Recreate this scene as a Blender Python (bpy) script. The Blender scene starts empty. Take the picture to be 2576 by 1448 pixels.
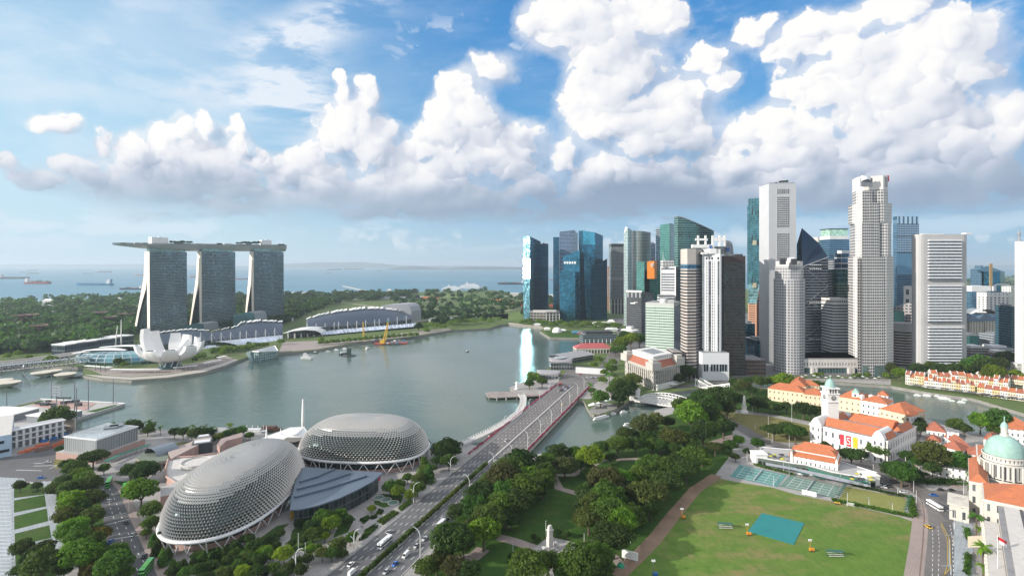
# Waterfront city seen from the air: camera and light first, then land and water, towers, bay, civic quarter, trees, traffic.
import bpy,bmesh,math,random
import numpy as np
from mathutils import Vector,Matrix
R=math.radians
random.seed(7)
SC=bpy.context.scene
COL=SC.collection
H=150.0
F=1360.0
CX,VH=1288.0,665.0
cam=bpy.data.cameras.new('camera');cam_o=bpy.data.objects.new('camera',cam);COL.objects.link(cam_o)
cam_o.location=(0,0,H);cam_o.rotation_euler=(R(90),0,0)
cam.sensor_width=36;cam.lens=36*F/2576;cam.shift_y=-59.0/2576
cam.clip_start=1;cam.clip_end=120000
SC.camera=cam_o
SC.view_settings.view_transform='Standard';SC.view_settings.look='None'
SC.view_settings.exposure=0.55;SC.view_settings.gamma=1
SUN_EL,SUN_AZ=R(21),R(-109)
S_DIR=Vector((math.cos(SUN_EL)*math.sin(SUN_AZ),math.cos(SUN_EL)*math.cos(SUN_AZ),math.sin(SUN_EL)))
SC.cycles.max_bounces=6;SC.cycles.diffuse_bounces=2;SC.cycles.glossy_bounces=4
SC.cycles.transmission_bounces=3;SC.cycles.transparent_max_bounces=6;SC.cycles.volume_bounces=0
SC.cycles.caustics_reflective=False;SC.cycles.caustics_refractive=False
SC.cycles.sample_clamp_indirect=18.0
sun=bpy.data.lights.new('sun','SUN');sun.energy=4.2;sun.angle=R(0.5);sun.color=(1.0,0.93,0.84)
sun_o=bpy.data.objects.new('sun',sun);COL.objects.link(sun_o)
sun_o.rotation_euler=(-S_DIR).to_track_quat('-Z','Y').to_euler()
class NT:
 def __init__(s,tree):s.t=tree;s.n=tree.nodes;s.l=tree.links
 def node(s,t,**kw):
  n=s.n.new(t)
  for k,v in kw.items():setattr(n,k,v)
  return n
 def put(s,sock,v):
  if hasattr(v,'is_output')or isinstance(v,bpy.types.NodeSocket):s.l.new(v,sock)
  elif v is not None:
   if isinstance(v,(tuple,list))and len(v)==3 and sock.type=='RGBA':v=(*v,1)
   sock.default_value=v
 def math(s,op,a,b=None,c=None,clamp=False):
  n=s.node('ShaderNodeMath',operation=op);n.use_clamp=clamp
  for i,v in enumerate((a,b,c)):
   if v is not None:s.put(n.inputs[i],v)
  return n.outputs[0]
 def vm(s,op,a,b=None,c=None,scale=None):
  n=s.node('ShaderNodeVectorMath',operation=op)
  for i,v in enumerate((a,b,c)):
   if v is not None:s.put(n.inputs[i],v)
  if scale is not None:s.put(n.inputs['Scale'],scale)
  return n.outputs['Value']if op in('LENGTH','DOT_PRODUCT','DISTANCE')else n.outputs[0]
 def mix(s,f,a,b,blend='MIX'):
  n=s.node('ShaderNodeMix',data_type='RGBA',blend_type=blend)
  s.put(n.inputs[0],f);s.put(n.inputs[6],a);s.put(n.inputs[7],b)
  return n.outputs[2]
 def mixf(s,f,a,b):
  n=s.node('ShaderNodeMix');s.put(n.inputs[0],f);s.put(n.inputs[2],a);s.put(n.inputs[3],b)
  return n.outputs[0]
 def step(s,x,lo,hi,a=0.0,b=1.0,kind='SMOOTHSTEP'):
  n=s.node('ShaderNodeMapRange',interpolation_type=kind)
  s.put(n.inputs[0],x);s.put(n.inputs[1],lo);s.put(n.inputs[2],hi);s.put(n.inputs[3],a);s.put(n.inputs[4],b)
  return n.outputs[0]
 def noise(s,vec,scale,detail=4,rough=.55,out=0,dims='3D',**kw):
  n=s.node('ShaderNodeTexNoise',noise_dimensions=dims)
  s.put(n.inputs['Vector'],vec);n.inputs['Scale'].default_value=scale
  n.inputs['Detail'].default_value=detail;n.inputs['Roughness'].default_value=rough
  for k,v in kw.items():n.inputs[k].default_value=v
  return n.outputs[out]
 def sep(s,v):
  n=s.node('ShaderNodeSeparateXYZ');s.put(n.inputs[0],v);return n.outputs
 def comb(s,x=0,y=0,z=0):
  n=s.node('ShaderNodeCombineXYZ')
  for i,v in enumerate((x,y,z)):s.put(n.inputs[i],v)
  return n.outputs[0]
 def ramp(s,f,stops):
  n=s.node('ShaderNodeValToRGB');s.put(n.inputs[0],f)
  e=n.color_ramp.elements
  while len(e)<len(stops):e.new(.5)
  for el,(p,c)in zip(e,stops):el.position=p;el.color=(*c,1)
  return n.outputs[0]
CUMULUS=[(10,410,42,30,.9),(60,450,70,30,.8),(200,445,75,48,1),(160,420,30,28,1),(280,440,70,55,1),(345,395,58,48,1),(415,350,34,50,1.1),(450,330,40,36,1),(512,313,30,28,1.1),(480,390,80,70,1.1),(560,430,90,85,1.1),(592,320,22,24,.9),(625,360,24,36,.95),(655,400,30,36,.95),(690,435,60,45,1),(640,500,130,45,1),(430,490,200,45,1.1),(250,500,120,30,.9),(790,370,42,55,1),(840,330,40,50,1),(820,430,80,80,1.1),(905,290,45,60,1),(935,235,26,36,1),(868,215,16,26,.6),(930,370,70,70,1),(880,480,110,60,1.1),(1010,440,70,70,1),(1060,340,50,40,1),(1120,285,45,50,1),(1190,220,55,40,1),(1150,330,90,80,1.15),(1210,280,80,70,1.1),(1250,160,50,36,.75),(1240,400,130,80,1.2),(1110,440,120,70,1.1),(1040,520,130,40,1),(1230,520,140,45,1),(1410,400,36,45,1),(1360,450,80,50,.9),(165,288,52,26,.75),(253,338,24,32,.75),(1440,20,90,60,1.1),(1370,70,50,42,1),(1520,60,110,90,1.2),(1640,50,80,60,1.1),(1480,130,90,60,1.1),(1560,180,110,80,1.1),(1690,15,30,45,.9),(1500,230,60,50,1),(1590,280,130,70,1.15),(1510,310,50,40,1),(1700,280,80,70,1),(1640,350,140,55,1.1),(1560,430,110,60,1.1),(1480,470,110,50,1.1),(1690,450,110,60,1.05),(1410,530,60,40,.8),(1610,520,180,45,1.1),(1785,155,55,42,1),(1830,215,45,36,.9),(1750,520,120,40,.9),(1960,75,62,42,1),(1930,130,45,40,.9),(1900,70,30,20,.6),(2090,70,90,50,1.05),(2180,45,50,34,1),(2260,25,60,40,1),(2340,70,90,80,1.15),(2150,150,130,80,1.2),(2290,190,140,90,1.2),(2080,260,80,70,1.1),(2180,290,130,90,1.2),(2390,160,90,80,1.1),(1890,350,60,50,1),(1945,300,34,30,.9),(1990,350,90,70,1.1),(1860,400,80,50,1),(2030,440,160,80,1.2),(2240,420,170,90,1.2),(2440,330,130,110,1.15),(2540,300,80,70,1),(2540,440,120,90,1),(1820,480,110,50,1),(2150,530,230,50,1.1),(2420,520,170,60,1.05),(1990,215,40,40,.8),(2120,215,110,60,1.1),(2500,180,70,50,.75),(2460,90,90,60,.8),(330,530,200,30,1),(600,540,230,28,1.1),(900,545,200,28,1.1),(1180,545,200,26,1.1),(1560,535,220,36,1.2),(1880,515,220,60,1.2),(2250,500,300,70,1.2),(2560,500,200,75,1.1),(1700,480,160,60,1.1),(1450,500,90,50,1),]
AZ0,AZ1,EL0,EL1=-.90,.90,0.0,.52
NX,NY=1600,462
def vnoise(x,y,rng,ease=True):
 n=256;tab=rng.random((n,n)).astype(np.float32)
 xi=np.floor(x).astype(np.int32);yi=np.floor(y).astype(np.int32)
 fx=(x-xi).astype(np.float32);fy=(y-yi).astype(np.float32)
 fx=fx*fx*fx*(fx*(fx*6-15)+10);fy=fy*fy*fy*(fy*(fy*6-15)+10)
 a=tab[yi%n,xi%n];b=tab[yi%n,(xi+1)%n];c=tab[(yi+1)%n,xi%n];d=tab[(yi+1)%n,(xi+1)%n]
 return(a+(b-a)*fx)*(1-fy)+(c+(d-c)*fx)*fy
def fbm(x,y,s,oct=5,rough=.5,seed=1):
 rng=np.random.default_rng(seed);out=0;amp=1;tot=0
 for k in range(oct):
  out=out+amp*vnoise(x*s+13.7*k,y*s+7.1*k,rng);tot+=amp;amp*=rough;s*=2.03
 return out/tot
def worley(x,y,s,seed):
 rng=np.random.default_rng(seed);n=128;px=rng.random((n,n)).astype(np.float32);py=rng.random((n,n)).astype(np.float32)
 x=x*s;y=y*s;xi=np.floor(x).astype(np.int32);yi=np.floor(y).astype(np.int32);best=np.full(x.shape,9.,np.float32)
 for j in(-1,0,1):
  for i in(-1,0,1):
   cx=(xi+i)%n;cy=(yi+j)%n
   d=(x-xi-i-px[cy,cx])**2+(y-yi-j-py[cy,cx])**2
   best=np.minimum(best,d)
 return np.sqrt(best)
def sstep(x,a,b):
 t=np.clip((x-a)/(b-a),0,1);return t*t*(3-2*t)
def shift(a,dx,dy):
 yy=np.clip(np.arange(a.shape[0])+int(round(dy)),0,a.shape[0]-1);xx=np.clip(np.arange(a.shape[1])+int(round(dx)),0,a.shape[1]-1)
 return a[yy][:,xx]
def blur(a,r):
 k=np.exp(-.5*(np.arange(-3*r,3*r+1)/r)**2);k/=k.sum();m=len(k)//2
 p=np.pad(a,((m,m),(0,0)),'edge');a=sum(k[i]*p[i:i+a.shape[0]]for i in range(len(k)))
 p=np.pad(a,((0,0),(m,m)),'edge');return sum(k[i]*p[:,i:i+a.shape[1]]for i in range(len(k)))
def cloud_layer(az,el,scale,off,seed,amp):
 wx=(fbm(az,el,10,4,.55,seed+3)-.5)*.05+(fbm(az,el,36,4,.55,seed+5)-.5)*.024
 wy=(fbm(az,el,10,4,.55,seed+4)-.5)*.045+(fbm(az,el,36,4,.55,seed+6)-.5)*.024
 X=az+wx;Y=el+wy
 acc=np.full(az.shape,-1.2,np.float32)
 rng=np.random.default_rng(seed)
 for u,v,ru,rv,wt in CUMULUS:
  a=math.atan((u-CX)/F);e=(VH-v)/F*math.cos(a)
  ra=ru/F*math.cos(a)**2;re=rv/F*math.cos(a)
  j=rng.normal(0,.28,2)*(1 if scale<1 else 0)
  a=a+ra*(off[0]+j[0]);e=e+re*(off[1]+j[1])
  q=((X-a)/(ra*scale))**2+((Y-e)/(re*scale))**2
  d=np.maximum(wt*(1-q*.80),-1.2)
  k=.16;h=np.clip(.5+.5*(acc-d)/k,0,1)
  acc=d*(1-h)+acc*h+k*h*(1-h)*.6
 acc=np.minimum(acc,1.3)
 b=0;am=1;tot=0;s=15
 for k in range(5):
  b=b+am*(1-1.25*worley(X+.31*k,Y*1.05+.17*k,s,seed+20+k));tot+=am;am*=.60;s*=2.05
 b=b/tot
 n=fbm(X,Y,22,7,.58,seed+9)-.5
 up=sstep(el,.06,.16)
 return acc+amp*((.2+.8*up)*(1.15*(b-.28))+1.05*n)
def light_of(D,al,el):
 ppx=NX/(AZ1-AZ0);ppy=NY/(EL1-EL0)
 dens=np.clip(D,0,1.1)*al
 tau=0
 for k,st in enumerate((.004,.009,.016,.026,.040,.058,.08)):
  tau=tau+(.004,.005,.007,.010,.014,.018,.022)[k]*shift(dens,-st*.80*ppx,st*.60*ppy)
 T=np.exp(-tau*17)
 Ds=np.clip(D,-.2,2.2);B1=blur(Ds,1.5);B2=blur(Ds,5)
 g=B1-shift(B1,-.009*ppx,.009*ppy)
 g2=B2-shift(B2,-.024*ppx,.020*ppy)
 return .35+.28*T+.30*np.clip(g,-.7,.7)+.24*np.clip(g2,-.9,.9)
def cloud_maps():
 az,el=np.meshgrid(np.linspace(AZ0,AZ1,NX,dtype=np.float32),np.linspace(EL0,EL1,NY,dtype=np.float32))
 D=cloud_layer(az,el,.98,(0,0),1,1.0)
 soft=.78-.42*sstep(el,.08,.17)+.45*sstep(fbm(az,el,5,3,.5,31),.5,.72)
 Bd=blur(np.clip(D,-1,1.3),3);lee=shift(Bd,-.016*NX/(AZ1-AZ0),.012*NY/(EL1-EL0))-Bd
 soft=soft+.95*sstep(lee,.02,.34)
 fine=fbm(az+.3,el,75,5,.62,98)-.5;Df=D+.55*fine;al=np.maximum(sstep(Df,0.05,soft),sstep(blur(np.clip(D,-1,1.3),3)+.5*fine,.26,.66)*(.86+.14*sstep(D,.1,.6)))
 thin=sstep(blur(np.clip(D,-1,1.3),16)+.8*(fbm(az,el,20,5,.6,99)-.5),-.28,.42);al=np.maximum(al,.62*thin)
 al=al*sstep(el+.03*(fbm(az,el,12,4,.5,41)-.5),.056,.098)
 wn=fbm(az,el,40,5,.6,91);al=np.maximum(al,.5*sstep(blur(D,4)+1.1*(wn-.5),-.30,.30)*sstep(el,.07,.12)*(1-.4*sstep(el,.2,.4)))
 gap=sstep(fbm(az*.6,el*1.6,13,4,.55,93),.46,.62)*np.exp(-((el-.082)/.020)**2);al=al*(1-.62*gap)
 L=light_of(D,al,el)
 for sc,off,sd,hold in((.72,(.10,-.22),101,.5),(.62,(.28,-.55),202,.45),(.48,(-.25,-.30),303,.45)):
  D2=cloud_layer(az,el,sc,off,sd,1.0)
  a2=sstep(D2,.05,.42)*al*sstep(el,.085,.15)
  L2=light_of(D2,a2,el)+.02
  L=L*(1-a2*hold)+L2*a2*hold
 hi=sstep(el,.08,.26)
 lit=L+.25*hi-.03
 lit=lit*(.44+.56*sstep(el,.07,.19))
 for a0,e0,ra,re,dl in((.20,.135,.20,.060,-.34),(.05,.10,.25,.030,-.10),(-.42,.17,.13,.045,-.12),(.62,.33,.25,.14,.16),(.17,.32,.12,.12,.06),(.50,.11,.25,.03,-.08),(-.1,.09,.3,.02,-.12),(.75,.2,.15,.1,-.06)):
  lit=lit+dl*np.exp(-((az-a0)/ra)**2-((el-e0)/re)**2)
 lit=np.clip(lit*.97+.34*(fbm(az,el,7,4,.55,97)-.5),0,1)
 X=az+(fbm(az,el,10,4,.55,3)-.5)*.05;Y=el+(fbm(az,el,10,4,.55,4)-.5)*.045
 cx=az+(fbm(az,el,4,3,.5,50)-.5)*.10;cy=el+(fbm(az,el,4,3,.5,51)-.5)*.06
 ci=fbm(cx*1.0+cy*.2,cy*3.0-cx*.3,10,7,.6,52)
 wisp=fbm(cx,cy*1.6,7,6,.6,57)
 sx=az+.36-(el-.34)*.30+.05*np.sin(el*22)
 streak=np.exp(-((sx/.062)**2+((el-.38)/.15)**2))*(.5+wisp)+.6*np.exp(-(((az+.44)/.13)**2+((el-.275)/.03)**2))
 veil=sstep(wisp,.35,.75)*sstep(az,-.25,-.65)*.22
 reg=.07+.9*streak+.16*sstep(az,-.35,-.72)+.28*np.exp(-(((az-.30)/.10)**2+((el-.42)/.06)**2))+.6*sstep(az,.5,.75)*sstep(el,.25,.4)
 cir=np.clip(sstep(ci,.34,.74)*reg*1.1+streak*.26*sstep(ci,.25,.6)+veil,0,.85)*sstep(el,.06,.16)
 sm=np.clip(sstep(fbm(X,Y*1.3,24,6,.58,60),.58,.76)*np.exp(-(((az+.085)/.12)**2+((el-.40)/.05)**2))*.8,0,.8)
 cir=np.maximum(cir,sm)
 lo=sstep(fbm(X,Y*.9,30,5,.55,70),.54,.70)*np.exp(-((el-.042)/.018)**2)*.34*sstep(az,-.62,-.30)
 lo=np.maximum(lo*1.5,.34*sstep(fbm(az*.7,el*2.2,16,5,.6,95),.48,.66)*np.exp(-((el-.055)/.03)**2))
 return al,lit,np.maximum(cir,lo),lo
def build_world():
 w=bpy.data.worlds.new('World');SC.world=w;w.use_nodes=True;w.cycles.sampling_method='MANUAL';w.cycles.sample_map_resolution=256
 w.node_tree.nodes.clear()
 W=NT(w.node_tree)
 tc=W.node('ShaderNodeTexCoord').outputs['Generated']
 x,y,z=W.sep(tc)
 az=W.math('ARCTAN2',x,y)
 hyp=W.math('SQRT',W.math('ADD',W.math('MULTIPLY',x,x),W.math('MULTIPLY',y,y)))
 el=W.math('DIVIDE',z,W.math('MAXIMUM',hyp,.02))
 el=W.math('MINIMUM',el,4.0)
 P=W.comb(az,el,0)
 maps=cloud_maps()
 img=bpy.data.images.new('cloud_map',NX,NY,alpha=True,float_buffer=True);img.colorspace_settings.name='Non-Color'
 img.pixels.foreach_set(np.stack([maps[1],maps[0],maps[2],maps[3]*0+1],-1).astype(np.float32).ravel());img.update()
 it=W.node('ShaderNodeTexImage');it.image=img;it.extension='EXTEND';it.interpolation='Linear'
 W.put(it.inputs[0],W.vm('MULTIPLY_ADD',P,(1/(AZ1-AZ0),1/(EL1-EL0),0),(-AZ0/(AZ1-AZ0),-EL0/(EL1-EL0),0)))
 cs=W.node('ShaderNodeSeparateColor');W.put(cs.inputs[0],it.outputs[0])
 li,al,cir=cs.outputs
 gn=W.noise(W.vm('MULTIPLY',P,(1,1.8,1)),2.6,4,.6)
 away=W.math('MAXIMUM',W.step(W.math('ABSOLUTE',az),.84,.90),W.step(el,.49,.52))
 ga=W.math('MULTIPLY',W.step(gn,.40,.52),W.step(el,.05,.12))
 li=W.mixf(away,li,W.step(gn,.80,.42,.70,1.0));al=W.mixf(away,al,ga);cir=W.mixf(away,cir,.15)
 ns=W.node('ShaderNodeTexSky',sky_type='NISHITA');ns.sun_disc=False
 ns.sun_elevation=SUN_EL;ns.sun_rotation=SUN_AZ;ns.air_density=1.0;ns.dust_density=.6;ns.ozone_density=2.0
 W.put(ns.inputs[0],tc)
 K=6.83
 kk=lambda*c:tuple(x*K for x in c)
 base=W.mix(1.0,ns.outputs[0],SKYT,'MULTIPLY')
 grad=W.ramp(el,[(0,kk(.46,.63,.79)),(.10,kk(.33,.57,.80)),(.24,kk(.19,.47,.80)),(.45,kk(.095,.35,.745)),(1,kk(.05,.20,.55))])
 sky=W.mix(.72,base,grad)
 veil=W.math('MULTIPLY',W.step(az,.02,-.74),W.step(el,.85,.02,.25,1.0))
 sky=W.mix(W.math('MULTIPLY',veil,.80),sky,kk(.62,.85,.97))
 sky=W.mix(W.step(el,.13,.0,0,.75),sky,W.mix(W.step(az,-.6,.5),kk(.63,.79,.88),kk(.38,.56,.74)))
 sky=W.mix(cir,sky,kk(.88,.93,1.0))
 ccol=W.ramp(li,[(0.0,(.30,.39,.525)),(.25,(.42,.50,.63)),(.5,(.62,.67,.78)),(.75,(.86,.875,.925)),(1.0,(1.02,1.01,1.0))])
 ccol=W.vm('SCALE',ccol,scale=W.mixf(away,K,K*1.15))  # unseen clouds outside the view are brightened to lift the shadows
 ccol=W.mix(W.math('MULTIPLY',W.step(el,.17,.03),.55),ccol,W.mix(W.step(az,-.5,.5),kk(.56,.71,.82),kk(.34,.46,.62)))
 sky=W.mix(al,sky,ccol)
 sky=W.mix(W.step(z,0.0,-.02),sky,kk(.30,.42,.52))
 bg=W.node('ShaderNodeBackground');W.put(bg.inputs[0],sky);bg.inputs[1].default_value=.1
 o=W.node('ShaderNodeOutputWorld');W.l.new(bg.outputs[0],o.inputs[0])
SKYT=(.25,.62,.95)
build_world()
from mathutils.geometry import tessellate_polygon
FR={'A':(0,963.4,.33494),'B':(586.4,963.4,.33494),'C':(1172.8,963.4,.33494),'D':(1842.9,963.4,.335),'E':(0,569.6,.3008),'F':(586.4,569.6,.3008),'G':(1172.8,544.5,.3182),'H':(1842.9,418.9,.3761),'I':(1281.7,536.1,.2083),'J':(1591.6,536.1,.2083),'K':(1842.9,418.9,.2314),'L':(2157.1,418.9,.2314),'M':(2157.1,670.2,.2314),'N':(1842.9,904.7,.2429),'V':(0,0,1)}
def uv_of(f,x,y):a=FR[f];return a[0]+x*a[2],a[1]+y*a[2]
def G(f,x,y,z=0.0):
 """point at height z seen at (x, y) of crop f"""
 u,v=uv_of(f,x,y);d=F*(H-z)/(v-VH)
 return Vector(((u-CX)/F*d,d,z))
def AT(f,x,y,d):
 """point at depth d seen at (x, y)"""
 u,v=uv_of(f,x,y);return Vector(((u-CX)/F*d,d,H-(v-VH)*d/F))
def XU(u,d):return(u-CX)/F*d
def ZV(v,d):return H-(v-VH)*d/F
def g2(f,pts,z=0.0):return[tuple(G(f,x,y,z)[:2])for x,y in pts]
def link(o,parent=None):
 COL.objects.link(o)
 if parent is not None:o.parent=parent
 return o
def tag(o,label=None,cat=None,group=None,kind=None):
 if label:o['label']=label
 if cat:o['category']=cat
 if group:o['group']=group
 if kind:o['kind']=kind
 return o
def thing(name,label,cat,loc=(0,0,0),group=None,rz=0):
 o=bpy.data.objects.new(name,None);o.empty_display_size=1;link(o);o.location=loc;o.rotation_euler=(0,0,rz)
 return tag(o,label,cat,group)
class MB:
 def __init__(s):s.v=[];s.f=[];s.m=[];s.uv=[]
 def add(s,pts,m=0,uv=None):
  b=len(s.v);s.v+=[tuple(p)for p in pts];s.f.append(tuple(range(b,b+len(pts))));s.m.append(m)
  s.uv.append(uv if uv else[(0,0)]*len(pts))
 def faces(s,verts,faces,m=0):
  b=len(s.v);s.v+=[tuple(p)for p in verts]
  for f in faces:
   s.f.append(tuple(b+i for i in f));s.m.append(m);s.uv.append([(0,0)]*len(f))
 def prism(s,pts,z0,z1,ms=0,mt=1,cell=None,tops=None,mats=None,bottom=False,off=0.0,skip=()):
  """extruded footprint; pts counter-clockwise, z0/z1 numbers; tops: a height per corner; cell (w, h): one uv unit per window cell"""
  n=len(pts);a=sum(pts[i][0]*pts[(i+1)%n][1]-pts[(i+1)%n][0]*pts[i][1]for i in range(n))
  if a<0:
   pts=pts[::-1];tops=tops[::-1]if tops else None
   if mats:mats=[mats[(n-2-i)%n]for i in range(n)]
  T=tops or[z1]*n;b=len(s.v)
  s.v+=[(p[0],p[1],z0)for p in pts]+[(p[0],p[1],t)for p,t in zip(pts,T)]
  for i in range(n):
   if i in skip:continue
   j=(i+1)%n;L=math.hypot(pts[j][0]-pts[i][0],pts[j][1]-pts[i][1])
   if cell:
    nu=max(1,round(L/cell[0]));q=lambda z:(z-z0)/cell[1]+off
    uv=[(0,q(z0)),(nu,q(z0)),(nu,q(T[j])),(0,q(T[i]))]
   else:uv=[(0,z0),(L,z0),(L,T[j]),(0,T[i])]
   s.f.append((b+i,b+j,b+n+j,b+n+i));s.m.append(mats[i]if mats else ms);s.uv.append(uv)
  s.f.append(tuple(range(b+n,b+2*n)));s.m.append(mt);s.uv.append([(p[0],p[1])for p in pts])
  if bottom:s.f.append(tuple(range(b+n-1,b-1,-1)));s.m.append(mt);s.uv.append([(p[0],p[1])for p in pts[::-1]])
  return s
 def box(s,c,size,rz=0,m=0,mt=None,cell=None,z0=None):
  """c = centre of the base (x, y, z)"""
  x,y,z=c;a,b,h=size;cs,sn=math.cos(rz),math.sin(rz)
  P=[(x+cs*i*a/2-sn*j*b/2,y+sn*i*a/2+cs*j*b/2)for i,j in((-1,-1),(1,-1),(1,1),(-1,1))]
  return s.prism(P,z,z+h,m,m if mt is None else mt,cell,bottom=True)
 def tube(s,p0,p1,r0,r1=None,n=6,m=0,caps=True):
  p0,p1=Vector(p0),Vector(p1);r1=r0 if r1 is None else r1;d=(p1-p0)
  if d.length<1e-6:return s
  d.normalize();a=d.orthogonal().normalized();c=d.cross(a);b=len(s.v)
  for p,r in((p0,r0),(p1,r1)):
   for k in range(n):
    t=2*math.pi*k/n;s.v.append(tuple(p+(a*math.cos(t)+c*math.sin(t))*r))
  fs=[(b+k,b+(k+1)%n,b+n+(k+1)%n,b+n+k)for k in range(n)]
  if caps:fs+=[tuple(range(b+n-1,b-1,-1)),tuple(range(b+n,b+2*n))]
  for f in fs:s.f.append(f);s.m.append(m);s.uv.append([(0,0)]*len(f))
  return s
 def path(s,pts,r,n=6,m=0,closed=False):
  """one connected tube along a polyline"""
  P=[Vector(p)for p in pts];k=len(P);b=len(s.v)
  rr=r if isinstance(r,(list,tuple))else[r]*k;up=Vector((0,0,1))
  for i,p in enumerate(P):
   d=(P[(i+1)%k]-P[i-1])if closed else(P[min(i+1,k-1)]-P[max(i-1,0)])
   d.normalize();a=d.cross(up)
   a=Vector((1,0,0))if a.length<.05 else a.normalized()
   c=a.cross(d)
   for j in range(n):
    t=2*math.pi*j/n;s.v.append(tuple(p+(a*math.cos(t)+c*math.sin(t))*rr[i]))
  for i in range(k if closed else k-1):
   q=(i+1)%k
   for j in range(n):
    s.f.append((b+i*n+j,b+q*n+j,b+q*n+(j+1)%n,b+i*n+(j+1)%n));s.m.append(m);s.uv.append([(0,0)]*4)
  if not closed:
   for i in(0,k-1):s.f.append(tuple(b+i*n+j for j in range(n)));s.m.append(m);s.uv.append([(0,0)]*n)
  return s
 def lathe(s,prof,c,n=24,m=0,a0=0,a1=2*math.pi,cell=None):
  """prof: [(r, z)] from bottom to top"""
  x,y,z=c;full=abs(a1-a0-2*math.pi)<1e-6;cols=n if full else n+1;b=len(s.v);k=len(prof)
  for r,h in prof:
   for j in range(cols):
    t=a0+(a1-a0)*j/n;s.v.append((x+r*math.cos(t),y+r*math.sin(t),z+h))
  for i in range(k-1):
   for j in range(n):
    q=(j+1)%cols
    s.f.append((b+i*cols+j,b+i*cols+q,b+(i+1)*cols+q,b+(i+1)*cols+j));s.m.append(m if not isinstance(m,list)else m[i])
    c0,c1=cell or(1,1);s.uv.append([(j/c0,prof[i][1]/c1),((j+1)/c0,prof[i][1]/c1),((j+1)/c0,prof[i+1][1]/c1),(j/c0,prof[i+1][1]/c1)])
  return s
 def loft(s,rows,m=0,closed=False,cell=(1,1),flip=False):
  """rows: lists of equally many points"""
  b=len(s.v);k=len(rows[0])
  for r in rows:s.v+=[tuple(p)for p in r]
  for i in range(len(rows)-1):
   for j in range(k if closed else k-1):
    q=(j+1)%k;f=(b+i*k+j,b+i*k+q,b+(i+1)*k+q,b+(i+1)*k+j)
    u=[(j/cell[0],i/cell[1]),((j+1)/cell[0],i/cell[1]),((j+1)/cell[0],(i+1)/cell[1]),(j/cell[0],(i+1)/cell[1])]
    if flip:f=f[::-1];u=u[::-1]
    s.f.append(f);s.m.append(m);s.uv.append(u)
  return s
 def hip(s,pts,z,h,m=0,over=.6,gable=False,inset=None):
  """hip (or gable) roof over a 4-corner footprint"""
  P=[Vector((p[0],p[1],0))for p in pts]
  if(P[1]-P[0]).length<(P[2]-P[1]).length:P=P[1:]+P[:1]
  c=sum(P,Vector())/4;e=(P[1]-P[0]).normalized();w=(P[2]-P[1]).length;L=(P[1]-P[0]).length;nrm=(P[2]-P[1]).normalized()
  P=[p+(p-c).normalized()*over for p in P];ins=(0 if gable else w/2 if inset is None else inset)
  r0=(P[0]+P[3])/2+e*ins;r1=(P[1]+P[2])/2-e*ins
  vs=[(*p[:2],z)for p in P]+[(*r0[:2],z+h),(*r1[:2],z+h)]
  s.faces(vs,[(0,1,5,4),(2,3,4,5),(1,2,5),(3,0,4),(3,2,1,0)],m);return s
 def build(s,name,mats,parent=None,smooth=False,local=True):
  me=bpy.data.meshes.new(name);off=Vector(parent.location)if(parent is not None and local)else Vector((0,0,0))
  pp=parent
  while pp is not None and pp.parent is not None and local:pp=pp.parent;off+=Vector(pp.location)
  me.from_pydata([tuple(Vector(p)-off)for p in s.v]if local and parent is not None else s.v,[],s.f)
  for m in(mats if isinstance(mats,(list,tuple))else[mats]):me.materials.append(m)
  k=len(me.materials)
  me.polygons.foreach_set('material_index',[min(i,k-1)for i in s.m])
  uvl=me.uv_layers.new(name='UVMap');uvl.data.foreach_set('uv',[c for f in s.uv for p in f for c in p])
  if smooth is True:me.polygons.foreach_set('use_smooth',[True]*len(me.polygons))
  elif smooth:me.shade_smooth_by_angle=None
  me.update()
  return link(bpy.data.objects.new(name,me),parent)
def single(mb,name,mats,label,cat,group=None,loc=None,smooth=False):
 """a thing that is one mesh, its origin at its base"""
 n=len(mb.v);c=loc or(sum(p[0]for p in mb.v)/n,sum(p[1]for p in mb.v)/n,min(p[2]for p in mb.v))
 mb.v=[(p[0]-c[0],p[1]-c[1],p[2]-c[2])for p in mb.v]
 o=mb.build(name,mats,None,smooth);o.location=c
 return tag(o,label,cat,group)
def ccw(p):
 a=sum(p[i][0]*p[(i+1)%len(p)][1]-p[(i+1)%len(p)][0]*p[i][1]for i in range(len(p)))
 return p if a>0 else p[::-1]
def sheet(name,pts,z,mat,kind='structure',depth=None,label=None,cat=None):
 """flat polygon; with depth also its side walls (concave outlines are triangulated)"""
 bm=bmesh.new();pts=ccw(pts);vs=[bm.verts.new((p[0],p[1],z))for p in pts]
 if depth:
  lo=[bm.verts.new((p[0],p[1],z-depth))for p in pts]
  for i in range(len(vs)):
   j=(i+1)%len(vs);q=bm.faces.new((lo[i],lo[j],vs[j],vs[i]));q.material_index=1
 for tri in tessellate_polygon([[Vector((p[0],p[1],0))for p in pts]]):
  f=bm.faces.new([vs[i]for i in tri]);f.normal_update()
  if f.normal.z<0:f.normal_flip()
 me=bpy.data.meshes.new(name);bm.to_mesh(me);bm.free()
 for m in(mat if isinstance(mat,(list,tuple))else[mat]):me.materials.append(m)
 o=link(bpy.data.objects.new(name,me));return tag(o,label,cat,None,kind)
def strip_pts(line,w):
 """outline of a band of width w along a polyline"""
 P=[Vector(p[:2])for p in line];L,Rr=[],[]
 for i,p in enumerate(P):
  d=(P[min(i+1,len(P)-1)]-P[max(i-1,0)]).normalized();n=Vector((-d.y,d.x))
  L.append(tuple(p+n*w/2));Rr.append(tuple(p-n*w/2))
 return L+Rr[::-1]
def strip(name,line,w,z,mat,kind='structure',depth=None):return sheet(name,strip_pts(line,w),z,mat,kind,depth)
def lerp(a,b,t):return a+(b-a)*t
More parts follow.
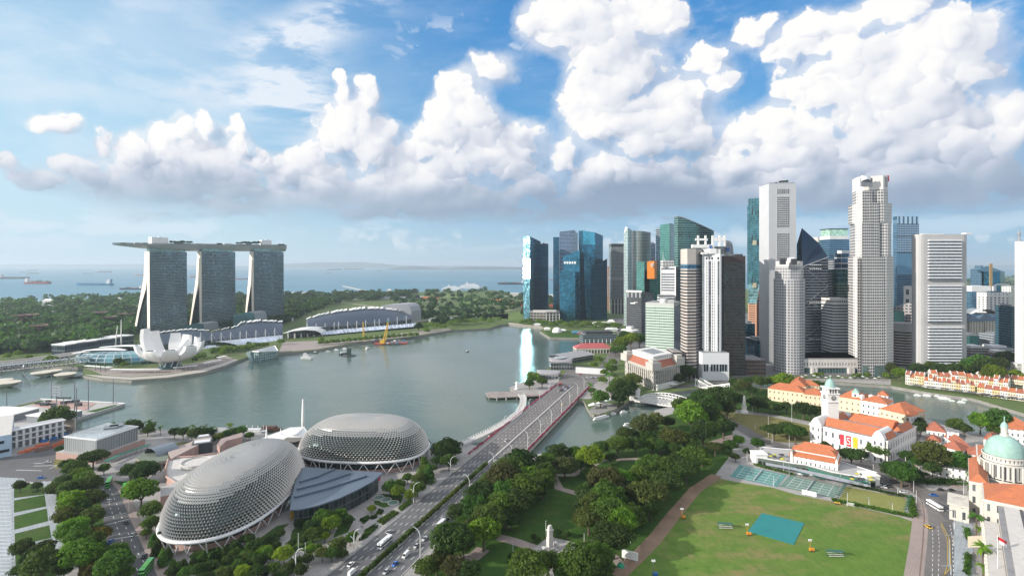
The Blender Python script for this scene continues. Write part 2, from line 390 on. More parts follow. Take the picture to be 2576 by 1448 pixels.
def new_mat(name):
 m=bpy.data.materials.new(name);m.use_nodes=True;m.node_tree.nodes.clear();T=NT(m.node_tree)
 b=T.node('ShaderNodeBsdfPrincipled');o=T.node('ShaderNodeOutputMaterial');T.l.new(b.outputs[0],o.inputs[0])
 return m,T,b
def mat(name,col,rough=.6,metal=0.0,var=.12,scale=.35,spec=.4,bump=0.0,trans=0.0,coat=0.0):
 """plain surface with a little weathering"""
 m,T,b=new_mat(name)
 tc=T.node('ShaderNodeTexCoord').outputs['Object']
 n=T.noise(tc,scale,5,.6)
 c=T.mix(1.0,(*col,1),T.ramp(n,[(.25,(1-var,)*3),(.75,(1+var*.6,)*3)]),'MULTIPLY')if var else col
 T.put(b.inputs['Base Color'],c);b.inputs['Roughness'].default_value=rough;b.inputs['Metallic'].default_value=metal
 b.inputs['Specular IOR Level'].default_value=spec
 if coat:b.inputs['Coat Weight'].default_value=coat
 if trans:b.inputs['Transmission Weight'].default_value=trans
 if bump:
  bp=T.node('ShaderNodeBump');bp.inputs['Strength'].default_value=bump;T.put(bp.inputs['Height'],T.noise(tc,scale*6,4,.6));T.l.new(bp.outputs[0],b.inputs['Normal'])
 return m
def facade(name,wall,glass,win=(.1,.9,.2,.85),metal=.6,rough=.08,tilt=.035,blind=.25,wall2=None,every=0,wrough=.55,gvar=.5,wmetal=0.0,band=None,up=0.0):
 """wall with a grid of window panes; one uv unit = one pane cell. win: pane's left, right, bottom, top in the cell"""
 m,T,b=new_mat(name)
 uv=T.node('ShaderNodeUVMap').outputs[0];x,y,_=T.sep(uv)
 fx=T.math('FRACT',x);fy=T.math('FRACT',y)
 inside=T.math('MULTIPLY',T.math('MULTIPLY',T.math('GREATER_THAN',fx,win[0]),T.math('LESS_THAN',fx,win[1])),T.math('MULTIPLY',T.math('GREATER_THAN',fy,win[2]),T.math('LESS_THAN',fy,win[3])))
 cid=T.comb(T.math('FLOOR',x),T.math('FLOOR',y),0)
 wn=T.node('ShaderNodeTexWhiteNoise',noise_dimensions='3D');T.put(wn.inputs[0],T.vm('ADD',cid,(.5,.5,hash(name)%97)))
 rv=wn.outputs['Value']
 if every:
  k=T.math('LESS_THAN',T.math('FRACT',T.math('DIVIDE',T.math('ADD',y,.01),every)),1.0/every)
  inside=T.math('MULTIPLY',inside,T.math('SUBTRACT',1,k))
 if band:
  k=T.math('LESS_THAN',T.math('FRACT',T.math('DIVIDE',T.math('ADD',x,.01),band)),1.0/band)
  inside=T.math('MULTIPLY',inside,T.math('SUBTRACT',1,k))
 tc=T.node('ShaderNodeTexCoord').outputs['Object']
 streak=T.noise(T.vm('MULTIPLY',tc,(.25,.25,.03)),1.0,4,.6)
 wc=T.mix(1.0,(*wall,1),T.ramp(streak,[(.3,(.86,.86,.86)),(.7,(1.05,1.05,1.05))]),'MULTIPLY')
 if wall2:wc=T.mix(T.math('GREATER_THAN',fy,.5),wc,(*wall2,1))
 gl=T.vm('SCALE',(*glass,),scale=T.math('MULTIPLY_ADD',rv,gvar,1-gvar*.5))
 gl=T.vm('SCALE',gl,scale=T.step(T.noise(T.vm('MULTIPLY',tc,(.035,.035,.016)),1.0,5,.62),.30,.70,.62,1.45))  # broad patches painted into the glass colour as uneven reflections
 bl=T.math('GREATER_THAN',T.math('FRACT',T.math('MULTIPLY',rv,7.31)),1-blind)
 gl=T.mix(T.math('MULTIPLY',bl,.45),gl,tuple(min(1,c*1.5+.06)for c in glass))
 T.put(b.inputs['Base Color'],T.mix(inside,wc,gl))
 T.put(b.inputs['Metallic'],T.mixf(inside,wmetal,metal));T.put(b.inputs['Roughness'],T.mixf(inside,wrough,rough))
 if tilt:
  g=T.node('ShaderNodeNewGeometry').outputs['Normal']
  nn=T.vm('MULTIPLY_ADD',T.vm('SUBTRACT',wn.outputs['Color'],(.5,.5,.5)),(tilt,tilt,tilt*1.6),g)
  nn=T.vm('NORMALIZE',T.vm('ADD',nn,(0,0,up)));T.put(b.inputs['Normal'],T.mix(inside,g,nn))
 return m
WHITE=mat('white_paint',(.78,.78,.76),.5);WHITE2=mat('soft_white',(.66,.67,.67),.55)
CONC=mat('concrete',(.42,.41,.39),.75,var=.18);CONC2=mat('pale_concrete',(.55,.53,.50),.75,var=.14)
DARK=mat('dark_metal',(.05,.055,.06),.45);GREY=mat('grey_metal',(.25,.27,.29),.4,.4);STEEL=mat('steel',(.45,.47,.49),.35,.7)
ROOFG=mat('roof_gravel',(.26,.26,.27),.85,var=.25,scale=.12);GLASSD=mat('dark_glass',(.03,.05,.06),.08,.5,var=.05);GLASSB=mat('teal_glass',(.07,.16,.19),.07,.6,var=.15)
BRICKP=mat('pink_granite',(.42,.28,.24),.7,var=.15);TERRA=None
def tiles(name,col):
 m,T,b=new_mat(name)
 tc=T.node('ShaderNodeTexCoord').outputs['Object']
 n=T.noise(tc,.35,5,.65);f=T.noise(tc,2.6,3,.6)
 k=T.math('MULTIPLY',T.step(n,.2,.8,.72,1.15,'LINEAR'),T.step(f,.25,.75,.86,1.1,'LINEAR'))
 T.put(b.inputs['Base Color'],T.vm('SCALE',col,scale=k));b.inputs['Roughness'].default_value=.75
 wv=T.node('ShaderNodeTexWave');wv.inputs['Scale'].default_value=1.2;T.put(wv.inputs[0],tc)
 bp=T.node('ShaderNodeBump');bp.inputs['Strength'].default_value=.35;T.put(bp.inputs['Height'],wv.outputs[1]);T.l.new(bp.outputs[0],b.inputs['Normal'])
 return m
TERRA=tiles('terracotta_tiles',(.46,.15,.065));TERRA2=tiles('brown_red_tiles',(.36,.12,.07))
def lawn(name,a,c,soil,amt=.35,sc=.02):
 m,T,b=new_mat(name)
 tc=T.node('ShaderNodeTexCoord').outputs['Object']
 n=T.noise(tc,sc,8,.66);n2=T.noise(tc,sc*9,6,.7);n3=T.noise(T.vm('MULTIPLY',tc,(1,2.6,1)),sc*2.2,7,.7);n4=T.noise(T.vm('MULTIPLY',tc,(1,.35,1)),sc*34,4,.7)
 g=T.mix(T.step(T.math('ADD',T.math('MULTIPLY',n2,.6),T.math('MULTIPLY',n4,.4)),.36,.64),(*a,1),(*c,1))
 w=T.math('MULTIPLY',T.step(T.math('ADD',T.math('MULTIPLY',n,.5),T.math('MULTIPLY',n3,.5)),.48,.62),T.step(n4,.30,.62,.45,1.0))
 g=T.mix(T.math('MULTIPLY',w,amt),g,(*soil,1))
 T.put(b.inputs['Base Color'],g);b.inputs['Roughness'].default_value=.9;b.inputs['Specular IOR Level'].default_value=.15
 return m
GRASS=lawn('lawn_grass',(.030,.078,.012),(.05,.105,.017),(.13,.10,.05),.35)
FIELD=lawn('playing_field',(.080,.155,.026),(.125,.20,.038),(.27,.185,.10),.75,.014)
BOWL=lawn('bowling_green',(.20,.215,.065),(.235,.245,.08),(.26,.23,.10),.3,.05)
DRY=lawn('dry_grass',(.15,.145,.05),(.20,.185,.07),(.24,.19,.11),.5,.03)
SOIL=mat('bare_earth',(.27,.185,.125),.95,var=.3,scale=.08)
def asphalt(name,col):
 m,T,b=new_mat(name);tc=T.node('ShaderNodeTexCoord').outputs['Object']
 n=T.noise(tc,.03,5,.6);n2=T.noise(T.vm('MULTIPLY',tc,(1,.12,1)),.5,3,.5)
 T.put(b.inputs['Base Color'],T.vm('SCALE',col,scale=T.math('MULTIPLY',T.step(n,.25,.75,.8,1.2,'LINEAR'),T.step(n2,.3,.7,.9,1.12,'LINEAR'))))
 b.inputs['Roughness'].default_value=.8;b.inputs['Specular IOR Level'].default_value=.3
 return m
ASPH=asphalt('asphalt',(.115,.115,.118));ASPH2=asphalt('worn_asphalt',(.155,.146,.14))
def paving(name,a,c,s):
 m,T,b=new_mat(name);tc=T.node('ShaderNodeTexCoord').outputs['Object']
 br=T.node('ShaderNodeTexBrick');T.put(br.inputs[0],tc);br.inputs['Scale'].default_value=s;br.inputs['Mortar Size'].default_value=.03
 br.inputs['Color1'].default_value=(*a,1);br.inputs['Color2'].default_value=(*c,1);br.inputs['Mortar'].default_value=(*[k*.72 for k in a],1)
 n=T.noise(tc,.05,5,.6)
 T.put(b.inputs['Base Color'],T.mix(1.0,br.outputs[0],T.ramp(n,[(.3,(.82,.82,.82)),(.7,(1.06,1.06,1.06))]),'MULTIPLY'));b.inputs['Roughness'].default_value=.8
 return m
PAVE=paving('pale_paving',(.36,.345,.33),(.42,.40,.38),.22);PAVEP=paving('pink_paving',(.34,.27,.245),(.38,.31,.28),.3)
PAVEB=paving('blue_grey_paving',(.36,.40,.43),(.42,.455,.48),.18)
LINE=mat('road_paint',(.72,.72,.69),.7,var=.2);LINEY=mat('yellow_paint',(.55,.38,.06),.7)
def water_mat():
 m,T,b=new_mat('water')
 tc=T.node('ShaderNodeTexCoord').outputs['Object'];x,y,z=T.sep(tc)
 sea=T.step(y,1500,3000)
 n=T.noise(T.vm('MULTIPLY',tc,(.35,1,1)),.0012,4,.55);n2=T.noise(T.vm('MULTIPLY',tc,(1,.6,1)),.006,4,.6)
 bay=T.mix(n2,(.066,.108,.092,1),(.115,.158,.132,1))
 se=T.mix(T.step(n,.35,.65),(.025,.15,.23,1),(.045,.20,.28,1))
 T.put(b.inputs['Base Color'],T.mix(sea,bay,se))
 wind=T.step(T.noise(tc,.004,3,.6),.42,.62)
 T.put(b.inputs['Roughness'],T.mixf(sea,T.mixf(wind,.10,.17),.30));b.inputs['IOR'].default_value=1.33;T.put(b.inputs['Specular IOR Level'],T.mixf(sea,.42,.25))
 w1=T.noise(T.vm('MULTIPLY',tc,(1,.75,1)),.22,4,.62);w2=T.noise(tc,.045,3,.55)
 h=T.math('ADD',T.math('MULTIPLY',w1,.85),T.math('MULTIPLY',w2,.9))
 bp=T.node('ShaderNodeBump');bp.inputs['Distance'].default_value=1.0;T.put(bp.inputs['Strength'],T.mixf(sea,T.mixf(wind,.22,.38),.25));T.put(bp.inputs['Height'],h);T.l.new(bp.outputs[0],b.inputs['Normal'])
 return m
WATER=water_mat();WZ=-3.5
sheet('sea',[(-60000,-2000),(60000,-2000),(60000,60000),(-60000,60000)],WZ,WATER)
QUAY=mat('quay_stone',(.26,.25,.23),.85,var=.3,scale=.2)
NORTH=g2('V',[(-1500,1078),(165,1082),(375,1078),(640,1086),(760,1105),(1075,1130),(1160,1112),(1190,1118),(1330,1146),(1400,1132),(1480,1126),(1555,1097),(1600,1065),(1650,1030),(1735,1012),(1800,988),(1880,974),(1960,974),(2100,990),(2200,1010),(2310,1045),(2420,1085),(2700,1130)])+[(900,250),(900,-400),(-900,-400)]
sheet('ground',NORTH,0,[PAVE,QUAY],depth=6)
SOUTH=g2('V',[(-1400,915)])+g2('E',[(-300,1168),(300,1165),(700,1175),(690,1245),(860,1270),(1100,1285),(1400,1265),(1700,1220),(1880,1165),(2000,1115)])+g2('F',[(140,1080),(380,1060),(700,1030),(1000,975),(1380,935),(1600,905),(1830,865),(2140,850),(2228,822)])+g2('G',[(330,850),(610,880),(580,905),(660,955),(920,960),(930,1000),(870,1060),(770,1110),(660,1190),(490,1290),(345,1350),(380,1395),(560,1400),(700,1440)])+g2('C',[(880,130),(930,215),(960,240),(1060,228),(1140,190),(1240,110),(1440,80),(1640,55)])+g2('N',[(0,235),(420,215),(640,205),(1000,225),(1640,268),(2069,342)])+g2('D',[(1800,112),(2188,226)])+g2('V',[(2750,1070),(3600,1000),(3600,692),(2560,692),(2440,703),(1700,735),(1530,745),(1310,739),(1240,729),(1110,733),(870,736),(715,743),(500,753),(90,758),(0,771),(-1400,790)])
LANDM=lawn('scrub_land',(.085,.13,.045),(.12,.165,.055),(.16,.135,.09),.5,.004)
sheet('terrain',SOUTH,0,[LANDM,QUAY],depth=6)
HILL=mat('hill_green',(.05,.09,.105),.9,var=.2,scale=.001)
def hill_strip(name,d,prof,thick=900):
 """wooded ridge: prof = [(u, v_top)] seen at depth d"""
 mb=MB();rows=[]
 us=np.linspace(prof[0][0],prof[-1][0],120);vt=np.interp(us,[p[0]for p in prof],[p[1]for p in prof])
 rng=np.random.default_rng(int(d));jit=np.convolve(rng.normal(0,1,124),np.ones(5)/5,'valid')*.7
 for k,(fr,hh)in enumerate(((-1,0),(-.5,.55),(-.15,.93),(.15,1),(.6,.5),(1,0))):
  rows.append([(XU(u,d),d+fr*thick,max(WZ-1,WZ-1+(ZV(v+j*(1 if hh>.3 else 0),d)-WZ)*hh))for u,v,j in zip(us,vt,jit)])
 mb.loft(rows);o=mb.build(name,HILL,smooth=True);tag(o,kind='structure');return o
hill_strip('hills',26000,[(560,672),(640,668),(720,663),(800,659),(860,660),(900,658),(950,663),(1010,667),(1090,669),(1180,668),(1290,671)],1500)
hill_strip('hills',17000,[(980,676),(1000,672),(1040,669),(1075,671),(1110,675),(1140,674),(1180,670),(1260,671),(1330,672),(1400,676)],900)
hill_strip('hills',30000,[(-300,671),(-100,667),(60,664),(200,665),(330,664),(480,667),(600,671)],1500)
hill_strip('hills',30000,[(1300,671),(1500,668),(1800,667),(2100,668),(2400,666),(2700,667),(3000,669)],1500)
def ray_hit(p,a,u):
 k=(u-CX)/F;c,s=math.cos(a),math.sin(a);t=(k*p[1]-p[0])/(c-k*s);return(p[0]+t*c,p[1]+t*s)
def rect3(u0,u1,u2,d,alpha=180,depth=None):
 """rectangular footprint whose near corner stands at (u1, depth d), its left face running towards alpha and ending at u0, its other face ending at u2 (or as deep as given)"""
 p1=(XU(u1,d),d)
 while True:
  a=R(alpha);p0=ray_hit(p1,a,u0);b=a-R(90)
  if depth is not None:p2=(p1[0]+math.cos(b)*depth,p1[1]+math.sin(b)*depth);break
  k=(u2-CX)/F;den=math.cos(b)-k*math.sin(b)
  if den>.01 and(k*p1[1]-p1[0])/den<60:p2=ray_hit(p1,b,u2);break
  alpha-=1
 return[p0,p1,p2,(p0[0]+p2[0]-p1[0],p0[1]+p2[1]-p1[1])]
def hx(x):return 1842.9+x*.3761
def jx(x):return 1591.6+x*.2083
def ix(x):return 1281.7+x*.2083
def gx(x):return 1172.8+x*.3182
def hy(y,d):return ZV(418.9+y*.3761,d)
def jy(y,d):return ZV(536.1+y*.2083,d)
def iy(y,d):return ZV(536.1+y*.2083,d)
def gy(y,d):return ZV(544.5+y*.3182,d)
def ctr(p):return(sum(q[0]for q in p)/len(p),sum(q[1]for q in p)/len(p),0)
def tower(name,label,foot,cat='tower',group=None):return thing(name,label,cat,ctr(foot),group)
def on_face(f,a,b,off,thick):
 """thin footprint standing off the face f[0]-f[1] between the fractions a and b"""
 p,q=Vector(f[0]),Vector(f[1]);e=(q-p).normalized();n=Vector((e.y,-e.x));A,B=p.lerp(q,a),p.lerp(q,b)
 return[tuple(A+n*off),tuple(B+n*off),tuple(B+n*(off-thick)),tuple(A+n*(off-thick))]
def grow(p,m):
 c=ctr(p);out=[]
 for q in p:
  v=Vector((q[0]-c[0],q[1]-c[1]));out.append((q[0]+v.x/v.length*m,q[1]+v.y/v.length*m))
 return out
def scl(p,k,kk=None):
 c=ctr(p);return[(c[0]+(q[0]-c[0])*k,c[1]+(q[1]-c[1])*(kk or k))for q in p]
def shaft(t,name,foot,z0,z1,mats,cell,tops=None,sel=None,cap=ROOFG,**kw):
 mb=MB();mats=mats if isinstance(mats,list)else[mats]
 mb.prism(foot,z0,z1,0,len(mats),cell,tops,sel,**kw);return mb.build(name,mats+[cap],t)
def blockp(t,name,foot,z0,z1,m):
 mb=MB();mb.prism(foot,z0,z1,0,0);return mb.build(name,m,t)
def parapet(t,foot,z,h=2.2,m=None):return blockp(t,'parapet',grow(foot,.35),z-.3,z+h,m or CONC2)
def plant(t,foot,z,k=.5,h=5,m=None,name='roof_plant'):return blockp(t,name,scl(foot,k),z,z+h,m or GREY)
TEAL=facade('teal_curtain_wall',(.03,.12,.18),(.04,.20,.30),(.04,.96,.14,.97),.85,.06,.05,.10,wrough=.2,gvar=.5,wmetal=.6)
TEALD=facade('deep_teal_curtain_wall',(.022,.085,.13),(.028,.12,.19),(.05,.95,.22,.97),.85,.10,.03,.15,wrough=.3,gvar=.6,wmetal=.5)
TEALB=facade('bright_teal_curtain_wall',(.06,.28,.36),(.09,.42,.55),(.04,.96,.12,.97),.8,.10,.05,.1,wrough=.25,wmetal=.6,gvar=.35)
BLUEB=facade('blue_banded_wall',(.16,.21,.29),(.05,.10,.17),(0,1,.0,.62),.7,.12,.04,.25,gvar=.6)
GREYG=facade('grey_glass_wall',(.24,.25,.25),(.16,.19,.19),(.08,.92,.28,.92),.6,.15,.06,.35)
SAIL=facade('pale_sail_glass',(.40,.47,.46),(.30,.40,.40),(.08,.92,.18,.9),.65,.14,.07,.35,gvar=.7)
SAILR=facade('pale_sail_grid',(.34,.37,.36),(.15,.21,.21),(.12,.88,.2,.8),.65,.15,.06,.35,gvar=.7)
GREENT=facade('green_glass_wall',(.11,.28,.25),(.085,.26,.22),(.05,.95,.25,.97),.7,.10,.05,.25)
GREEND=facade('dark_green_glass',(.03,.11,.11),(.025,.09,.09),(.05,.95,.25,.97),.7,.12,.03,.2)
OCEAN=facade('curved_green_glass',(.34,.42,.40),(.045,.13,.12),(.0,1,.14,1),.7,.12,.05,.3,gvar=.5,wrough=.3,every=0)
WBAND=facade('white_frame_bands',(.62,.63,.64),(.05,.065,.085),(.0,1,.10,.52),.5,.15,.03,.3)
MINT=facade('mint_office_wall',(.50,.62,.54),(.035,.06,.055),(.06,.94,.25,.58),.5,.15,.03,.3)
DARKOFF=facade('dark_grey_office',(.085,.09,.10),(.05,.06,.07),(.02,.98,.35,.95),.6,.15,.03,.25)
BANDS=facade('grey_pink_bands',(.50,.44,.40),(.035,.05,.06),(0,1,.02,.46),.6,.12,.03,.25)
DECO=facade('white_pier_wall',(.70,.71,.72),(.05,.055,.06),(.28,.72,.12,.88),.4,.2,.02,.25)
BROWN=facade('dark_brown_wall',(.07,.043,.037),(.025,.08,.075),(.08,.92,.34,.70),.7,.12,.05,.35,gvar=.9)
REPT=facade('republic_teal_glass',(.05,.14,.16),(.045,.155,.185),(.03,.97,.06,.95),.75,.10,.05,.2,gvar=.5)
REPP=facade('pink_granite_bands',(.47,.25,.185),(.03,.03,.035),(.12,.88,.25,.68),.4,.2,.02,.15)
ONE=mat('brushed_aluminium_cladding',(.50,.51,.525),.5,.1,var=.07,scale=.05)
ONEW=facade('square_window_grid',(.50,.51,.525),(.025,.028,.032),(.18,.86,.18,.82),.3,.25,.02,.2,wmetal=.1)
UOBW=facade('granite_square_windows',(.55,.54,.53),(.03,.032,.035),(.16,.84,.2,.8),.3,.2,.03,.22,gvar=.9)
UOBS=facade('granite_small_windows',(.58,.57,.55),(.10,.10,.10),(.30,.70,.28,.70),.2,.3,.02,.2)
UOB2=facade('granite_octagon_windows',(.42,.42,.43),(.04,.045,.055),(.24,.78,.25,.75),.3,.2,.03,.2)
PYR=facade('dark_band_glass',(.19,.205,.23),(.04,.06,.09),(0,1,.0,.6),.7,.10,.03,.2)
PYRG=mat('dark_slanted_glass',(.03,.05,.08),.06,.75,var=.1,scale=.05)
CREAMB=facade('cream_bands',(.56,.50,.44),(.06,.065,.07),(0,1,.1,.5),.4,.2,.02,.2)
STEELB=facade('steel_blue_wall',(.10,.20,.29),(.05,.13,.21),(.05,.95,.2,.9),.7,.14,.04,.25)
CAPT=facade('blue_fin_wall',(.30,.42,.53),(.04,.10,.17),(.12,.88,.0,.62),.6,.15,.03,.25)
WGRID=facade('white_hotel_grid',(.66,.66,.64),(.10,.11,.12),(.25,.75,.25,.75),.3,.2,.02,.3)
OCB=facade('ocbc_louvre_floors',(.64,.66,.69),(.05,.06,.075),(.03,.97,.05,.58),.4,.2,.02,.35,gvar=.9)
CONCT=mat('grey_board_concrete',(.45,.445,.44),.7,var=.10,scale=.06)
D=1481
f=rect3(ix(168),ix(246),ix(377),D,145)
t=tower('residential_tower','slim teal glass tower with slanted top standing nearest the sea, with sun flashing on it',f)
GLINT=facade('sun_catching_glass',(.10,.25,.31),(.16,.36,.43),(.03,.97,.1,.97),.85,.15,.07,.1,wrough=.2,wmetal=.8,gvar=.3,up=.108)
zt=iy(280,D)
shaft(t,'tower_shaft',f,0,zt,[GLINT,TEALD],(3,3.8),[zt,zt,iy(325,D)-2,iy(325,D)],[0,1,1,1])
FLASH_GLASS=facade('tilted_mirror_glass',(.3,.45,.5),(.45,.6,.64),(.03,.97,.06,.97),.9,.17,.03,.1,wrough=.15,wmetal=.9,gvar=.2,up=.225)
mb=MB();mb.prism(on_face(f,.02,.98,.2,.4),112,166,0,0,(3,3.8),bottom=True);mb.build('sun_flash_panel',FLASH_GLASS,t)  # panel added for the sun flash, its shading normal tipped to suit
f2=rect3(ix(300),ix(377)+.2,ix(470),D+14,120);f2=[f[2],(XU(ix(470),D+34),D+34),(XU(ix(466),D+62),D+62),(XU(ix(395),D+60),D+60)]
shaft(t,'lower_wing',f2,0,iy(366,D+30),TEALD,(3,3.8));plant(t,f2,iy(366,D+30),.5,4)
D=1560
f=rect3(ix(528),ix(600),ix(612),D,170);t=tower('office_tower','tall slate blue banded tower with two steps behind the gable topped glass tower',f)
shaft(t,'lower_wing',f,0,iy(288,D),TEALD,(3,3.9))
f=rect3(ix(604),ix(780),ix(826),D-16,174);shaft(t,'tower_shaft',f,0,0,BLUEB,(3,3.9),[iy(225,D),iy(207,D),iy(238,D),iy(225,D)])
D=1470
P=[(XU(ix(835),D+12),D+12),(XU(ix(886),D),D),(XU(ix(1032),D),D),(XU(ix(1128),D+35),D+35),(XU(ix(1100),D+70),D+70),(XU(ix(850),D+60),D+60)]
t=tower('office_tower','bright turquoise faceted glass tower whose shining face narrows towards the ground',P)
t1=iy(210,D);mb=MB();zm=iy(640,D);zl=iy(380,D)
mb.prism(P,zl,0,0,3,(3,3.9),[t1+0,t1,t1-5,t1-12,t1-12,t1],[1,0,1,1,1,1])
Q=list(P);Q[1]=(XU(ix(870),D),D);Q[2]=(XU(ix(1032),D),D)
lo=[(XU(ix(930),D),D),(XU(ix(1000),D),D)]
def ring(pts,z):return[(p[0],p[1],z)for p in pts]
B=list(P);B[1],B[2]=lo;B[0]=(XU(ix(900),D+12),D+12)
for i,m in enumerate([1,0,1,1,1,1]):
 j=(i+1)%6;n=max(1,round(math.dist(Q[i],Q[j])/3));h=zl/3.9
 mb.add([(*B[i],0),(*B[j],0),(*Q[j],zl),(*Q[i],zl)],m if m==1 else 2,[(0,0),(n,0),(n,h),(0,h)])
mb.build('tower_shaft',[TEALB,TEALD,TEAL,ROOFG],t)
f2=[(XU(ix(1000),D-14),D-14),(XU(ix(1180),D-4),D-4),(XU(ix(1180),D+40),D+40),(XU(ix(1020),D+30),D+30)]
shaft(t,'lower_wing',f2,0,iy(556,D),TEALD,(3,3.9),[iy(640,D),iy(548,D),iy(548,D),iy(640,D)])
D=1437
f=rect3(ix(650),ix(848),ix(930),D,168)
t=tower('office_tower','blue glass tower with gabled top and white window row, lowest of the bayfront glass towers',f)
shaft(t,'tower_shaft',f,0,0,[TEAL,TEALD],(3,3.9),[iy(520,D),iy(442,D),iy(515,D),iy(560,D)],[0,1,1,1])
f3=rect3(ix(608),ix(792),ix(845),D-14,170);shaft(t,'front_wing',f3,0,0,[TEAL,TEALD],(3,3.9),[iy(690,D),iy(700,D),iy(720,D),iy(690,D)],[0,1,1,1])
for k in range(5):
 mb=MB();mb.prism(on_face(f,.05+k*.155,.15+k*.155,.5,.8),iy(610,D),iy(583,D),0,0,bottom=True);mb.build('sky_window',WHITE2,t)
f4=[(XU(ix(250),1400),1400),(XU(ix(445),1392),1392),(XU(ix(600),1400),1400),(XU(ix(600),1450),1450),(XU(ix(250),1450),1450)]
t=tower('podium_building','low beige building with slender white columns between the glass towers by the bay',f4,'building')
shaft(t,'hall',f4,0,iy(1195,1400),facade('podium_wall',(.30,.27,.24),(.06,.08,.09),(.1,.9,.1,.6)),(9,7));plant(t,f4,iy(1195,1400),.8,2.5,CONC2,'roof_slab')
mb=MB()
for k in range(5):mb.box((lerp(f4[1][0],f4[2][0],k/4),lerp(f4[1][1],f4[2][1],k/4)-3,0),(1.6,1.6,iy(1210,1400)),0)
mb.build('colonnade',WHITE2,t)
D=1750
f=rect3(ix(1183),ix(1215),ix(1232),D,175);t=tower('residential_tower','thin orange brown residential tower glimpsed behind the glass office towers',f)
shaft(t,'tower_shaft',f,0,iy(640,D),facade('orange_brown_flats',(.42,.22,.14),(.05,.05,.05),(.3,.7,.3,.7)),(6,3.4))
D=1640
f=rect3(ix(1228),ix(1392),ix(1398),D,181,None)if False else rect3(ix(1228),ix(1390),None,D,180,40)
t=tower('office_tower','grey banded glass tower with dark crown and tall pillared base behind the pale sail tower',f)
shaft(t,'tower_shaft',f,iy(1040,D),iy(405,D),GREYG,(4,4.2));shaft(t,'crown',scl(f,.985),iy(405,D),iy(368,D),facade('dark_crown',(.03,.04,.03),(.05,.06,.05),(.1,.9,.1,.9)),(3,4))
shaft(t,'base_storeys',scl(f,.96),0,iy(1040,D),facade('pillared_base',(.40,.40,.39),(.05,.06,.06),(.22,.78,.02,.98)),(9,30))
mb=MB();mb.prism(grow(f,.8),iy(805,D),iy(770,D),0,0);mb.build('mechanical_belt',facade('belt',(.4,.4,.4),(.03,.03,.03),(.3,.7,.1,.9)),t)
D=1310
t=thing('residential_tower','pale green sail shaped residential tower with sharp peak and white ladder seam','tower',(XU(ix(1540),D),D,0))
mb=MB();zb=0
L=[(XU(ix(1380),D),D),(XU(ix(1428),D-10),D-10),(XU(ix(1476),D-6),D-6),(XU(ix(1476),D+30),D+30),(XU(ix(1400),D+34),D+34)]
mb.prism(L,0,0,0,1,(2.6,3.6),[iy(150,D)-20,iy(178,D),iy(205,D),iy(205,D),iy(150,D)]);mb.build('sail_wing',[SAIL,WHITE2],t)
mb=MB();rr=[]
for k in range(9):a=k/8;rr.append((XU(ix(lerp(1494,1705,a)),D-8*math.sin(a*math.pi)+12*a),D-8*math.sin(a*math.pi)+12*a))
rr+=[(XU(ix(1700),D+46),D+46),(XU(ix(1494),D+40),D+40)]
mb.prism(rr,0,0,0,1,(2.6,3.6),[iy(lerp(207,228,k/8),D)for k in range(9)]+[iy(228,D)]*2);mb.build('tower_shaft',[SAILR,GREY],t)
mb=MB();mb.prism([(XU(ix(1477),D-5),D-5),(XU(ix(1493),D-5),D-5),(XU(ix(1493),D+20),D+20),(XU(ix(1477),D+20),D+20)],0,iy(212,D),0,1,(4,3.6))
mb.build('ladder_seam',[facade('ladder_seam',(.78,.73,.68),(.05,.05,.05),(.25,.75,.2,.7),.2,.3,0),DARK],t)
D=1420;f=rect3(ix(1708),ix(1762),None,D,180,30);t=tower('office_tower','dark slate tower squeezed between the pale sail and the jagged white tower',f);shaft(t,'tower_shaft',f,0,iy(365,D),BLUEB,(3,3.8));plant(t,f,iy(365,D),.6,4)
D=1330;f=rect3(ix(1768),ix(1818),ix(1826),D,176);t=tower('residential_tower','narrow tower with jagged stacked white balconies on dark glass',f)
shaft(t,'tower_shaft',f,0,iy(180,D),TEALD,(3,3.5))
for zone in range(4):
 mb=MB();n=13;z0=iy(180,D)*zone/4
 for k in range(n):q=[(p[0]+(k%2)*1.6-1.2,p[1]-1.0)for p in grow(f,1.2)];mb.prism(q,z0+2+k*iy(180,D)/4/n,z0+3.4+k*iy(180,D)/4/n,0,0,bottom=True)
 mb.build('balcony_slat',WHITE2,t)
D=1250;f=rect3(ix(1820),ix(1942),ix(1990),D,182);t=tower('office_tower','green glass slab tower with dark vertical slot near its edge',f)
shaft(t,'tower_shaft',f,0,0,[GREENT,GREEND],(3,4.0),[iy(138,D),iy(122,D),iy(112,D),iy(112,D)],[0,1,1,1])
mb=MB();mb.prism(on_face(f,.94,.985,.5,1.2),0,iy(120,D),0,0);mb.build('dark_slot',DARK,t)
D=1085
P=[(XU(jx(500),D+4),D+4),(XU(jx(545),D-6),D-6)]
for k in range(1,11):a=k/10;P.append((XU(jx(lerp(545,980,a)),D-6+34*a*a),D-6+34*a*a))
T_=[jy(45,D),jy(43,D)]+[jy(lerp(43,210,(k/10)**1.15),D)for k in range(1,11)]
P+=[(XU(jx(975),D+60),D+60),(XU(jx(520),D+45),D+45)];T_+=[jy(215,D),jy(60,D)]
t=tower('office_tower','curved green glass tower with wing shaped sloping roof and pale floor lines',P)
shaft(t,'tower_shaft',P,0,0,OCEAN,(4,4.6),T_,cap=GREENT)
mb=MB();mb.path([(p[0],p[1],z+.8)for p,z in zip(P[:12],T_[:12])],.9,5);mb.build('roof_edge',STEEL,t)
D=1160;f=rect3(ix(1535),ix(1628),ix(1690),D,184);t=tower('office_tower','green glass tower carrying an orange sign box at its dark corner',f)
shaft(t,'tower_shaft',f,0,iy(585,D),[GREENT,GREEND],(3,4),None,[0,1,1,1])
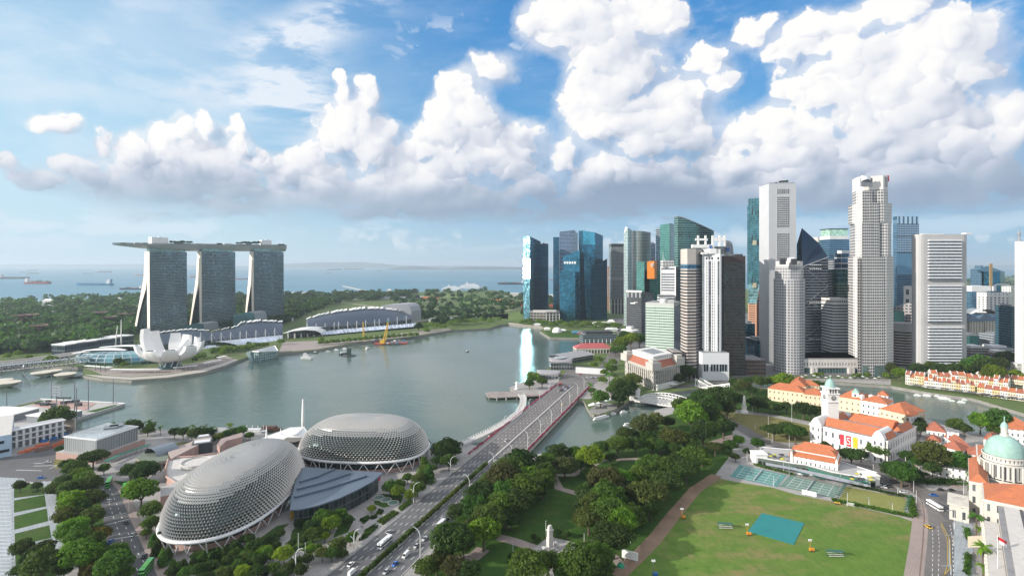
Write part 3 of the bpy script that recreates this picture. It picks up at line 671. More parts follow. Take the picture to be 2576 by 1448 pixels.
f2=rect3(ix(1690),ix(1822),None,D+16,180,26);shaft(t,'lower_wing',f2,0,iy(690,D),GREENT,(3,4))
mb=MB();A0=(XU(ix(1662),D-6),D-6);A1=(XU(ix(1750),D-10),D-10);A2=(XU(ix(1780),D+12),D+12)
mb.prism([A0,A1,A2,(XU(ix(1668),D+14),D+14)],iy(790,D),0,0,0,None,[iy(582,D),iy(575,D),iy(575,D),iy(582,D)])
sb=mb.build('sign_box',mat('orange_sign',(.75,.24,.03),.5),t)
mb=MB()
for a,b_ in(((1712,610),(1712,640)),((1712,640),(1728,650)),((1728,650),(1738,612)),((1720,606),(1742,604))):
 mb.tube(AT('I',*a,D-11.5),AT('I',*b_,D-11.5),1.1,None,4)
mb.build('sign_mark',WHITE,sb)
D=1010;f=rect3(jx(338),jx(518),jx(575),D,181);t=tower('office_tower','white framed office tower with horizontal bands and twin antenna masts',f)
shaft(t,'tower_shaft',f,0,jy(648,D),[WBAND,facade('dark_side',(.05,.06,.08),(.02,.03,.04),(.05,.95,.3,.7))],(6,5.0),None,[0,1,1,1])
mb=MB()
for a,b_ in((-.01,.05),(.95,1.02)):mb.prism(on_face(f,a,b_,.9,1.5),0,jy(648,D)+1,0,0)
for y in(650,705,965):mb.prism(on_face(f,0.051,.949,.8,1.4),jy(y+6,D),jy(y+6,D)+1.8,0,0,bottom=True)
mb.build('white_frame',WHITE,t)
f2=rect3(jx(365),jx(498),None,D+4,180,16);shaft(t,'roof_house',f2,jy(648,D),jy(572,D),facade('roof_house_wall',(.6,.6,.6),(.1,.1,.12),(.1,.9,.35,.75)),(5,5))
f2=rect3(jx(318),jx(505),None,D-10,180,12);shaft(t,'front_block',f2,0,jy(985,D),WBAND,(9,5))
mb=MB();p=(XU(jx(367),D+6),D+6);mb.tube((*p,jy(640,D)),(*p,jy(470,D)),.5,.2,5);mb.tube((p[0]+3,p[1],jy(640,D)),(p[0]+3,p[1],jy(545,D)),.4,.3,5);mb.build('antenna',WHITE,t)
D=1120;f=rect3(gx(1268),gx(1385),gx(1480),D,182);t=tower('office_block','dark grey office block with white mark near its top behind the mint green block',f)
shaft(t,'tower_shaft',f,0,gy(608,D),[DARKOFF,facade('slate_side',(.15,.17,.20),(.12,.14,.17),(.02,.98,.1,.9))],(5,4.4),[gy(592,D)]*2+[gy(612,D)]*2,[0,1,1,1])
mb=MB()
for k in range(4):mb.prism(on_face(f,.08+k*.27,.12+k*.27,.5,1),gy(640,D),gy(600,D),0,0)
mb.prism(on_face(f,-.03,1.03,.9,2),gy(600,D),gy(585,D),0,0,bottom=True);mb.build('roof_frame',WHITE2,t)
mb=MB();mb.prism(on_face(f,.27,.58,.7,.5),gy(692,D),gy(684,D),0,0,bottom=True);mb.prism(on_face(f,.5,.74,.7,.5),gy(682,D),gy(677,D),0,0,bottom=True);mb.build('sign_mark',WHITE,t)
D=868;f=rect3(gx(1418),gx(1642),gx(1690),D,181);t=tower('office_block','pale mint green office block with rows of small windows behind the colonial hotel',f)
shaft(t,'tower_shaft',f,0,gy(712,D),[MINT,BLUEB],(3.4,4.3),None,[0,1,1,1]);shaft(t,'roof_storey',f,gy(712,D),gy(685,D),mat('pale_grey_panels',(.5,.52,.5)),None)
mb=MB();mb.lathe([(6,0),(6,5),(5.5,6),(0,6.2)],(XU(gx(1560),D+16),D+16,gy(685,D)),20);mb.build('cooling_tower',WHITE,t)
mb=MB();mb.box((XU(gx(1612),D+14),D+14,gy(685,D)),(9,9,4));mb.build('roof_plant',WHITE2,t)
D=712;P=[]
for k in range(7):a=k/6;P.append((XU(jx(lerp(578,660,a)),D+22*(1-a)**2-2*a),D+22*(1-a)**2-2*a))
P+=[(XU(jx(766),D),D),(XU(jx(838),D+14),D+14),(XU(jx(838),D+40),D+40),(XU(jx(600),D+44),D+44)]
t=tower('office_tower','grey and pink banded tower with curved flank and blank stone crown',P)
SIDE_SHADED=facade('grey_side',(.24,.23,.23),(.03,.035,.045),(.05,.95,.08,.5),.5,.15,.02)  # darker copy of the bands: shade of the side faces in the colour
sel=[0]*7+[1,1,1,0]
shaft(t,'tower_shaft',P,12,jy(672,D),[BANDS,SIDE_SHADED],(5,4.15),None,sel)
shaft(t,'glass_storey',scl(P,.99),jy(672,D),jy(615,D),STEELB,(5,5))
shaft(t,'stone_crown',P,jy(615,D),jy(430,D),[mat('pink_grey_stone',(.52,.47,.43),.6,var=.1,scale=.06),mat('grey_stone',(.27,.255,.25),.6,var=.1)],None,None,sel)  # side faces take a darker stone, their shade put into the colour
shaft(t,'base_storeys',scl(P,.97),0,12,facade('arcade_base',(.3,.28,.27),(.03,.04,.05),(.2,.8,.05,.9)),(6,6))
f2=rect3(gx(1637),gx(1702),None,D-4,180,30);shaft(t,'podium',f2,0,gy(1062,D),BANDS,(5,4.15))
D=708;f=rect3(jx(852),jx(1058),jx(1092),D,181.5);t=tower('office_tower','white tower with vertical dark window strips and stepped crown',f)
z1=jy(490,D)
shaft(t,'tower_shaft',f,20,z1,[mat('white_cladding',(.68,.70,.73),.5,var=.06,scale=.08)],None)
for k,(a,b_)in enumerate(((.16,.26),(.31,.46),(.49,.60),(.64,.70),(.84,.95))):
 mb=MB();q=on_face(f,a,b_,.25,1.5);mb.prism(q,24,jy(575,D),0,0,(math.dist(q[0],q[1]),3.9))
 mb.build('window_strip',DECO if k not in(1,4)else facade('dark_strip',(.16,.17,.18),(.10,.11,.12),(.02,.98,.1,.95),.4,.2),t)
for a in(.2,.36,.52,.88):
 mb=MB();mb.prism(on_face(f,a-.05,a+.05,.3,.6),jy(560,D),jy(560,D)+3.4,0,0,bottom=True);mb.build('crown_window',DARK,t)
f2=rect3(jx(838),jx(905),None,D+2,180,24);blockp(t,'crown_step',f2,z1-.5,jy(470,D),WHITE)
f2=rect3(jx(905),jx(1060),None,D+3,180,22);blockp(t,'crown_step',f2,z1,jy(432,D),WHITE)
f2=rect3(jx(930),jx(1012),None,D+2,180,10);blockp(t,'crown_cap',f2,z1,jy(425,D),WHITE)
f2=rect3(gx(1868),gx(2078),None,D-8,180,34);shaft(t,'podium',f2,0,gy(1068,D),mat('white_podium',(.70,.71,.73),.5,var=.06),None)
mb=MB()
for x in(1885,1905,1940,1962,1985,2010,2030,2052):mb.box((XU(gx(x),D-8),D-8.2,gy(1212,D)),(2.2,.6,9))
mb.build('podium_window',GLASSD,t)
D=800;f=rect3(jx(830),jx(1100),jx(1205),D,182);t=tower('office_tower','tower behind the white pier tower topped by white roof frames and curved screen',f)
shaft(t,'tower_shaft',f,0,jy(400,D),GREYG,(3,4));mb=MB()
for x in(790,880,965,1050,1110):mb.box((XU(jx(x),D-2),D-2,jy(400,D)),(2.4,2.4,16))
mb.box((XU(jx(1040),D-2),D-2,jy(335,D)),(XU(jx(1115),D)-XU(jx(960),D),2.2,5));mb.box((XU(jx(830),D-2),D-2,jy(330,D)),(18,2.2,3));mb.box((XU(jx(845),D-3),D-3,jy(420,D)),(32,6,5));mb.build('roof_frame',WHITE,t)
mb=MB();rows=[[AT('J',1120,y,D+dd)for dd in(4,20)]for y in(500,330)];pts=[AT('J',x,y,D+8)for x,y in((1118,325),(1160,330),(1195,350),(1208,385),(1222,490))]
mb.loft([[(p.x,p.y,p.z)for p in pts],[(p.x,p.y+14,p.z)for p in pts]]);mb.faces([(p.x,p.y,p.z)for p in pts]+[(pts[0].x,D+8,pts[-1].z)],[(0,1,2,3,4,5)]);mb.build('curved_screen',GREY,t)
BLP=mat('blue_panel',(.03,.12,.42))
for a in(((XU(jx(1150),D+5),D+5,jy(455,D)),(4,1,5)),((XU(jx(932),D-3.5),D-6.4,jy(430,D)),(3,.6,5))):mb=MB();mb.box(*a);mb.build('blue_panel',BLP,t)
D=730;f=rect3(jx(1097),jx(1362),None,D,178,30);t=tower('office_tower','dark brown tower with teal window bands beside the white pier tower',f)
shaft(t,'tower_shaft',f,0,jy(590,D),BROWN,(3.2,4.0));shaft(t,'blank_crown',f,jy(590,D),jy(515,D),mat('dark_brown_cladding',(.055,.035,.032),.5),None);f2=rect3(jx(1230),jx(1330),None,D+6,178,10);blockp(t,'roof_plant',f2,jy(515,D),jy(492,D),DARK)
f2=rect3(hx(90),hx(222),None,D+3,180,40);shaft(t,'podium',f2,0,hy(1295,D),facade('brown_podium',(.13,.08,.065),(.03,.05,.05),(.1,.9,.4,.8)),(4,5))
D=1046;t=thing('office_tower','teal glass and pink granite tower that widens at its foot','tower',(XU(hx(170),D),D,0))
f=rect3(hx(98),hx(192),hx(243),D,176)
shaft(t,'tower_shaft',scl(f,1.0),hy(790,D),hy(255,D),[REPT,TEALD],(3,4.2),None,[0,1,1,1])
shaft(t,'crown',scl(f,.90),hy(255,D),hy(207,D),[REPT,TEALD],(3,4.2),None,[0,1,1,1]);mb=MB();mb.lathe([(1.6,0),(1.6,3),(0,3.5)],(XU(hx(187),D+10),D+10,hy(207,D)),8);mb.build('beacon',mat('red_paint',(.5,.03,.02)),t)
g=[(XU(hx(185),D-3),D-3),(XU(hx(214),D-3),D-3),(XU(hx(214),D+14),D+14),(XU(hx(185),D+14),D+14)]
mb=MB();mb.prism(g,hy(540,D),hy(258,D),0,1,(4,4.2))
w=lambda a,b_:[(XU(hx(a),D-3),D-3),(XU(hx(b_),D-3),D-3),(XU(hx(b_),D+14),D+14),(XU(hx(a),D+14),D+14)]
mb.build('granite_strip',[REPP,BRICKP],t);mb=MB();mb.prism(w(180,220),hy(800,D),hy(560,D),0,1,(14,4.2));mb.build('granite_flank',[REPP,BRICKP],t)
mb=MB()
lo,up_=w(160,243),w(180,220)
for i in range(4):
 j=(i+1)%4;mb.add([(*lo[i],hy(905,D)),(*lo[j],hy(905,D)),(*up_[j],hy(800,D)),(*up_[i],hy(800,D))],0,[(0,0),(2,0),(2,5),(0,5)])
mb.prism(lo,0,hy(905,D),0,1,(12,4.2));mb.build('granite_skirt',[REPP,BRICKP],t)
mb=MB();lo=rect3(hx(103),hx(160),hx(200),D-5,176);mb.prism(lo,0,hy(915,D),0,1,(12,4.2));mb.build('granite_base',[facade('orange_granite',(.56,.30,.18),(.04,.03,.03),(.12,.88,.3,.7),.3,.2),BRICKP],t)
mb=MB();up_=rect3(hx(108),hx(186),hx(200),D-1,176)
for i in range(4):
 j=(i+1)%4;mb.add([(*lo[i],hy(915,D)),(*lo[j],hy(915,D)),(*up_[j],hy(785,D)),(*up_[i],hy(785,D))],0,[(0,0),(5,0),(5,6),(0,6)])
mb.build('glass_skirt',facade('pale_teal_glass',(.16,.30,.31),(.14,.30,.32),(.03,.97,.1,.95)),t)
for yy in(510,795):
 mb=MB();mb.box((XU(hx(147),D-1.5),D-1.5,hy(yy+14,D)),(7,1.0,9));mb.build('cream_face_panel',mat('cream_panel',(.60,.55,.38),.4),t)  # plain cream boxes set on the tower face
for(a,b_)in((265,325),(460,505),(745,790)):
 mb=MB();mb.box((XU(hx(132),D-1),D-1,hy(b_,D)),(1.6,1.2,hy(a,D)-hy(b_,D)));mb.build('recess',DARK,t)
f2=rect3(hx(100),hx(150),None,960,180,40);u_=tower('office_block','low dark glass block at the foot of the teal and pink tower',f2);shaft(u_,'block',f2,0,hy(1050,960),TEALD,(4,4));plant(u_,f2,hy(1050,960),.6,4)
f2=rect3(hx(150),hx(242),None,860,180,40);u_=tower('office_block','lower dark glass block with lit sign before the silver tower',f2);shaft(u_,'block',f2,0,hy(1160,860),TEALD,(4,4));plant(u_,f2,hy(1160,860),.5,3);mb=MB();mb.box((XU(hx(183),858),859.6,hy(1232,860)),(1.2,.6,10));mb.build('lit_sign',mat('cyan_sign',(.05,.5,.6)),u_)
D=827;f=rect3(hx(243),hx(425),None,D,179,34);zt=hy(113,D);t=tower('office_tower','tall plain silver slab tower with square window grid and garden on its roof',f)
shaft(t,'tower_shaft',f,0,zt,ONE,None)
x0,x1=XU(hx(296),D),XU(hx(378),D)
for a,b_,n in((201,405,14),(446,760,22)):
 mb=MB();y0=D-.3-(D-f[0][1])*.5*0;cell=(x1-x0)/6;mb.prism([(x0,D-.15+.0),(x1,D-.15),(x1,D+3),(x0,D+3)],hy(b_,D),hy(a,D),0,0,(cell,(hy(a,D)-hy(b_,D))/n));mb.build('window_grid',ONEW,t)
mb=MB();mb.prism([(x0,D-.15),(x1,D-.15),(x1,D+3),(x0,D+3)],hy(180,D),hy(150,D),0,0,((x1-x0)/6,hy(150,D)-hy(180,D)));mb.build('crown_louvre',facade('crown_slots',(.5,.51,.52),(.10,.11,.12),(.2,.85,.02,.98),.2,.3,0),t)
plant(t,f,zt,.94,1.2,GREY,'roof_deck');SILVER_ROOF=(XU(hx(335),D+12),D+12,zt+1.2)
D=735;c=(XU(hx(378),D+24),D+24);rO=(hx(470)-hx(285))/2/F*(D+24)
octo=lambda c,r,rot,n=8:[(c[0]+r*math.cos(rot+k*2*math.pi/n),c[1]+r*math.sin(rot+k*2*math.pi/n))for k in range(n)]
t=tower('office_tower','grey granite octagonal tower with stepped crown in front of the silver slab',[c])
o8=octo(c,rO/math.cos(R(11.25)),R(11.25),16)
shaft(t,'tower_shaft',o8,0,hy(752,D),UOB2,(3.3,3.9));shaft(t,'upper_shaft',octo(c,rO*.93,R(22.5)),hy(752,D),hy(668,D),UOB2,(3.3,3.9))
shaft(t,'crown',octo(c,rO*.88,R(22.5)),hy(668,D),hy(632,D),mat('pale_granite',(.6,.57,.54),.6),None);mb=MB()
for x in(345,420):mb.box((XU(hx(x),D-2),D+2,hy(655,D)),(7,4,8))
mb.build('crown_window',DARK,t);mb=MB();mb.lathe([(6,0),(6,4),(3,5.5),(0,5.6)],(c[0]+4,c[1],hy(632,D)),16);mb.build('roof_plant',WHITE2,t)
D=830;P=rect3(hx(429),hx(463),hx(640),D,135);P=[(XU(hx(429),D+18),D+18),(XU(hx(463),D),D),(XU(hx(640),D+6),D+6),(XU(hx(622),D+46),D+46),(XU(hx(440),D+46),D+46)]
t=tower('office_tower','dark banded glass tower with sharp slanted pyramid roof',P)
zs=hy(670,D);shaft(t,'tower_shaft',P,0,0,[PYR,TEALD],(5,4.3),[hy(520,D),hy(672,D),hy(605,D),hy(605,D),hy(520,D)],[1,0,0,0,1])
mb=MB();ap=AT('H',463,410,D+14);a0,a1,a2,a3,a4=[(P[i][0],P[i][1],z)for i,z in enumerate((hy(520,D),hy(672,D),hy(605,D),hy(605,D),hy(520,D)))]
mid=AT('H',575,510,D+22);mb.faces([ap,a0,a1,a2,a3,a4,mid],[(0,1,2),(0,2,6),(6,2,3),(6,3,4),(0,6,4,5),(0,5,1)]);mb.build('pyramid_roof',PYRG,t)
mb=MB();mb.path([a1,a2],.7,4);mb.build('roof_edge',STEEL,t)
mb=MB()
for k in range(22):z=lerp(hy(1180,D),hy(430,D),k/21);mb.box((P[1][0]+(.0 if z<a1[2]else(z-a1[2])*0),P[1][1]-.7,z if z<a1[2]else a1[2]-1),(.9,.9,1.6))
mb.build('edge_light',WHITE2,t)
for(x0_,y0_),(x1_,y1_)in(((470,670),(640,800)),((640,800),(470,930)),((470,930),(640,1040)),((640,1030),(470,1150))):
 mb=MB();mb.tube(AT('H',x0_,y0_,D-.4+(x0_-463)/177*6),AT('H',x1_,y1_,D-.4+(x1_-463)/177*6),.35,None,4);mb.build('diagonal_brace',STEEL,t)
for yy in(660,686,912,1157):
 mb=MB()
 for k in range(6):mb.box((XU(hx(515+k*14),D+3),D+1.3,hy(yy,D)),(1.6,.8,1.4))
 mb.build('lamp_row_panel',WHITE2,t)
f2=rect3(hx(640),hx(668),None,D+30,180,30);shaft(t,'rear_wing',f2,0,hy(690,D),PYR,(5,4.3))
D=1020;f=rect3(hx(568),hx(646),None,D,180,30);t=tower('office_tower','cream striped tower behind the pyramid topped tower',f);shaft(t,'tower_shaft',f,0,hy(500,D),CREAMB,(4,4.2));plant(t,f,hy(500,D),.75,hy(470,D)-hy(500,D),CONC2)
D=960;f=rect3(hx(636),hx(800),None,D,180,40);t=tower('office_tower','tapering steel blue tower with pale green crown',f);mb=MB();up_=rect3(hx(648),hx(780),None,D+4,180,32);zz=hy(485,D)
for i in range(4):
 j=(i+1)%4;mb.add([(*f[i],0),(*f[j],0),(*up_[j],zz),(*up_[i],zz)],0,[(0,0),(22,0),(22,50),(0,50)])
mb.add([(*q,zz)for q in up_],1);mb.build('tower_shaft',[STEELB,ROOFG],t);shaft(t,'white_storey',scl(up_,.97),zz,hy(462,D),WHITE2,None);shaft(t,'crown',scl(up_,.9),hy(462,D),hy(418,D),facade('mint_crown',(.34,.55,.45),(.4,.62,.5),(.05,.95,.1,.9),.3,.2),(3,4));plant(t,scl(up_,.95),hy(418,D),1,1.5,DARK,'roof_slab')  # crown walls are pale mint green
D=905;f=rect3(hx(680),hx(778),hx(806),D,181);t=tower('office_tower','white and dark glass tower with flat roof below the green crowned tower',f);shaft(t,'tower_shaft',f,0,hy(580,D),[facade('white_sided_glass',(.5,.52,.55),(.03,.07,.12),(.02,.98,.0,.8)),WBAND],(9,9));plant(t,f,hy(580,D),.7,hy(560,D)-hy(580,D),WHITE2)
f2=rect3(hx(640),hx(682),None,D+8,180,20);shaft(t,'side_wing',f2,0,hy(620,D),WBAND,(5,4))
D=865;f=rect3(hx(697),hx(812),None,D,180,30);t=tower('office_tower','dark green glass tower half hidden beside the tall granite tower',f);shaft(t,'tower_shaft',f,0,hy(780,D),facade('green_black_bands',(.12,.18,.14),(.02,.06,.045),(.05,.95,.1,.7)),(4,4.4));shaft(t,'upper_shaft',f,hy(780,D),hy(686,D),GREEND,(2,8))
D=800;f=rect3(hx(673),hx(795),None,D,181,30);t=tower('office_block','white office block with horizontal window slots below the dark green tower',f);shaft(t,'block',f,0,hy(918,D),WBAND,(22,4.4));shaft(t,'roof_storey',f,hy(918,D),hy(882,D),facade('louvre_top',(.62,.6,.58),(.06,.07,.08),(.2,.8,.3,.6)),(3,hy(882,D)-hy(918,D)))
f=rect3(hx(660),hx(700),None,1000,180,30);t=tower('office_tower','pale blue grey tower strip behind the white office block',f);shaft(t,'tower_shaft',f,0,hy(740,1000),mat('pale_blue_panels',(.46,.52,.58)),None)
D=728;t=thing('office_tower','tallest cream granite tower, stepped and chamfered, with arched screen in its crown','tower',(XU(hx(940),D+26),D+26,0))
c=(XU(hx(940),D+26),D+26)
def octg(ux0,ux1,k,rot=0):
 r=(hx(ux1)-hx(ux0))/2/F*(D+20);cx=XU((hx(ux0)+hx(ux1))/2,D+20)
 pts=[]
 for q in range(4):
  a=R(rot)+q*math.pi/2
  for s_ in(-k,k):pts.append((cx+r*math.cos(a+s_),c[1]+r*math.sin(a+s_)))
 return pts
for nm,a,b_,z0,z1,k,rot in(('base_shaft',812,1068,600,1405,.40,76),('middle_shaft',813,1064,375,600,.62,70),('upper_shaft',813,1058,240,375,.36,74),('top_shaft',830,1042,150,240,.55,70),('crown',831,1041,56,150,.55,70)):
 P=octg(a,b_,k,rot);n=len(P)
 sel=[0 if i%2==0 else 1 for i in range(n)]
 shaft(t,nm,P,0 if z1==1405 else hy(z1,D),hy(z0,D),[UOBW,UOBS]if nm!='crown' else[mat('white_granite',(.66,.63,.60),.6,var=.06),mat('white_granite',(.66,.63,.60),.6,var=.06)],(3.15,3.95),None,sel,cap=CONC2)
for x0_,x1_,yt,dd in((868,930,160,2.5),(866,938,375,-1),(918,980,240,0),(905,1010,600,-1.5),(1030,1060,375,8),(836,862,610,4)):
 f=[(XU(hx(x0_),D+dd),D+dd),(XU(hx(x1_),D+dd+1),D+dd+1),(XU(hx(x1_),D+dd+20),D+dd+20),(XU(hx(x0_),D+dd+20),D+dd+20)]
 shaft(t,'window_bay',f,0,hy(yt,D),UOBW,(3.15,3.95),cap=CONC2)
f=[(XU(hx(942),D-3.2),D-3.2),(XU(hx(968),D-4),D-4),(XU(hx(968),D+10),D+10),(XU(hx(942),D+10),D+10)]
SHG=mat('shadow_grey_panel',(.20,.21,.23),.5)
for a in(((XU(hx(899),D+2),D+3.4,hy(132,D)),(15,3,11.5)),((XU(hx(1012),D+8),D+8.5,hy(130,D)),(9,4,13))):mb=MB();mb.box(*a);mb.build('crown_shade_panel',SHG,t)  # grey boxes paint in the shade of the crown's dark recesses
mb=MB();rows=[]
for k in range(9):a=k/8;rows.append([(XU(hx(lerp(868,932,a)),D-1),D+1.5-3.5*math.sin(a*math.pi),hy(96+0,D)+2*math.sin(a*math.pi)),(XU(hx(lerp(868,932,a)),D-1),D+1.5-3.5*math.sin(a*math.pi),hy(62,D)-2*math.sin(a*math.pi)+1)])
mb.loft(rows);mb.build('arched_screen',mat('white_metal_screen',(.75,.76,.77),.3,.4),t)
mb=MB();mb.box((XU(hx(1031),D+12),D+9.8,hy(92,D)),(3.0,.8,8));mb.build('red_sign',mat('red_sign',(.6,.03,.04)),t)
for x0_,x1_,dd in((868,900,-1.2),(948,1018,-1.8)):
 mb=MB();mb.box((XU(hx((x0_+x1_)/2),D+dd),D+dd-.3,0),(XU(hx(x1_),D)-XU(hx(x0_),D),1,14));mb.build('glass_lobby',facade('lobby_glass',(.4,.42,.42),(.10,.22,.22),(.06,.94,.02,.98)),t)
D=745;f=[(XU(hx(470),D),D),(XU(hx(868),D),D),(XU(hx(868),D+40),D+40),(XU(hx(470),D+40),D+40)]
t=tower('podium_building','low white stone podium raised on broad columns between the two granite towers',f,'building')
shaft(t,'upper_hall',f,hy(1345,D),hy(1285,D),facade('podium_stone',(.60,.57,.54),(.05,.055,.06),(.36,.64,.35,.7),.3,.2),(4.2,10));shaft(t,'glass_storey',scl(f,.96),0,hy(1345,D),facade('podium_glass',(.25,.3,.3),(.08,.15,.16),(.05,.95,.02,.98)),(4,14))
PCM=mat('podium_column',(.58,.55,.52))
for x in(535,552,782,800):mb=MB();mb.box((XU(hx(x),D-1),D-1,0),(4.4,4.4,hy(1345,D)-.1));mb.build('column',PCM,t);plant(t,scl(f,.9),hy(1285,D),.92,3.5,mat('podium_roof',(.40,.36,.32)),'roof_terrace');parapet(t,f,hy(1285,D),1.2)
D=1050;f=rect3(hx(1076),hx(1122),hx(1247),D,120);f=[(XU(hx(1073),D+16),D+16),(XU(hx(1100),D),D),(XU(hx(1247),D+4),D+4),(XU(hx(1240),D+46),D+46),(XU(hx(1090),D+46),D+46)]
t=tower('office_tower','tall hazy blue tower with vertical fins round its top',f)
for nm,a,b_,m_ in(('base_storeys',1405,725,facade('blue_base_bands',(.06,.12,.18),(.03,.08,.13),(0,1,.2,.8),.6,.15)),('blank_storeys',722,578,mat('blue_panels',(.12,.26,.38),.35,.4)),('middle_storeys',575,470,CAPT),('upper_storeys',466,384,CAPT),('fin_crown',382,332,facade('crown_fins',(.42,.56,.68),(.08,.18,.28),(.3,.7,0,1)))):
 shaft(t,nm,f if nm!='fin_crown' else scl(f,.99),0 if a==1405 else hy(a,D),hy(b_,D),[m_,STEELB],(3.4 if nm!='fin_crown' else 9,4.4 if nm!='fin_crown' else 40),None,[1,0,0,0,0])
mb=MB()
for y in(722,576,467,383):mb.prism(scl(f,1.004),hy(y+3,D),hy(y,D)-.1,0,0)
mb.build('floor_belt',DARK,t)
D=742;t=thing('office_tower','broad concrete slab tower with rounded ends and three stacked window blocks','tower',(XU(hx(1413),D+12),D+12,0))
x0,x1=XU(hx(1238),D),XU(hx(1588),D);rr=8.5;P=[]
for k in range(9):a=R(90+180*k/8);P.append((x0+rr+rr*math.cos(a),D+rr+rr*math.sin(a)))
for k in range(9):a=R(-90+180*k/8);P.append((x1-rr+rr*math.cos(a),D+rr+rr*math.sin(a)))
zt=hy(452,D);shaft(t,'slab',P,12,zt,CONCT,None,cap=CONCT)
Pb=[(q[0],q[1])for q in P];
for a,b_ in((490,760),(793,1043),(1070,1330)):
 xa,xb=XU(hx(1305),D),XU(hx(1521),D);mb=MB();n=13
 mb.prism([(xa,D-2.6),(xb,D-2.6),(xb,D+2),(xa,D+2)],hy(b_,D),hy(a,D),0,1,((xb-xa)/26,(hy(a,D)-hy(b_,D))/n),bottom=True)
 wb=mb.build('window_block',[OCB,CONCT],t);mb=MB()
 for k in range(n):z=lerp(hy(b_,D),hy(a,D),(k+.62)/n);mb.box(((xa+xb)/2,D-2.9,z),(xb-xa+.4,.8,1.9))
 mb.build('floor_slat',mat('white_floor_edge',(.70,.72,.75),.45),wb)
for x in(1262,1330,1500,1562):blockp(t,'leg',[(XU(hx(x),D)-6,D+1),(XU(hx(x),D)+6,D+1),(XU(hx(x),D)+6,D+15),(XU(hx(x),D)-6,D+15)],0,12,CONCT)
blockp(t,'lobby',[(XU(hx(1345),D),D+5),(XU(hx(1490),D),D+5),(XU(hx(1490),D),D+14),(XU(hx(1345),D),D+14)],0,11.8,GLASSD)
mb=MB();mb.tube(AT('H',1388,1337,D-.3),AT('H',1400,1333,D-.3),1.1,1.1,5)
for k in range(4):mb.box((XU(hx(1408+k*9),D),D-.25,hy(1341,D)),(2.2,.4,1.8))
mb.build('red_sign',mat('red_sign_letters',(.50,.08,.05)),t)
for a in(((XU(hx(1565),D+8),D+8,zt),(8,8,2.2)),((XU(hx(1330),D+8),D+8,zt),(30,6,1.2))):mb=MB();mb.box(*a);mb.build('roof_plant',WHITE2,t)
D=800;c=(XU(hx(1135),D+14),D+14);t=tower('office_block','round office block with curved glass bands in the shade beside the granite tower',[c]);mb=MB();rad=XU(hx(1200),D+14)-c[0];mb.prism(octo(c,rad,0,28),0,hy(1105,D),0,1,(4,4));mb.build('tower_shaft',[BANDS,ROOFG],t);mb=MB();mb.prism(octo(c,rad*.92,0,28),hy(1105,D),hy(1050,D),0,1);mb.build('upper_drum',[CONCT,ROOFG],t)
D=880;f=rect3(hx(1070),hx(1205),hx(1244),D,178);t=tower('office_block','pink grey office block with sloping shoulder behind the round block',f);shaft(t,'block',f,0,hy(950,D),facade('pink_grey_office',(.34,.31,.31),(.04,.10,.11),(.2,.8,.3,.7)),(6,5),[hy(950,D),hy(905,D),hy(895,D),hy(950,D)]);
mb=MB();mb.box((XU(hx(1115),D-1),D-1,0),(14,4,hy(968,D)));mb.build('glass_bay',GREEND,t)
D=1150;f=rect3(hx(1066),hx(1088),None,D,180,20);t=tower('residential_tower','slim white residential tower peeping from behind the granite tower',f);shaft(t,'tower_shaft',f,0,hy(625,D),WGRID,(5,3.6))
D=1000;f=rect3(hx(1196),hx(1240),None,D,180,20);t=tower('office_block','small white block with square openings peeping past the concrete slab tower',f);shaft(t,'block',f,0,hy(800,D),facade('white_frame_block',(.66,.62,.58),(.18,.20,.22),(.3,.7,.2,.75)),(22,18))
D=1400;f=rect3(hx(1590),hx(1665),hx(1705),D,180);t=tower('office_tower','dark blue block among the hazy low towers past the concrete slab',f);shaft(t,'block',f,0,hy(682,D),STEELB,(4,4.2));plant(t,f,hy(682,D),.5,8,STEELB)
f=[(XU(hx(1680),D-20),D-20),(XU(hx(1720),D-34),D-34),(XU(hx(1790),D-30),D-30),(XU(hx(1820),D),D),(XU(hx(1700),D+30),D+30)];t=tower('office_tower','teal glass pair with pitched roof and orange corner past the concrete slab',f);shaft(t,'block',f,0,hy(700,D),TEAL,(4,4.2));mb=MB();mb.hip(rect3(hx(1690),hx(1810),None,D-20,180,40),hy(700,D),hy(665,D)-hy(700,D),0,0);mb.build('roof',TEAL,t);mb=MB();mb.box((XU(hx(1730),D-36),D-35,hy(830,D)),(7,2,70));mb.build('orange_bay',facade('orange_bay',(.42,.25,.08),(.1,.2,.2),(.2,.8,.3,.7)),t)  # corner bay has orange walls
D=1160;f=rect3(hx(1586),hx(1852),hx(1872),D,179);t=tower('hotel_block','broad white hotel block with rows of square windows past the concrete slab',f,'building');shaft(t,'block',f,0,hy(868,D),WGRID,(6.5,5));shaft(t,'roof_storey',scl(f,1.0),hy(868,D),hy(845,D),facade('white_roof_storey',(.68,.68,.66),(.15,.15,.15),(.4,.6,.3,.6)),(6.5,9))
D=1220;f=rect3(hx(1800),hx(1862),hx(1896),D,179);t=tower('residential_tower','white flats tower behind the broad hotel block',f);shaft(t,'block',f,0,hy(800,D),WGRID,(5,3.6))
D=1200;f=rect3(hx(1600),hx(1735),None,D,180,40);t=tower('office_block','low roofed block behind the broad hotel, with curved pale roof',f);shaft(t,'block',f,0,hy(835,D),STEELB,(5,4));plant(t,f,hy(835,D),.95,12,WHITE2)
D=1190;f=rect3(hx(1735),hx(1795),None,D,180,30);t=tower('office_block','blue glass block with white rooftop maintenance arm',f);shaft(t,'block',f,0,hy(832,D),STEELB,(4,4));mb=MB();q=AT('H',1750,800,D+5);mb.path([q,AT('H',1765,788,D+5),AT('H',1850,790,D+5)],1.5,5);mb.box((q.x,q.y,hy(832,D)),(5,5,q.z-hy(832,D)));mb.build('roof_crane',WHITE2,t)
D=1010
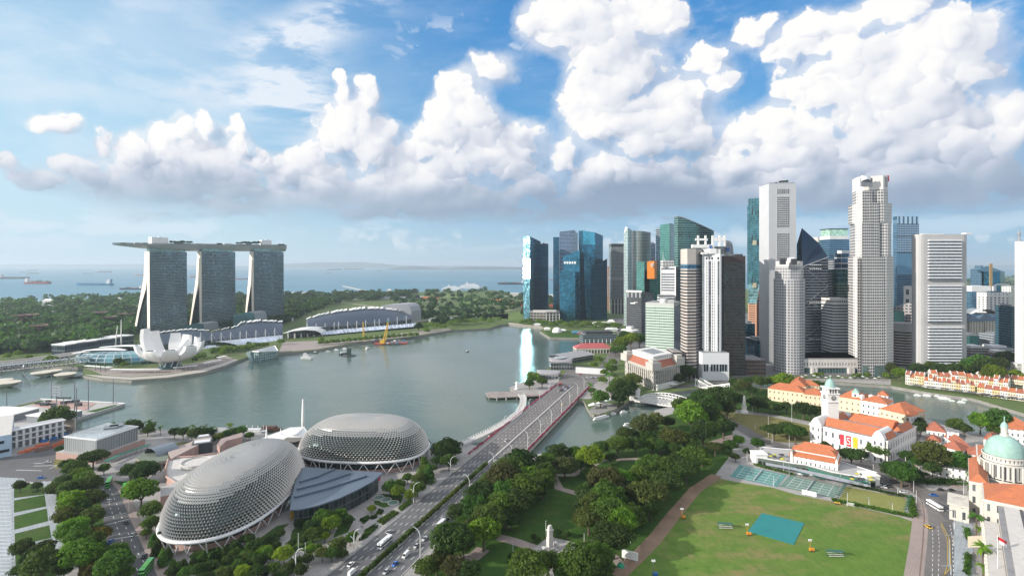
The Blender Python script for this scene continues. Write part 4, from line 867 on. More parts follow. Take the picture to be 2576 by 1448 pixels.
for i,(a,b_,yy)in enumerate(((1586,1680,1035),(1690,1790,1035),(1785,1862,1045))):
 f=rect3(hx(a),hx(b_),None,D+i*8,178,36);t=tower('hotel_block',['dark hipped roof block nearest the concrete slab tower','dark hipped roof block in the middle of three alike','dark hipped roof block farthest from the concrete slab tower'][i],f,'building','hipped roof hotel blocks');shaft(t,'block',f,0,hy(yy,D),facade('beige_hotel',(.50,.46,.38),(.07,.09,.10),(.3,.7,.25,.75)),(5,3.8));mb=MB();mb.hip(f,hy(yy,D),11,0,1.5);mb.build('roof',mat('blue_slate',(.06,.10,.15)),t)
f=rect3(hx(1600),hx(1800),None,1060,178,30);t=tower('office_block','pale glass shed roof between the white hotel and the hipped roof blocks',f);shaft(t,'block',f,0,hy(985,1060),STEELB,(6,5));mb=MB();mb.loft([[(lerp(f[0][0],f[1][0],k/8),f[0][1]+dd,hy(985,1060)+9*math.sin(k/8*math.pi))for k in range(9)]for dd in(-1,30)]);mb.build('roof',WHITE2,t)
low=((1586,1650,1130,900,'low dark green roofed hall beside the concrete slab tower',(.02,.12,.11)),(1590,1720,1215,820,'low round fronted grey office building behind the riverside trees',(.35,.34,.33)),(1745,1880,1125,900,'flat grey blue building below the hipped roof blocks',(.30,.34,.38)),(1720,1890,1215,850,'low pale roofed hall with flat white top near the edge tower',(.42,.44,.46)),(1640,1730,1150,930,'small white gabled hall between dark roofs near the slab tower',(.5,.5,.5)),(1760,1890,1250,800,'pinkish low block beside the white edge tower',(.36,.29,.28)),(1865,1898,935,860,'slim dark teal block beside the white edge tower',(.03,.10,.14)))
for i,(a,b_,yy,d_,lab,colr)in enumerate(low):
 f=rect3(hx(a),hx(b_),None,d_,178,30);t=tower('low_building',lab,f,'building');shaft(t,'block',f,0,hy(yy,d_),facade('low_block_wall_%d'%i,colr,(.05,.07,.09),(.05,.95,.35,.75)),(4,4));plant(t,f,hy(yy,d_),.6,3,WHITE2 if i%2 else GREY)
D=747;f=rect3(hx(1893),hx(1926),hx(2050),D,120);f=[(XU(hx(1893),D+12),D+12),(XU(hx(1912),D),D),(XU(hx(2040),D),D),(XU(hx(2040),D+40),D+40),(XU(hx(1905),D+40),D+40)]
t=tower('residential_tower','white tower with rounded pier and rooftop mast at the edge of the city',f);shaft(t,'tower_shaft',f,0,hy(520,D),[mat('white_render',(.70,.70,.69),.55,var=.08),facade('edge_tower_windows',(.62,.60,.57),(.08,.09,.1),(.25,.75,.3,.75))],(5,3.6),None,[0,1,1,1,1])
mb=MB();mb.lathe([(5.6,0),(5.6,hy(505,D)),(5.0,hy(505,D)+.6),(0,hy(505,D)+.7)],(XU(hx(1924),D-1),D-1,0),16);mb.build('corner_pier',WHITE,t)
mb=MB();mb.lathe([(2.4,0),(2.4,4),(1.2,5),(1.2,9),(2,10),(2,14),(.4,15),(.3,19),(0,19.1)],(XU(hx(1920),D),D+1,hy(505,D)),10);mb.build('mast',STEEL,t)
f2=rect3(hx(1900),hx(2040),None,D-6,180,10);shaft(t,'podium',f2,0,hy(1310,D),facade('edge_podium',(.66,.64,.6),(.1,.1,.1),(.3,.7,.4,.6)),(7,5))
CREAM=mat('cream_cladding',(.84,.77,.67),.55,var=.06,scale=.05)
MBSG=facade('resort_dark_glass',(.20,.25,.275),(.13,.19,.225),(.03,.97,.20,.97),.75,.10,.05,.22,gvar=.8,wrough=.3)
MBSD=facade('resort_rear_glass',(.06,.08,.09),(.03,.05,.06),(.06,.94,.25,.95),.6,.12,.04,.2)
def resort_tower(label,u0,u1,d,theta,t_base,base_v,w,front_flare=0):
 """slab with an upright front leg and a leaning rear leg that meet two thirds of the way up"""
 th=R(theta);e=Vector((math.cos(th),math.sin(th)));n=Vector((math.sin(th),-math.cos(th)))
 zt=ZV(632,d);o=Vector((XU(u0,d),d))
 t=thing('resort_tower',label,'tower',(o.x,o.y,0),'resort towers under the roof park')
 P=lambda s,k,z:(o.x+e.x*s-n.x*k,o.y+e.y*s-n.y*k,z)
 zs=[0,.12,.25,.4,.55,.68,.8,.92,1]
 fl=[2.2*(1-k)**2 for k in zs];thick=10.5
 def leg(name,k0,k1,parent=t):
  mb=MB();A=[[P(s,a,zt*z)for a,z in zip(k0,zs)]for s in(0,w)];B=[[P(s,a,zt*z)for a,z in zip(k1,zs)]for s in(0,w)]
  nu=round(w/3)
  for i in range(len(zs)-1):
   uv=[(0,zt*zs[i]/3.4),(nu,zt*zs[i]/3.4),(nu,zt*zs[i+1]/3.4),(0,zt*zs[i+1]/3.4)]
   mb.add([A[0][i],A[1][i],A[1][i+1],A[0][i+1]],0,uv);mb.add([B[1][i],B[0][i],B[0][i+1],B[1][i+1]],1,uv)
   mb.add([B[0][i],A[0][i],A[0][i+1],B[0][i+1]],2);mb.add([A[1][i],B[1][i],B[1][i+1],A[1][i+1]],2)
  mb.add([A[0][-1],A[1][-1],B[1][-1],B[0][-1]],2)
  return mb.build(name,[MBSG,MBSD,CREAM],parent)
 k0=[-f for f in fl];kf=[thick*(.9 if z>.6 else 1)-f for f,z in zip(fl,zs)]
 leg('front_leg',k0,kf)
 back_in=[max(thick*.9,t_base*(1-z/.68)-thick+thick*.9+3)if z<.68 else thick*.9+.02 for z in zs]
 back_out=[max(21,lerp(t_base,24,min(1,z/.68)))if z<.7 else lerp(24,19,(z-.68)/.32)for z in zs]
 back_in=[min(a,b-thick*.8)for a,b in zip(back_in,back_out)];back_in=[max(a,b+.05)for a,b in zip(back_in,kf)]
 leg('rear_leg',back_in,back_out)
 mb=MB();mb.add([P(3,kf[0],0),P(3,back_in[0],0),P(3,thick*.95,zt*.62)],0);mb.add([P(w-3,kf[0],0),P(w-3,back_in[0],0),P(w-3,thick*.95,zt*.62)],0);mb.add([P(3,back_in[0],0),P(w-3,back_in[0],0),P(w-3,thick,zt*.62),P(3,thick,zt*.62)],0)
 mb.build('atrium_glass',GLASSD,t)
 mb=MB();q=[P(2,1.5,0),P(w-3,1.5,0),P(w-3,16,0),P(2,16,0)];mb.prism([p[:2]for p in q],zt,zt+6.5,0,0,(3,3.3));mb.build('glass_neck',facade('pale_green_neck',(.3,.42,.38),(.20,.34,.32),(.08,.92,.1,.9)),t)
 return P,zt
Pa,zA=resort_tower('glass resort tower with splayed cream legs under the pointed overhang of the roof park',376,458,1150,60,66,838,78)
Pb_,zB=resort_tower('glass resort tower with splayed cream legs, middle one under the roof park',507,586,1232,57,56,828,79)
Pc,zC=resort_tower('glass resort tower with narrow cream legs nearest the convention hall, under the roof park',638,711,1318,53,46,815,78)
t=thing('roof_park','long boat shaped roof park bridging the three resort towers','roof park',(XU(505,1190),1190,190))
cl=[]
for k in range(41):
 s=k/40;u=lerp(283,717,s);d=1098+292*s;cl.append((XU(u,d),d))
rows=[];ztop=192.5;zd_=lambda s:ztop+6*s
for k in range(41):
 s=k/40;a,b=Vector(cl[max(k-1,0)]),Vector(cl[min(k+1,40)]);e=(b-a).normalized();n=Vector((e.y,-e.x));c=Vector(cl[k])
 hw=19*min(1,(s/.30)**.55+.03)*(1 if s<.93 else math.sqrt(max(0,1-((s-.93)/.075)**2))*.5+.5);dp=1.2+12.5*min(1,(s/.33)**.9);r=[]
 for j in range(9):
  q=-1+2*j/8;r.append((c.x+n.x*hw*-q,c.y+n.y*hw*-q,zd_(s)-dp*(1-abs(q)**2.6)-1.0*(abs(q)<.99)))
 rows.append(r)
mb=MB();mb.loft(rows);mb.faces(rows[-1],[tuple(range(9))]);mb.build('hull',mat('silver_hull',(.50,.53,.57),.4,.2,var=.08,scale=.08),t,smooth=True)
mb=MB();mb.loft([[(r[0][0],r[0][1],zd_(i/40)+.05),(r[-1][0],r[-1][1],zd_(i/40)+.05)]for i,r in enumerate(rows)]);mb.build('deck',mat('deck_stone',(.25,.25,.26),.8),t)
mb=MB();mb.path([(r[0][0],r[0][1],r[0][2]+1.2)for r in rows]+[(r[-1][0],r[-1][1],r[-1][2]+1.2)for r in rows[::-1]],.45,4,closed=True);mb.build('rail',DARK,t)
def deckpt(s,off=0):
 k=min(39,int(s*40));a,b=Vector(cl[k]),Vector(cl[k+1]);p=a.lerp(b,s*40-k);e=(b-a).normalized();return p+Vector((e.y,-e.x))*off,math.atan2(e.y,e.x)
for s,ln,hh in((.263,33,14.5),(.885,24,13)):
 p,a=deckpt(s,2);mb=MB();mb.box((p.x,p.y,zd_(s)),(ln,15,hh),a,0);mb.box((p.x+3,p.y,zd_(s)+hh),(6,5,1.5),a,0);mb.build('lift_house',WHITE,t)
rng=random.Random(4)
for k in range(16):
 s=.07+.90*k/15
 if abs(s-.263)<.05 or abs(s-.885)<.04:continue
 p,a=deckpt(s,9*(1 if k%2 else-.4));mb=MB();mb.box((p.x,p.y,zd_(s)),(rng.uniform(8,18),5,rng.uniform(2,4.2)),a,0);mb.build('deck_pavilion',[DARK,WHITE2,GREY][k%3],t)
PARK_TREES=[(deckpt(s,rng.uniform(2,12))[0],s)for s in[.325+.012*k for k in range(11)]+[.72+.0125*k for k in range(11)]]
cM=G('E',1425,1180);D=cM.y;t=thing('lotus_museum','white lotus shaped museum with curving petals on the promontory','museum',(cM.x,cM.y,0))
LOT=mat('white_lotus_shell',(.80,.79,.77),.38,var=.05,scale=.08)
def petal(phi,Rr,Z,hwk=1.0,tall=False):
 ph=R(phi);N=12;th=5.0;rows=[]
 d=Vector((math.cos(ph),math.sin(ph),0));s=Vector((-d.y,d.x,0));c=Vector((cM.x,cM.y,0))
 for k in range(N+1):
  q=k/N;an=q*math.pi/2*(1.0 if not tall else 1.12);r=6+(Rr-6)*math.sin(an)**.9;z=11+(Z-11)*(1-math.cos(an))/(1-math.cos(math.pi/2*(1.0 if not tall else 1.12)))
  hw=min(r*math.tan(R(17.2)),10*hwk);hw=max(hw,2.2);hw=hw if q<.6 else lerp(hw,hw*.66,(q-.6)/.4)
  ti=th*min(1,.3+q*1.2);nx,nz=math.cos(an)*-0-math.sin(an)*1,math.cos(an)*.9
  inn=Vector((0,0,0))+d*(-ti*math.sin(an))+Vector((0,0,ti*max(.25,math.cos(an))))
  o=c+d*r+Vector((0,0,z));bul=d*.9*math.sin(an)-Vector((0,0,.9*math.cos(an)))
  rows.append([o-s*hw,o-s*hw*.5+bul,o+s*hw*.5+bul,o+s*hw,o+s*hw*.92+inn,o-s*hw*.92+inn])
 mb=MB();mb.loft(rows,closed=True);mb.faces(rows[-1],[(0,1,2,3,4,5)]);pt=mb.build('petal',LOT,t,smooth=False)
 e=rows[-1];mb=MB();ce=sum(e,Vector())/6;up=Vector((0,0,.15));f=[ce+(p-ce)*.72+d*.25+up for p in(e[0],e[3],e[4],e[5])];mb.add(f);f2=[p-d*.2 for p in f];mb.add(f2[::-1]);mb.build('skylight',GLASSD,pt)
 return pt
for a in((178,40,56,1.0,True),(150,47,50,1,True),(110,34,46,1),(74,31,44,1),(42,37,41,1),(14,43,37,1.1),(-22,43,33,1.2),(-58,42,30,1.25),(-96,41,30,1.25),(-136,43,36,1.2)):petal(*a)
mb=MB();mb.lathe([(15,0),(15,3),(9,3.2),(9,12),(16,14)],(cM.x,cM.y,0),20);mb.build('glass_base',GLASSB,t)
for k in range(10):
 a=R(k*36+10);b_=R(k*36+34);mb=MB();mb.tube((cM.x+12*math.cos(a),cM.y+12*math.sin(a),0),(cM.x+15*math.cos(b_),cM.y+15*math.sin(b_),14),.8,None,5);mb.build('lattice_column',WHITE2,t)
PROM=mat('promenade_boards',(.30,.26,.24),.8,var=.15,scale=.1)
sheet('promenade',g2('E',[(700,1185),(760,1200),(860,1240),(1100,1255),(1400,1235),(1680,1190),(1850,1140),(1960,1105),(1900,1085),(1700,1130),(1450,1170),(1100,1190),(860,1180)]),.05,PROM)
sheet('path',g2('E',[(690,1235),(860,1266),(1100,1280),(1400,1261),(1700,1216),(1880,1162),(1995,1115),(1960,1108),(1850,1143),(1680,1194),(1400,1240),(1100,1260),(860,1246)]),.12,mat('pale_kerb_stone',(.45,.41,.38),.7))
for i,(a,b_)in enumerate((((720,1190),(930,1205)),((930,1222),(1340,1222)),((1450,1208),(1650,1188)),((1700,1170),(1850,1140)),((1820,1120),(1890,1105)))):
 p,q=G('E',*a),G('E',*b_);t=thing('shelter',['white flat canopy shelter at the bridge end of the promontory','long white canopy shelter along the curved promenade before the lotus museum','white canopy shelter on thin posts beside the lotus museum','small white canopy shelter on the curve of the promenade','short white canopy shelter nearest the resort mall'][i],'shelter',(p+q)/2,'promenade shelters')
 e=(q-p).normalized();n=Vector((-e.y,e.x,0))*3.2;mb=MB();mb.prism([tuple((p-n)[:2]),tuple((q-n)[:2]),tuple((q+n)[:2]),tuple((p+n)[:2])],4.6,5.1,0,0,bottom=True);mb.build('roof',WHITE,t)
 for k in range(5):c=p.lerp(q,(k+.5)/5);mb=MB();mb.tube(c,(c.x,c.y,4.6),.35,None,5);mb.build('post',WHITE2,t)
c=G('E',1010,1130);t=thing('oval_hall','low oval glass hall under white leaf shaped roofs beside the lotus museum','building',(c.x,c.y,0))
mb=MB();rows=[[(c.x+66*k*math.cos(a),c.y+34*k*math.sin(a),z)for a in[i*math.pi/16 for i in range(32)]]for k,z in((.96,0),(1.0,5),(.97,11),(.86,16),(.6,19))];mb.loft(rows,closed=True);mb.build('glass_wall',facade('oval_hall_glass',(.35,.42,.44),(.12,.26,.30),(.06,.94,.1,.9)),t)
for(x,y,sx,sy,a,z)in((-20,-6,62,26,5,19),(22,-10,56,20,-8,15),(0,16,84,20,4,21),(-42,-12,40,16,12,16),(30,12,50,16,-6,20)):
 mb=MB();rows=[]
 for i in range(9):
  q=-1+2*i/8;rows.append([(c.x+x+math.cos(R(a))*q*sx/2-math.sin(R(a))*w*sy/2*math.sqrt(max(.12,1-q*q)),c.y+y+math.sin(R(a))*q*sx/2+math.cos(R(a))*w*sy/2*math.sqrt(max(.12,1-q*q)),z+2.5*(1-q*q)-.8*w*w)for w in(-1,0,1)])
 mb.loft(rows);mb.build('roof_leaf',WHITE,t)
def df(u):return 950+(u-480)/566*330
NAVY=mat('blue_grey_roof',(.06,.085,.125),.45,.35,var=.12,scale=.05);AWN=facade('white_blue_awning',(.72,.74,.77),(.42,.50,.62),(.08,.92,.06,.94),.3,.25,.03,.2)
def mall(name,label,low,ridge,steps,masts,mast_h,awn=None):
 """low/ridge: [(view u, v)] along the front edge and the ridge of the roof"""
 n=24;us=np.linspace(low[0][0],low[-1][0],n);lv=np.interp(us,*zip(*low));ru=np.linspace(ridge[0][0],ridge[-1][0],n);rv=np.interp(ru,*zip(*ridge))
 lo=[AT('V',u,v,df(u)+22)for u,v in zip(us,lv)];hi=[AT('V',u,v,df(u)+92)for u,v in zip(ru,rv)]
 t=thing(name,label,'building',(lo[n//2].x,lo[n//2].y,0));rows=[]
 for k in range(9):
  q=k/8;rows.append([l.lerp(h,q)+Vector((0,0,7*math.sin(q*math.pi)*.8))for l,h in zip(lo,hi)])
 mb=MB();mb.loft(rows);mb.build('roof',NAVY,t,smooth=True)
 mb=MB();mb.loft([[(p.x,p.y,0)for p in lo],lo]);mb.loft([hi,[(p.x,p.y,0)for p in hi]]);mb.faces([(lo[0].x,lo[0].y,0)]+[r[0]for r in rows]+[(hi[0].x,hi[0].y,0)],[tuple(range(11))]);mb.faces([(lo[-1].x,lo[-1].y,0)]+[r[-1]for r in rows]+[(hi[-1].x,hi[-1].y,0)],[tuple(range(11))]);mb.build('wall',facade('mall_glass_wall',(.16,.18,.19),(.08,.11,.12),(.05,.95,.05,.9)),t)
 for k in range(steps):
  a,b_=k/steps,(k+1.25)/steps;i0=min(n-1,int(a*(n-1)));i1=min(n-1,int(b_*(n-1))+0);p=hi[i0].lerp(hi[min(n-1,i0+1)],a*(n-1)-i0);q=hi[min(i1,n-1)]
  if(q-p).length<3:continue
  s=(q-p);dn=(lo[i0]-hi[i0]).normalized()*15+Vector((0,0,2));up=Vector((0,0,2.6+.4));mb=MB();T=[p+up,q+up*1.6,q+up*1.6+dn*.85,p+up+dn];B=[x-Vector((0,0,.8))for x in T];mb.faces(T+B,[(0,1,2,3),(7,6,5,4),(0,4,5,1),(1,5,6,2),(2,6,7,3),(3,7,4,0)]);mb.build('roof_panel',WHITE,t)
 for k in range(masts):
  q=(k+.5)/masts;i=int(q*(n-1));p=lo[i]+Vector((0,-6,0));mb=MB();mb.tube((p.x,p.y,3),(p.x,p.y,p.z+mast_h),.9,.5,5)
  for dx in(-9,9):mb.tube((p.x,p.y,p.z+mast_h-1),(p.x+dx,p.y+4,p.z-6),.18,None,3)
  mb.build('mast',WHITE2,t)
 if awn:
  (f0,f1),(b0,b1)=awn;mb=MB();rows=[]
  for k in range(5):
   q=k/4;rr=[]
   for j in range(25):
    s=j/24;pf=AT('V',lerp(f0[0],f1[0],s),lerp(f0[1],f1[1],s),df(lerp(f0[0],f1[0],s))-12);pb=AT('V',lerp(b0[0],b1[0],s),lerp(b0[1],b1[1],s),df(lerp(b0[0],b1[0],s))+14);rr.append(pf.lerp(pb,q)+Vector((0,0,2.0*math.sin(q*math.pi))))
   rows.append(rr)
  mb.loft(rows);mb.build('awning',AWN,t)
  mb=MB();r0=rows[1];mb.loft([[(p.x,p.y,0)for p in r0],[(p.x,p.y,p.z-2.2)for p in r0]],cell=(1,.2));mb.build('shopfront',facade('shopfront_glass',(.06,.08,.08),(.05,.09,.09),(.05,.95,.1,.9)),t)
 return t
def e_(x,y):return(x*.3008,569.6+y*.3008)
def f_(x,y):return(586.4+x*.3008,569.6+y*.3008)
mall('mall_hall','curved roofed mall hall with stepped white edge behind the lotus museum',[e_(1290,985),e_(1500,970),e_(1780,945)],[e_(1280,905),e_(1480,878),e_(1600,868),e_(1745,882)],10,3,16,((e_(1640,1045),e_(1855,1020)),(e_(1660,1000),e_(1800,985))))
mall('mall_hall','curved roofed mall hall with cable masts below the middle resort tower',[e_(1760,945),f_(0,935),f_(200,915),f_(412,895)],[e_(1760,890),e_(2000,840),f_(60,810),f_(230,790),f_(415,802)],14,8,13,((e_(1985,992),f_(415,948)),(e_(1780,962),f_(412,905))))
mall('convention_hall','long convention hall with dark curved roof and stepped white eaves',[f_(628,848),f_(900,826),f_(1200,806),f_(1490,770)],[f_(612,780),f_(720,745),f_(860,712),f_(1100,682),f_(1250,684),f_(1400,708),f_(1480,745)],17,13,9,((f_(755,905),f_(1535,834)),(f_(730,872),f_(1528,805))))
D=1340;t=thing('convention_wing','pale grey curved end wing behind the convention hall','building',(XU(f_(1370,0)[0],D),D,0));pr=[f_(x,y)for x,y in((1235,662),(1300,655),(1400,648),(1445,650),(1475,670),(1490,710),(1492,800))];mb=MB();A=[AT('V',*p,D)for p in pr];mb.loft([A,[p+Vector((14,60,0))for p in A]]);mb.faces(A+[Vector((A[0].x,D,0)),]if False else A+[Vector((A[0].x,D,A[-1].z))],[tuple(range(8))]);mb.faces([Vector((A[0].x,D,A[-1].z)),A[-1],Vector((A[-1].x,D,0)),Vector((A[0].x,D,0))],[(0,1,2,3)]);mb.build('curved_roof',mat('pale_grey_metal',(.36,.37,.39),.5,.2),t)
t=thing('mall_canopy','white arched canopy over a dark open plaza between the mall halls','canopy',(XU(f_(575,0)[0],1010),1010,0));pr=[f_(x,y)for x,y in((415,893),(500,872),(600,862),(690,868),(730,885),(750,920))];A=[AT('V',*p,df(p[0])-8)for p in pr];mb=MB();mb.loft([[p+Vector((0,0,-1))for p in A],A,[p+Vector((4,34,3))for p in A]]);mb.build('roof',WHITE,t)
for k in range(6):p=A[0].lerp(A[-1],.08+k*.16);mb=MB();mb.box((p.x,p.y+10,0),(2.5,2.5,p.z+1));mb.build('column',CONC2,t)
mb=MB();mb.prism([(A[0].x,A[0].y+22),(A[-1].x,A[-1].y+22),(A[-1].x+4,A[-1].y+40),(A[0].x+4,A[0].y+40)],0,16,0,0,(6,6));mb.build('shopfront',facade('plaza_front',(.10,.11,.12),(.05,.07,.08),(.1,.9,.1,.85)),t)
sheet('promenade',g2('F',[(380,1052),(700,1024),(1000,970),(1380,930),(1600,900),(1830,862),(1800,850),(1500,880),(1100,925),(900,945),(420,965)]),.05,PROM)
for i,(q,d_)in enumerate(((((1505,840),(1640,808),(1700,812),(1710,870)),1130),(((1950,740),(2080,712),(2125,725),(2135,780)),1190))):
 A=[AT('E',*p,d_)for p in q];t=thing('gallery_hall',['grey arched gallery at the foot of the middle resort tower','grey arched gallery at the foot of the resort tower nearest the convention hall'][i],'building',(A[1].x,d_,0));mb=MB();mb.loft([[(p.x,p.y,p.z)for p in A],[(p.x+8,p.y+40,p.z)for p in A]]);mb.loft([[(p.x,p.y,0)for p in A],[(p.x,p.y,p.z)for p in A]],m=1);mb.build('glass_vault',[GREY,GLASSB],t)
t=thing('crystal_pavilion','angular glass pavilion standing in the bay below the mall','pavilion',tuple(G('V',668,905)));q0=[G('F',x,y,WZ)for x,y in((160,1128),(215,1132),(375,1100),(350,1060),(200,1075))];z1=[AT('F',x,y,p.y).z for(x,y),p in zip(((143,1045),(215,1048),(372,1040),(368,998),(180,1035)),q0)]
mb=MB();mb.prism([tuple(p[:2])for p in q0],WZ-.5,0,0,1,(4,4),z1);mb.build('glass_shell',[facade('crystal_panes',(.45,.55,.56),(.16,.24,.24),(.06,.94,.06,.94),.5,.08,.12,.3),mat('crystal_roof',(.40,.44,.48),.35,.3)],t)
mb=MB();mb.path([Vector((p.x,p.y,z+.3))for p,z in zip(q0,z1)],.9,4,closed=True);mb.build('roof_edge',WHITE,t)
mb=MB();mb.tube(Vector((q0[0].x,q0[0].y,WZ)),Vector((q0[0].x-6,q0[0].y,z1[0])),3.2,4.4,4);mb.build('prow',mat('pale_glass',(.45,.6,.6),.1,.4),t)
def bridge_deck(t,name,line,w,z,th,m):mb=MB();P=strip_pts(line,w);n=len(P)//2;mb.loft([[(*p,z-th)for p in P],[(*p,z)for p in P]],closed=True);mb.faces([(*p,z)for p in P],[(i,i+1,2*n-2-i,2*n-1-i)for i in range(n-1)]);return mb.build(name,m,t)
ln=[tuple(G('E',x,y,7)[:2])for x,y in((-500,1185),(0,1135),(270,1105),(540,1068),(900,1010))]
t=thing('road_bridge','grey road bridge with pale parapets behind the helix footbridge','bridge',(*ln[2],WZ));bridge_deck(t,'deck',ln,26,7,2.2,[CONC2]);bridge_deck(t,'roadway',ln,21,7.05,.1,[ASPH2])
for k in range(1,4):mb=MB();mb.box((*ln[k],WZ-1),(3,16,8-WZ),R(15));mb.build('pier',CONC,t)
A0,A1=G('E',540,1080),G('E',1115,985);e=(A1-A0).normalized();n=Vector((-e.y,e.x,0));t=thing('long_hall','long low hall with pale stepped roof leading from the road bridge to the mall','building',tuple((A0+A1)/2));P=[A0,A1,A1+n*26,A0+n*26];mb=MB();mb.prism([tuple(p[:2])for p in P],0,17,0,1,(5,8));mb.build('hall',[facade('long_hall_wall',(.12,.15,.18),(.06,.09,.12),(.04,.96,.1,.9)),WHITE2],t)
for k in range(7):p=(A0+n*13).lerp(A1+n*13,(k+.5)/7);mb=MB();mb.box((p.x,p.y,17+k%2*.6),((A1-A0).length/7-.2,29,1.4),math.atan2(e.y,e.x));mb.build('roof_panel',WHITE,t)
p=G('E',990,1015);t=thing('mast_pair','pair of slanted white masts beside the oval glass hall','mast',tuple(p))
for dx in(-6,5):mb=MB();mb.tube((p.x+dx,p.y,0),(p.x+2+dx*.6,p.y,46+dx),1.3,.5,6);mb.build('mast',WHITE,t)
HL=[G('E',x,y,6)for x,y in((-420,1255),(-200,1232),(0,1208),(200,1185),(400,1165),(600,1143),(780,1120))]
t=thing('helix_footbridge','curving steel footbridge wrapped in a double helix of tubes','footbridge',(HL[2].x,HL[2].y,WZ));bridge_deck(t,'deck',[tuple(p[:2])for p in HL],7,6,.8,[CONC2])
tot=220
def hpt(s):k=min(len(HL)-2,int(s*(len(HL)-1)));return HL[k].lerp(HL[k+1],s*(len(HL)-1)-k),(HL[k+1]-HL[k]).normalized()
for ph,rr_,nm in((0,6.2,'outer_helix'),(math.pi,6.2,'outer_helix'),(.8,5.2,'inner_helix'),(4,5.2,'inner_helix')):
 pts=[]
 for k in range(tot+1):
  c,e=hpt(k/tot);n=Vector((-e.y,e.x,0));a=ph+(1 if nm=='outer_helix' else-1)*k/tot*2*math.pi*15;pts.append(c+n*rr_*math.cos(a)+Vector((0,0,3+rr_*math.sin(a))))
 mb=MB();mb.path(pts,.32,3);mb.build(nm,STEEL,t)
for k in range(16):
 c,e=hpt((k+.5)/16);mb=MB();n=Vector((-e.y,e.x,0));L=9
 mb.loft([[c-e*L/2+n*4.2*math.cos(a)+Vector((0,0,3.4+4.6*math.sin(a)))for a in(.7,1.2,1.9,2.4)],[c+e*L/2+n*4.2*math.cos(a)+Vector((0,0,3.4+4.6*math.sin(a)))for a in(.7,1.2,1.9,2.4)]]);mb.build('canopy_panel',mat('canopy_mesh',(.55,.58,.60),.4)if k==0 else bpy.data.materials['canopy_mesh'],t)
for(x,y)in((350,1222),(430,1208),(545,1235),(75,1305),(10,1288)):
 p=G('E',x,y,2);mb=MB();mb.lathe([(2,-5),(8,-3),(12,.2),(12,1),(0,1.05)],(p.x,p.y,p.z),18);mb.build('viewing_pod',mat('pod_white',(.6,.55,.45),.6)if 'pod_white' not in bpy.data.materials else bpy.data.materials['pod_white'],t)
for k in(2,3,4,5):mb=MB();mb.tube((HL[k].x-3,HL[k].y,WZ-1),(HL[k].x+5,HL[k].y,6),.7,None,5);mb.tube((HL[k].x+3,HL[k].y,WZ-1),(HL[k].x-5,HL[k].y,6),.7,None,5);mb.build('pier',STEEL,t)
p=G('E',640,1262,WZ);t=thing('landing_pontoon','dark floating jetty pontoon beside the helix footbridge','pontoon',tuple(p));mb=MB();mb.box((p.x,p.y,WZ),(16,8,1.6),R(25));mb.build('float',DARK,t);mb=MB();mb.box((p.x,p.y,WZ+4),(14,7,.5),R(25));mb.build('roof',GREY,t)
def hull(L,B,h,name,m,parent,x0=0,y0=0,z0=0,bow=.16):
 mb=MB();P=[]
 for s,w in((-.5,.8),(-.46,1),(.5-bow,1),(.5-bow*.5,.8),(.5,.03)):P.append((L*s,w))
 top=[(x,-B/2*w)for x,w in P]+[(x,B/2*w)for x,w in P[::-1]];bot=[(x*.96,y*.8)for x,y in top]
 n=len(top);mb.loft([[(x0+x,y0+y,z0)for x,y in bot],[(x0+x,y0+y,z0+h+(h*.35 if x>L*.3 else 0))for x,y in top]],closed=True);mb.faces([(x0+x,y0+y,z0+h+(h*.35 if x>L*.3 else 0))for x,y in top],[tuple(range(n))])
 return mb.build(name,m,parent,local=False)
RED=mat('rust_red_hull',(.32,.07,.05),.6);BLUEH=mat('blue_hull',(.06,.22,.36),.6);BLK=mat('black_hull',(.045,.05,.06),.6);ORH=mat('orange_hull',(.50,.17,.06),.6)
def cargo_ship(f,x0,x1,y,hm,label,flip=False,cargo=0,hgt=1.0):
 a,b_=uv_of(f,x0,y),uv_of(f,x1,y);d=F*(H-WZ)/(a[1]-VH);L=(b_[0]-a[0])/F*d;c=((a[0]+b_[0])/2-CX)/F*d
 t=thing('cargo_ship',label,'ship',(c,d,WZ),'cargo ships anchored on the strait',math.pi if flip else 0);B=max(12,L*.14);h=max(5,L*.045)*hgt
 hull(L,B,h,'hull',hm,t);mb=MB();mb.box((-L*.40,0,h),(L*.09,B*.8,h*1.9));mb.box((-L*.41,0,h*2.9),(L*.05,B*.5,h*.7));mb.build('bridge_house',WHITE2,t,local=False)
 mb=MB();mb.box((-L*.455,0,h),(L*.03,B*.25,h*2.6));mb.build('funnel',hm,t,local=False)
 if cargo:
  for k in range(cargo):
   mb=MB();mb.box((L*lerp(-.28,.36,(k+.5)/cargo),0,h+.1),(L*.62/cargo*.9,B*.85,h*random.uniform(.5,1.5)));mb.build('container_block',[GREY,RED,BLK,BLUEH][k%4],t,local=False)
 else:
  for k in range(4):mb=MB();mb.box((L*lerp(-.28,.36,(k+.5)/4),0,h),(L*.11,B*.6,h*.3));mb.build('hatch',hm,t,local=False)
  mb=MB();mb.tube((L*.40,0,h),(L*.40,0,h*3),.6,.3,4);mb.tube((L*.05,0,h),(L*.05,0,h*2.4),.6,.3,4);mb.build('derrick',GREY,t,local=False)
 return t
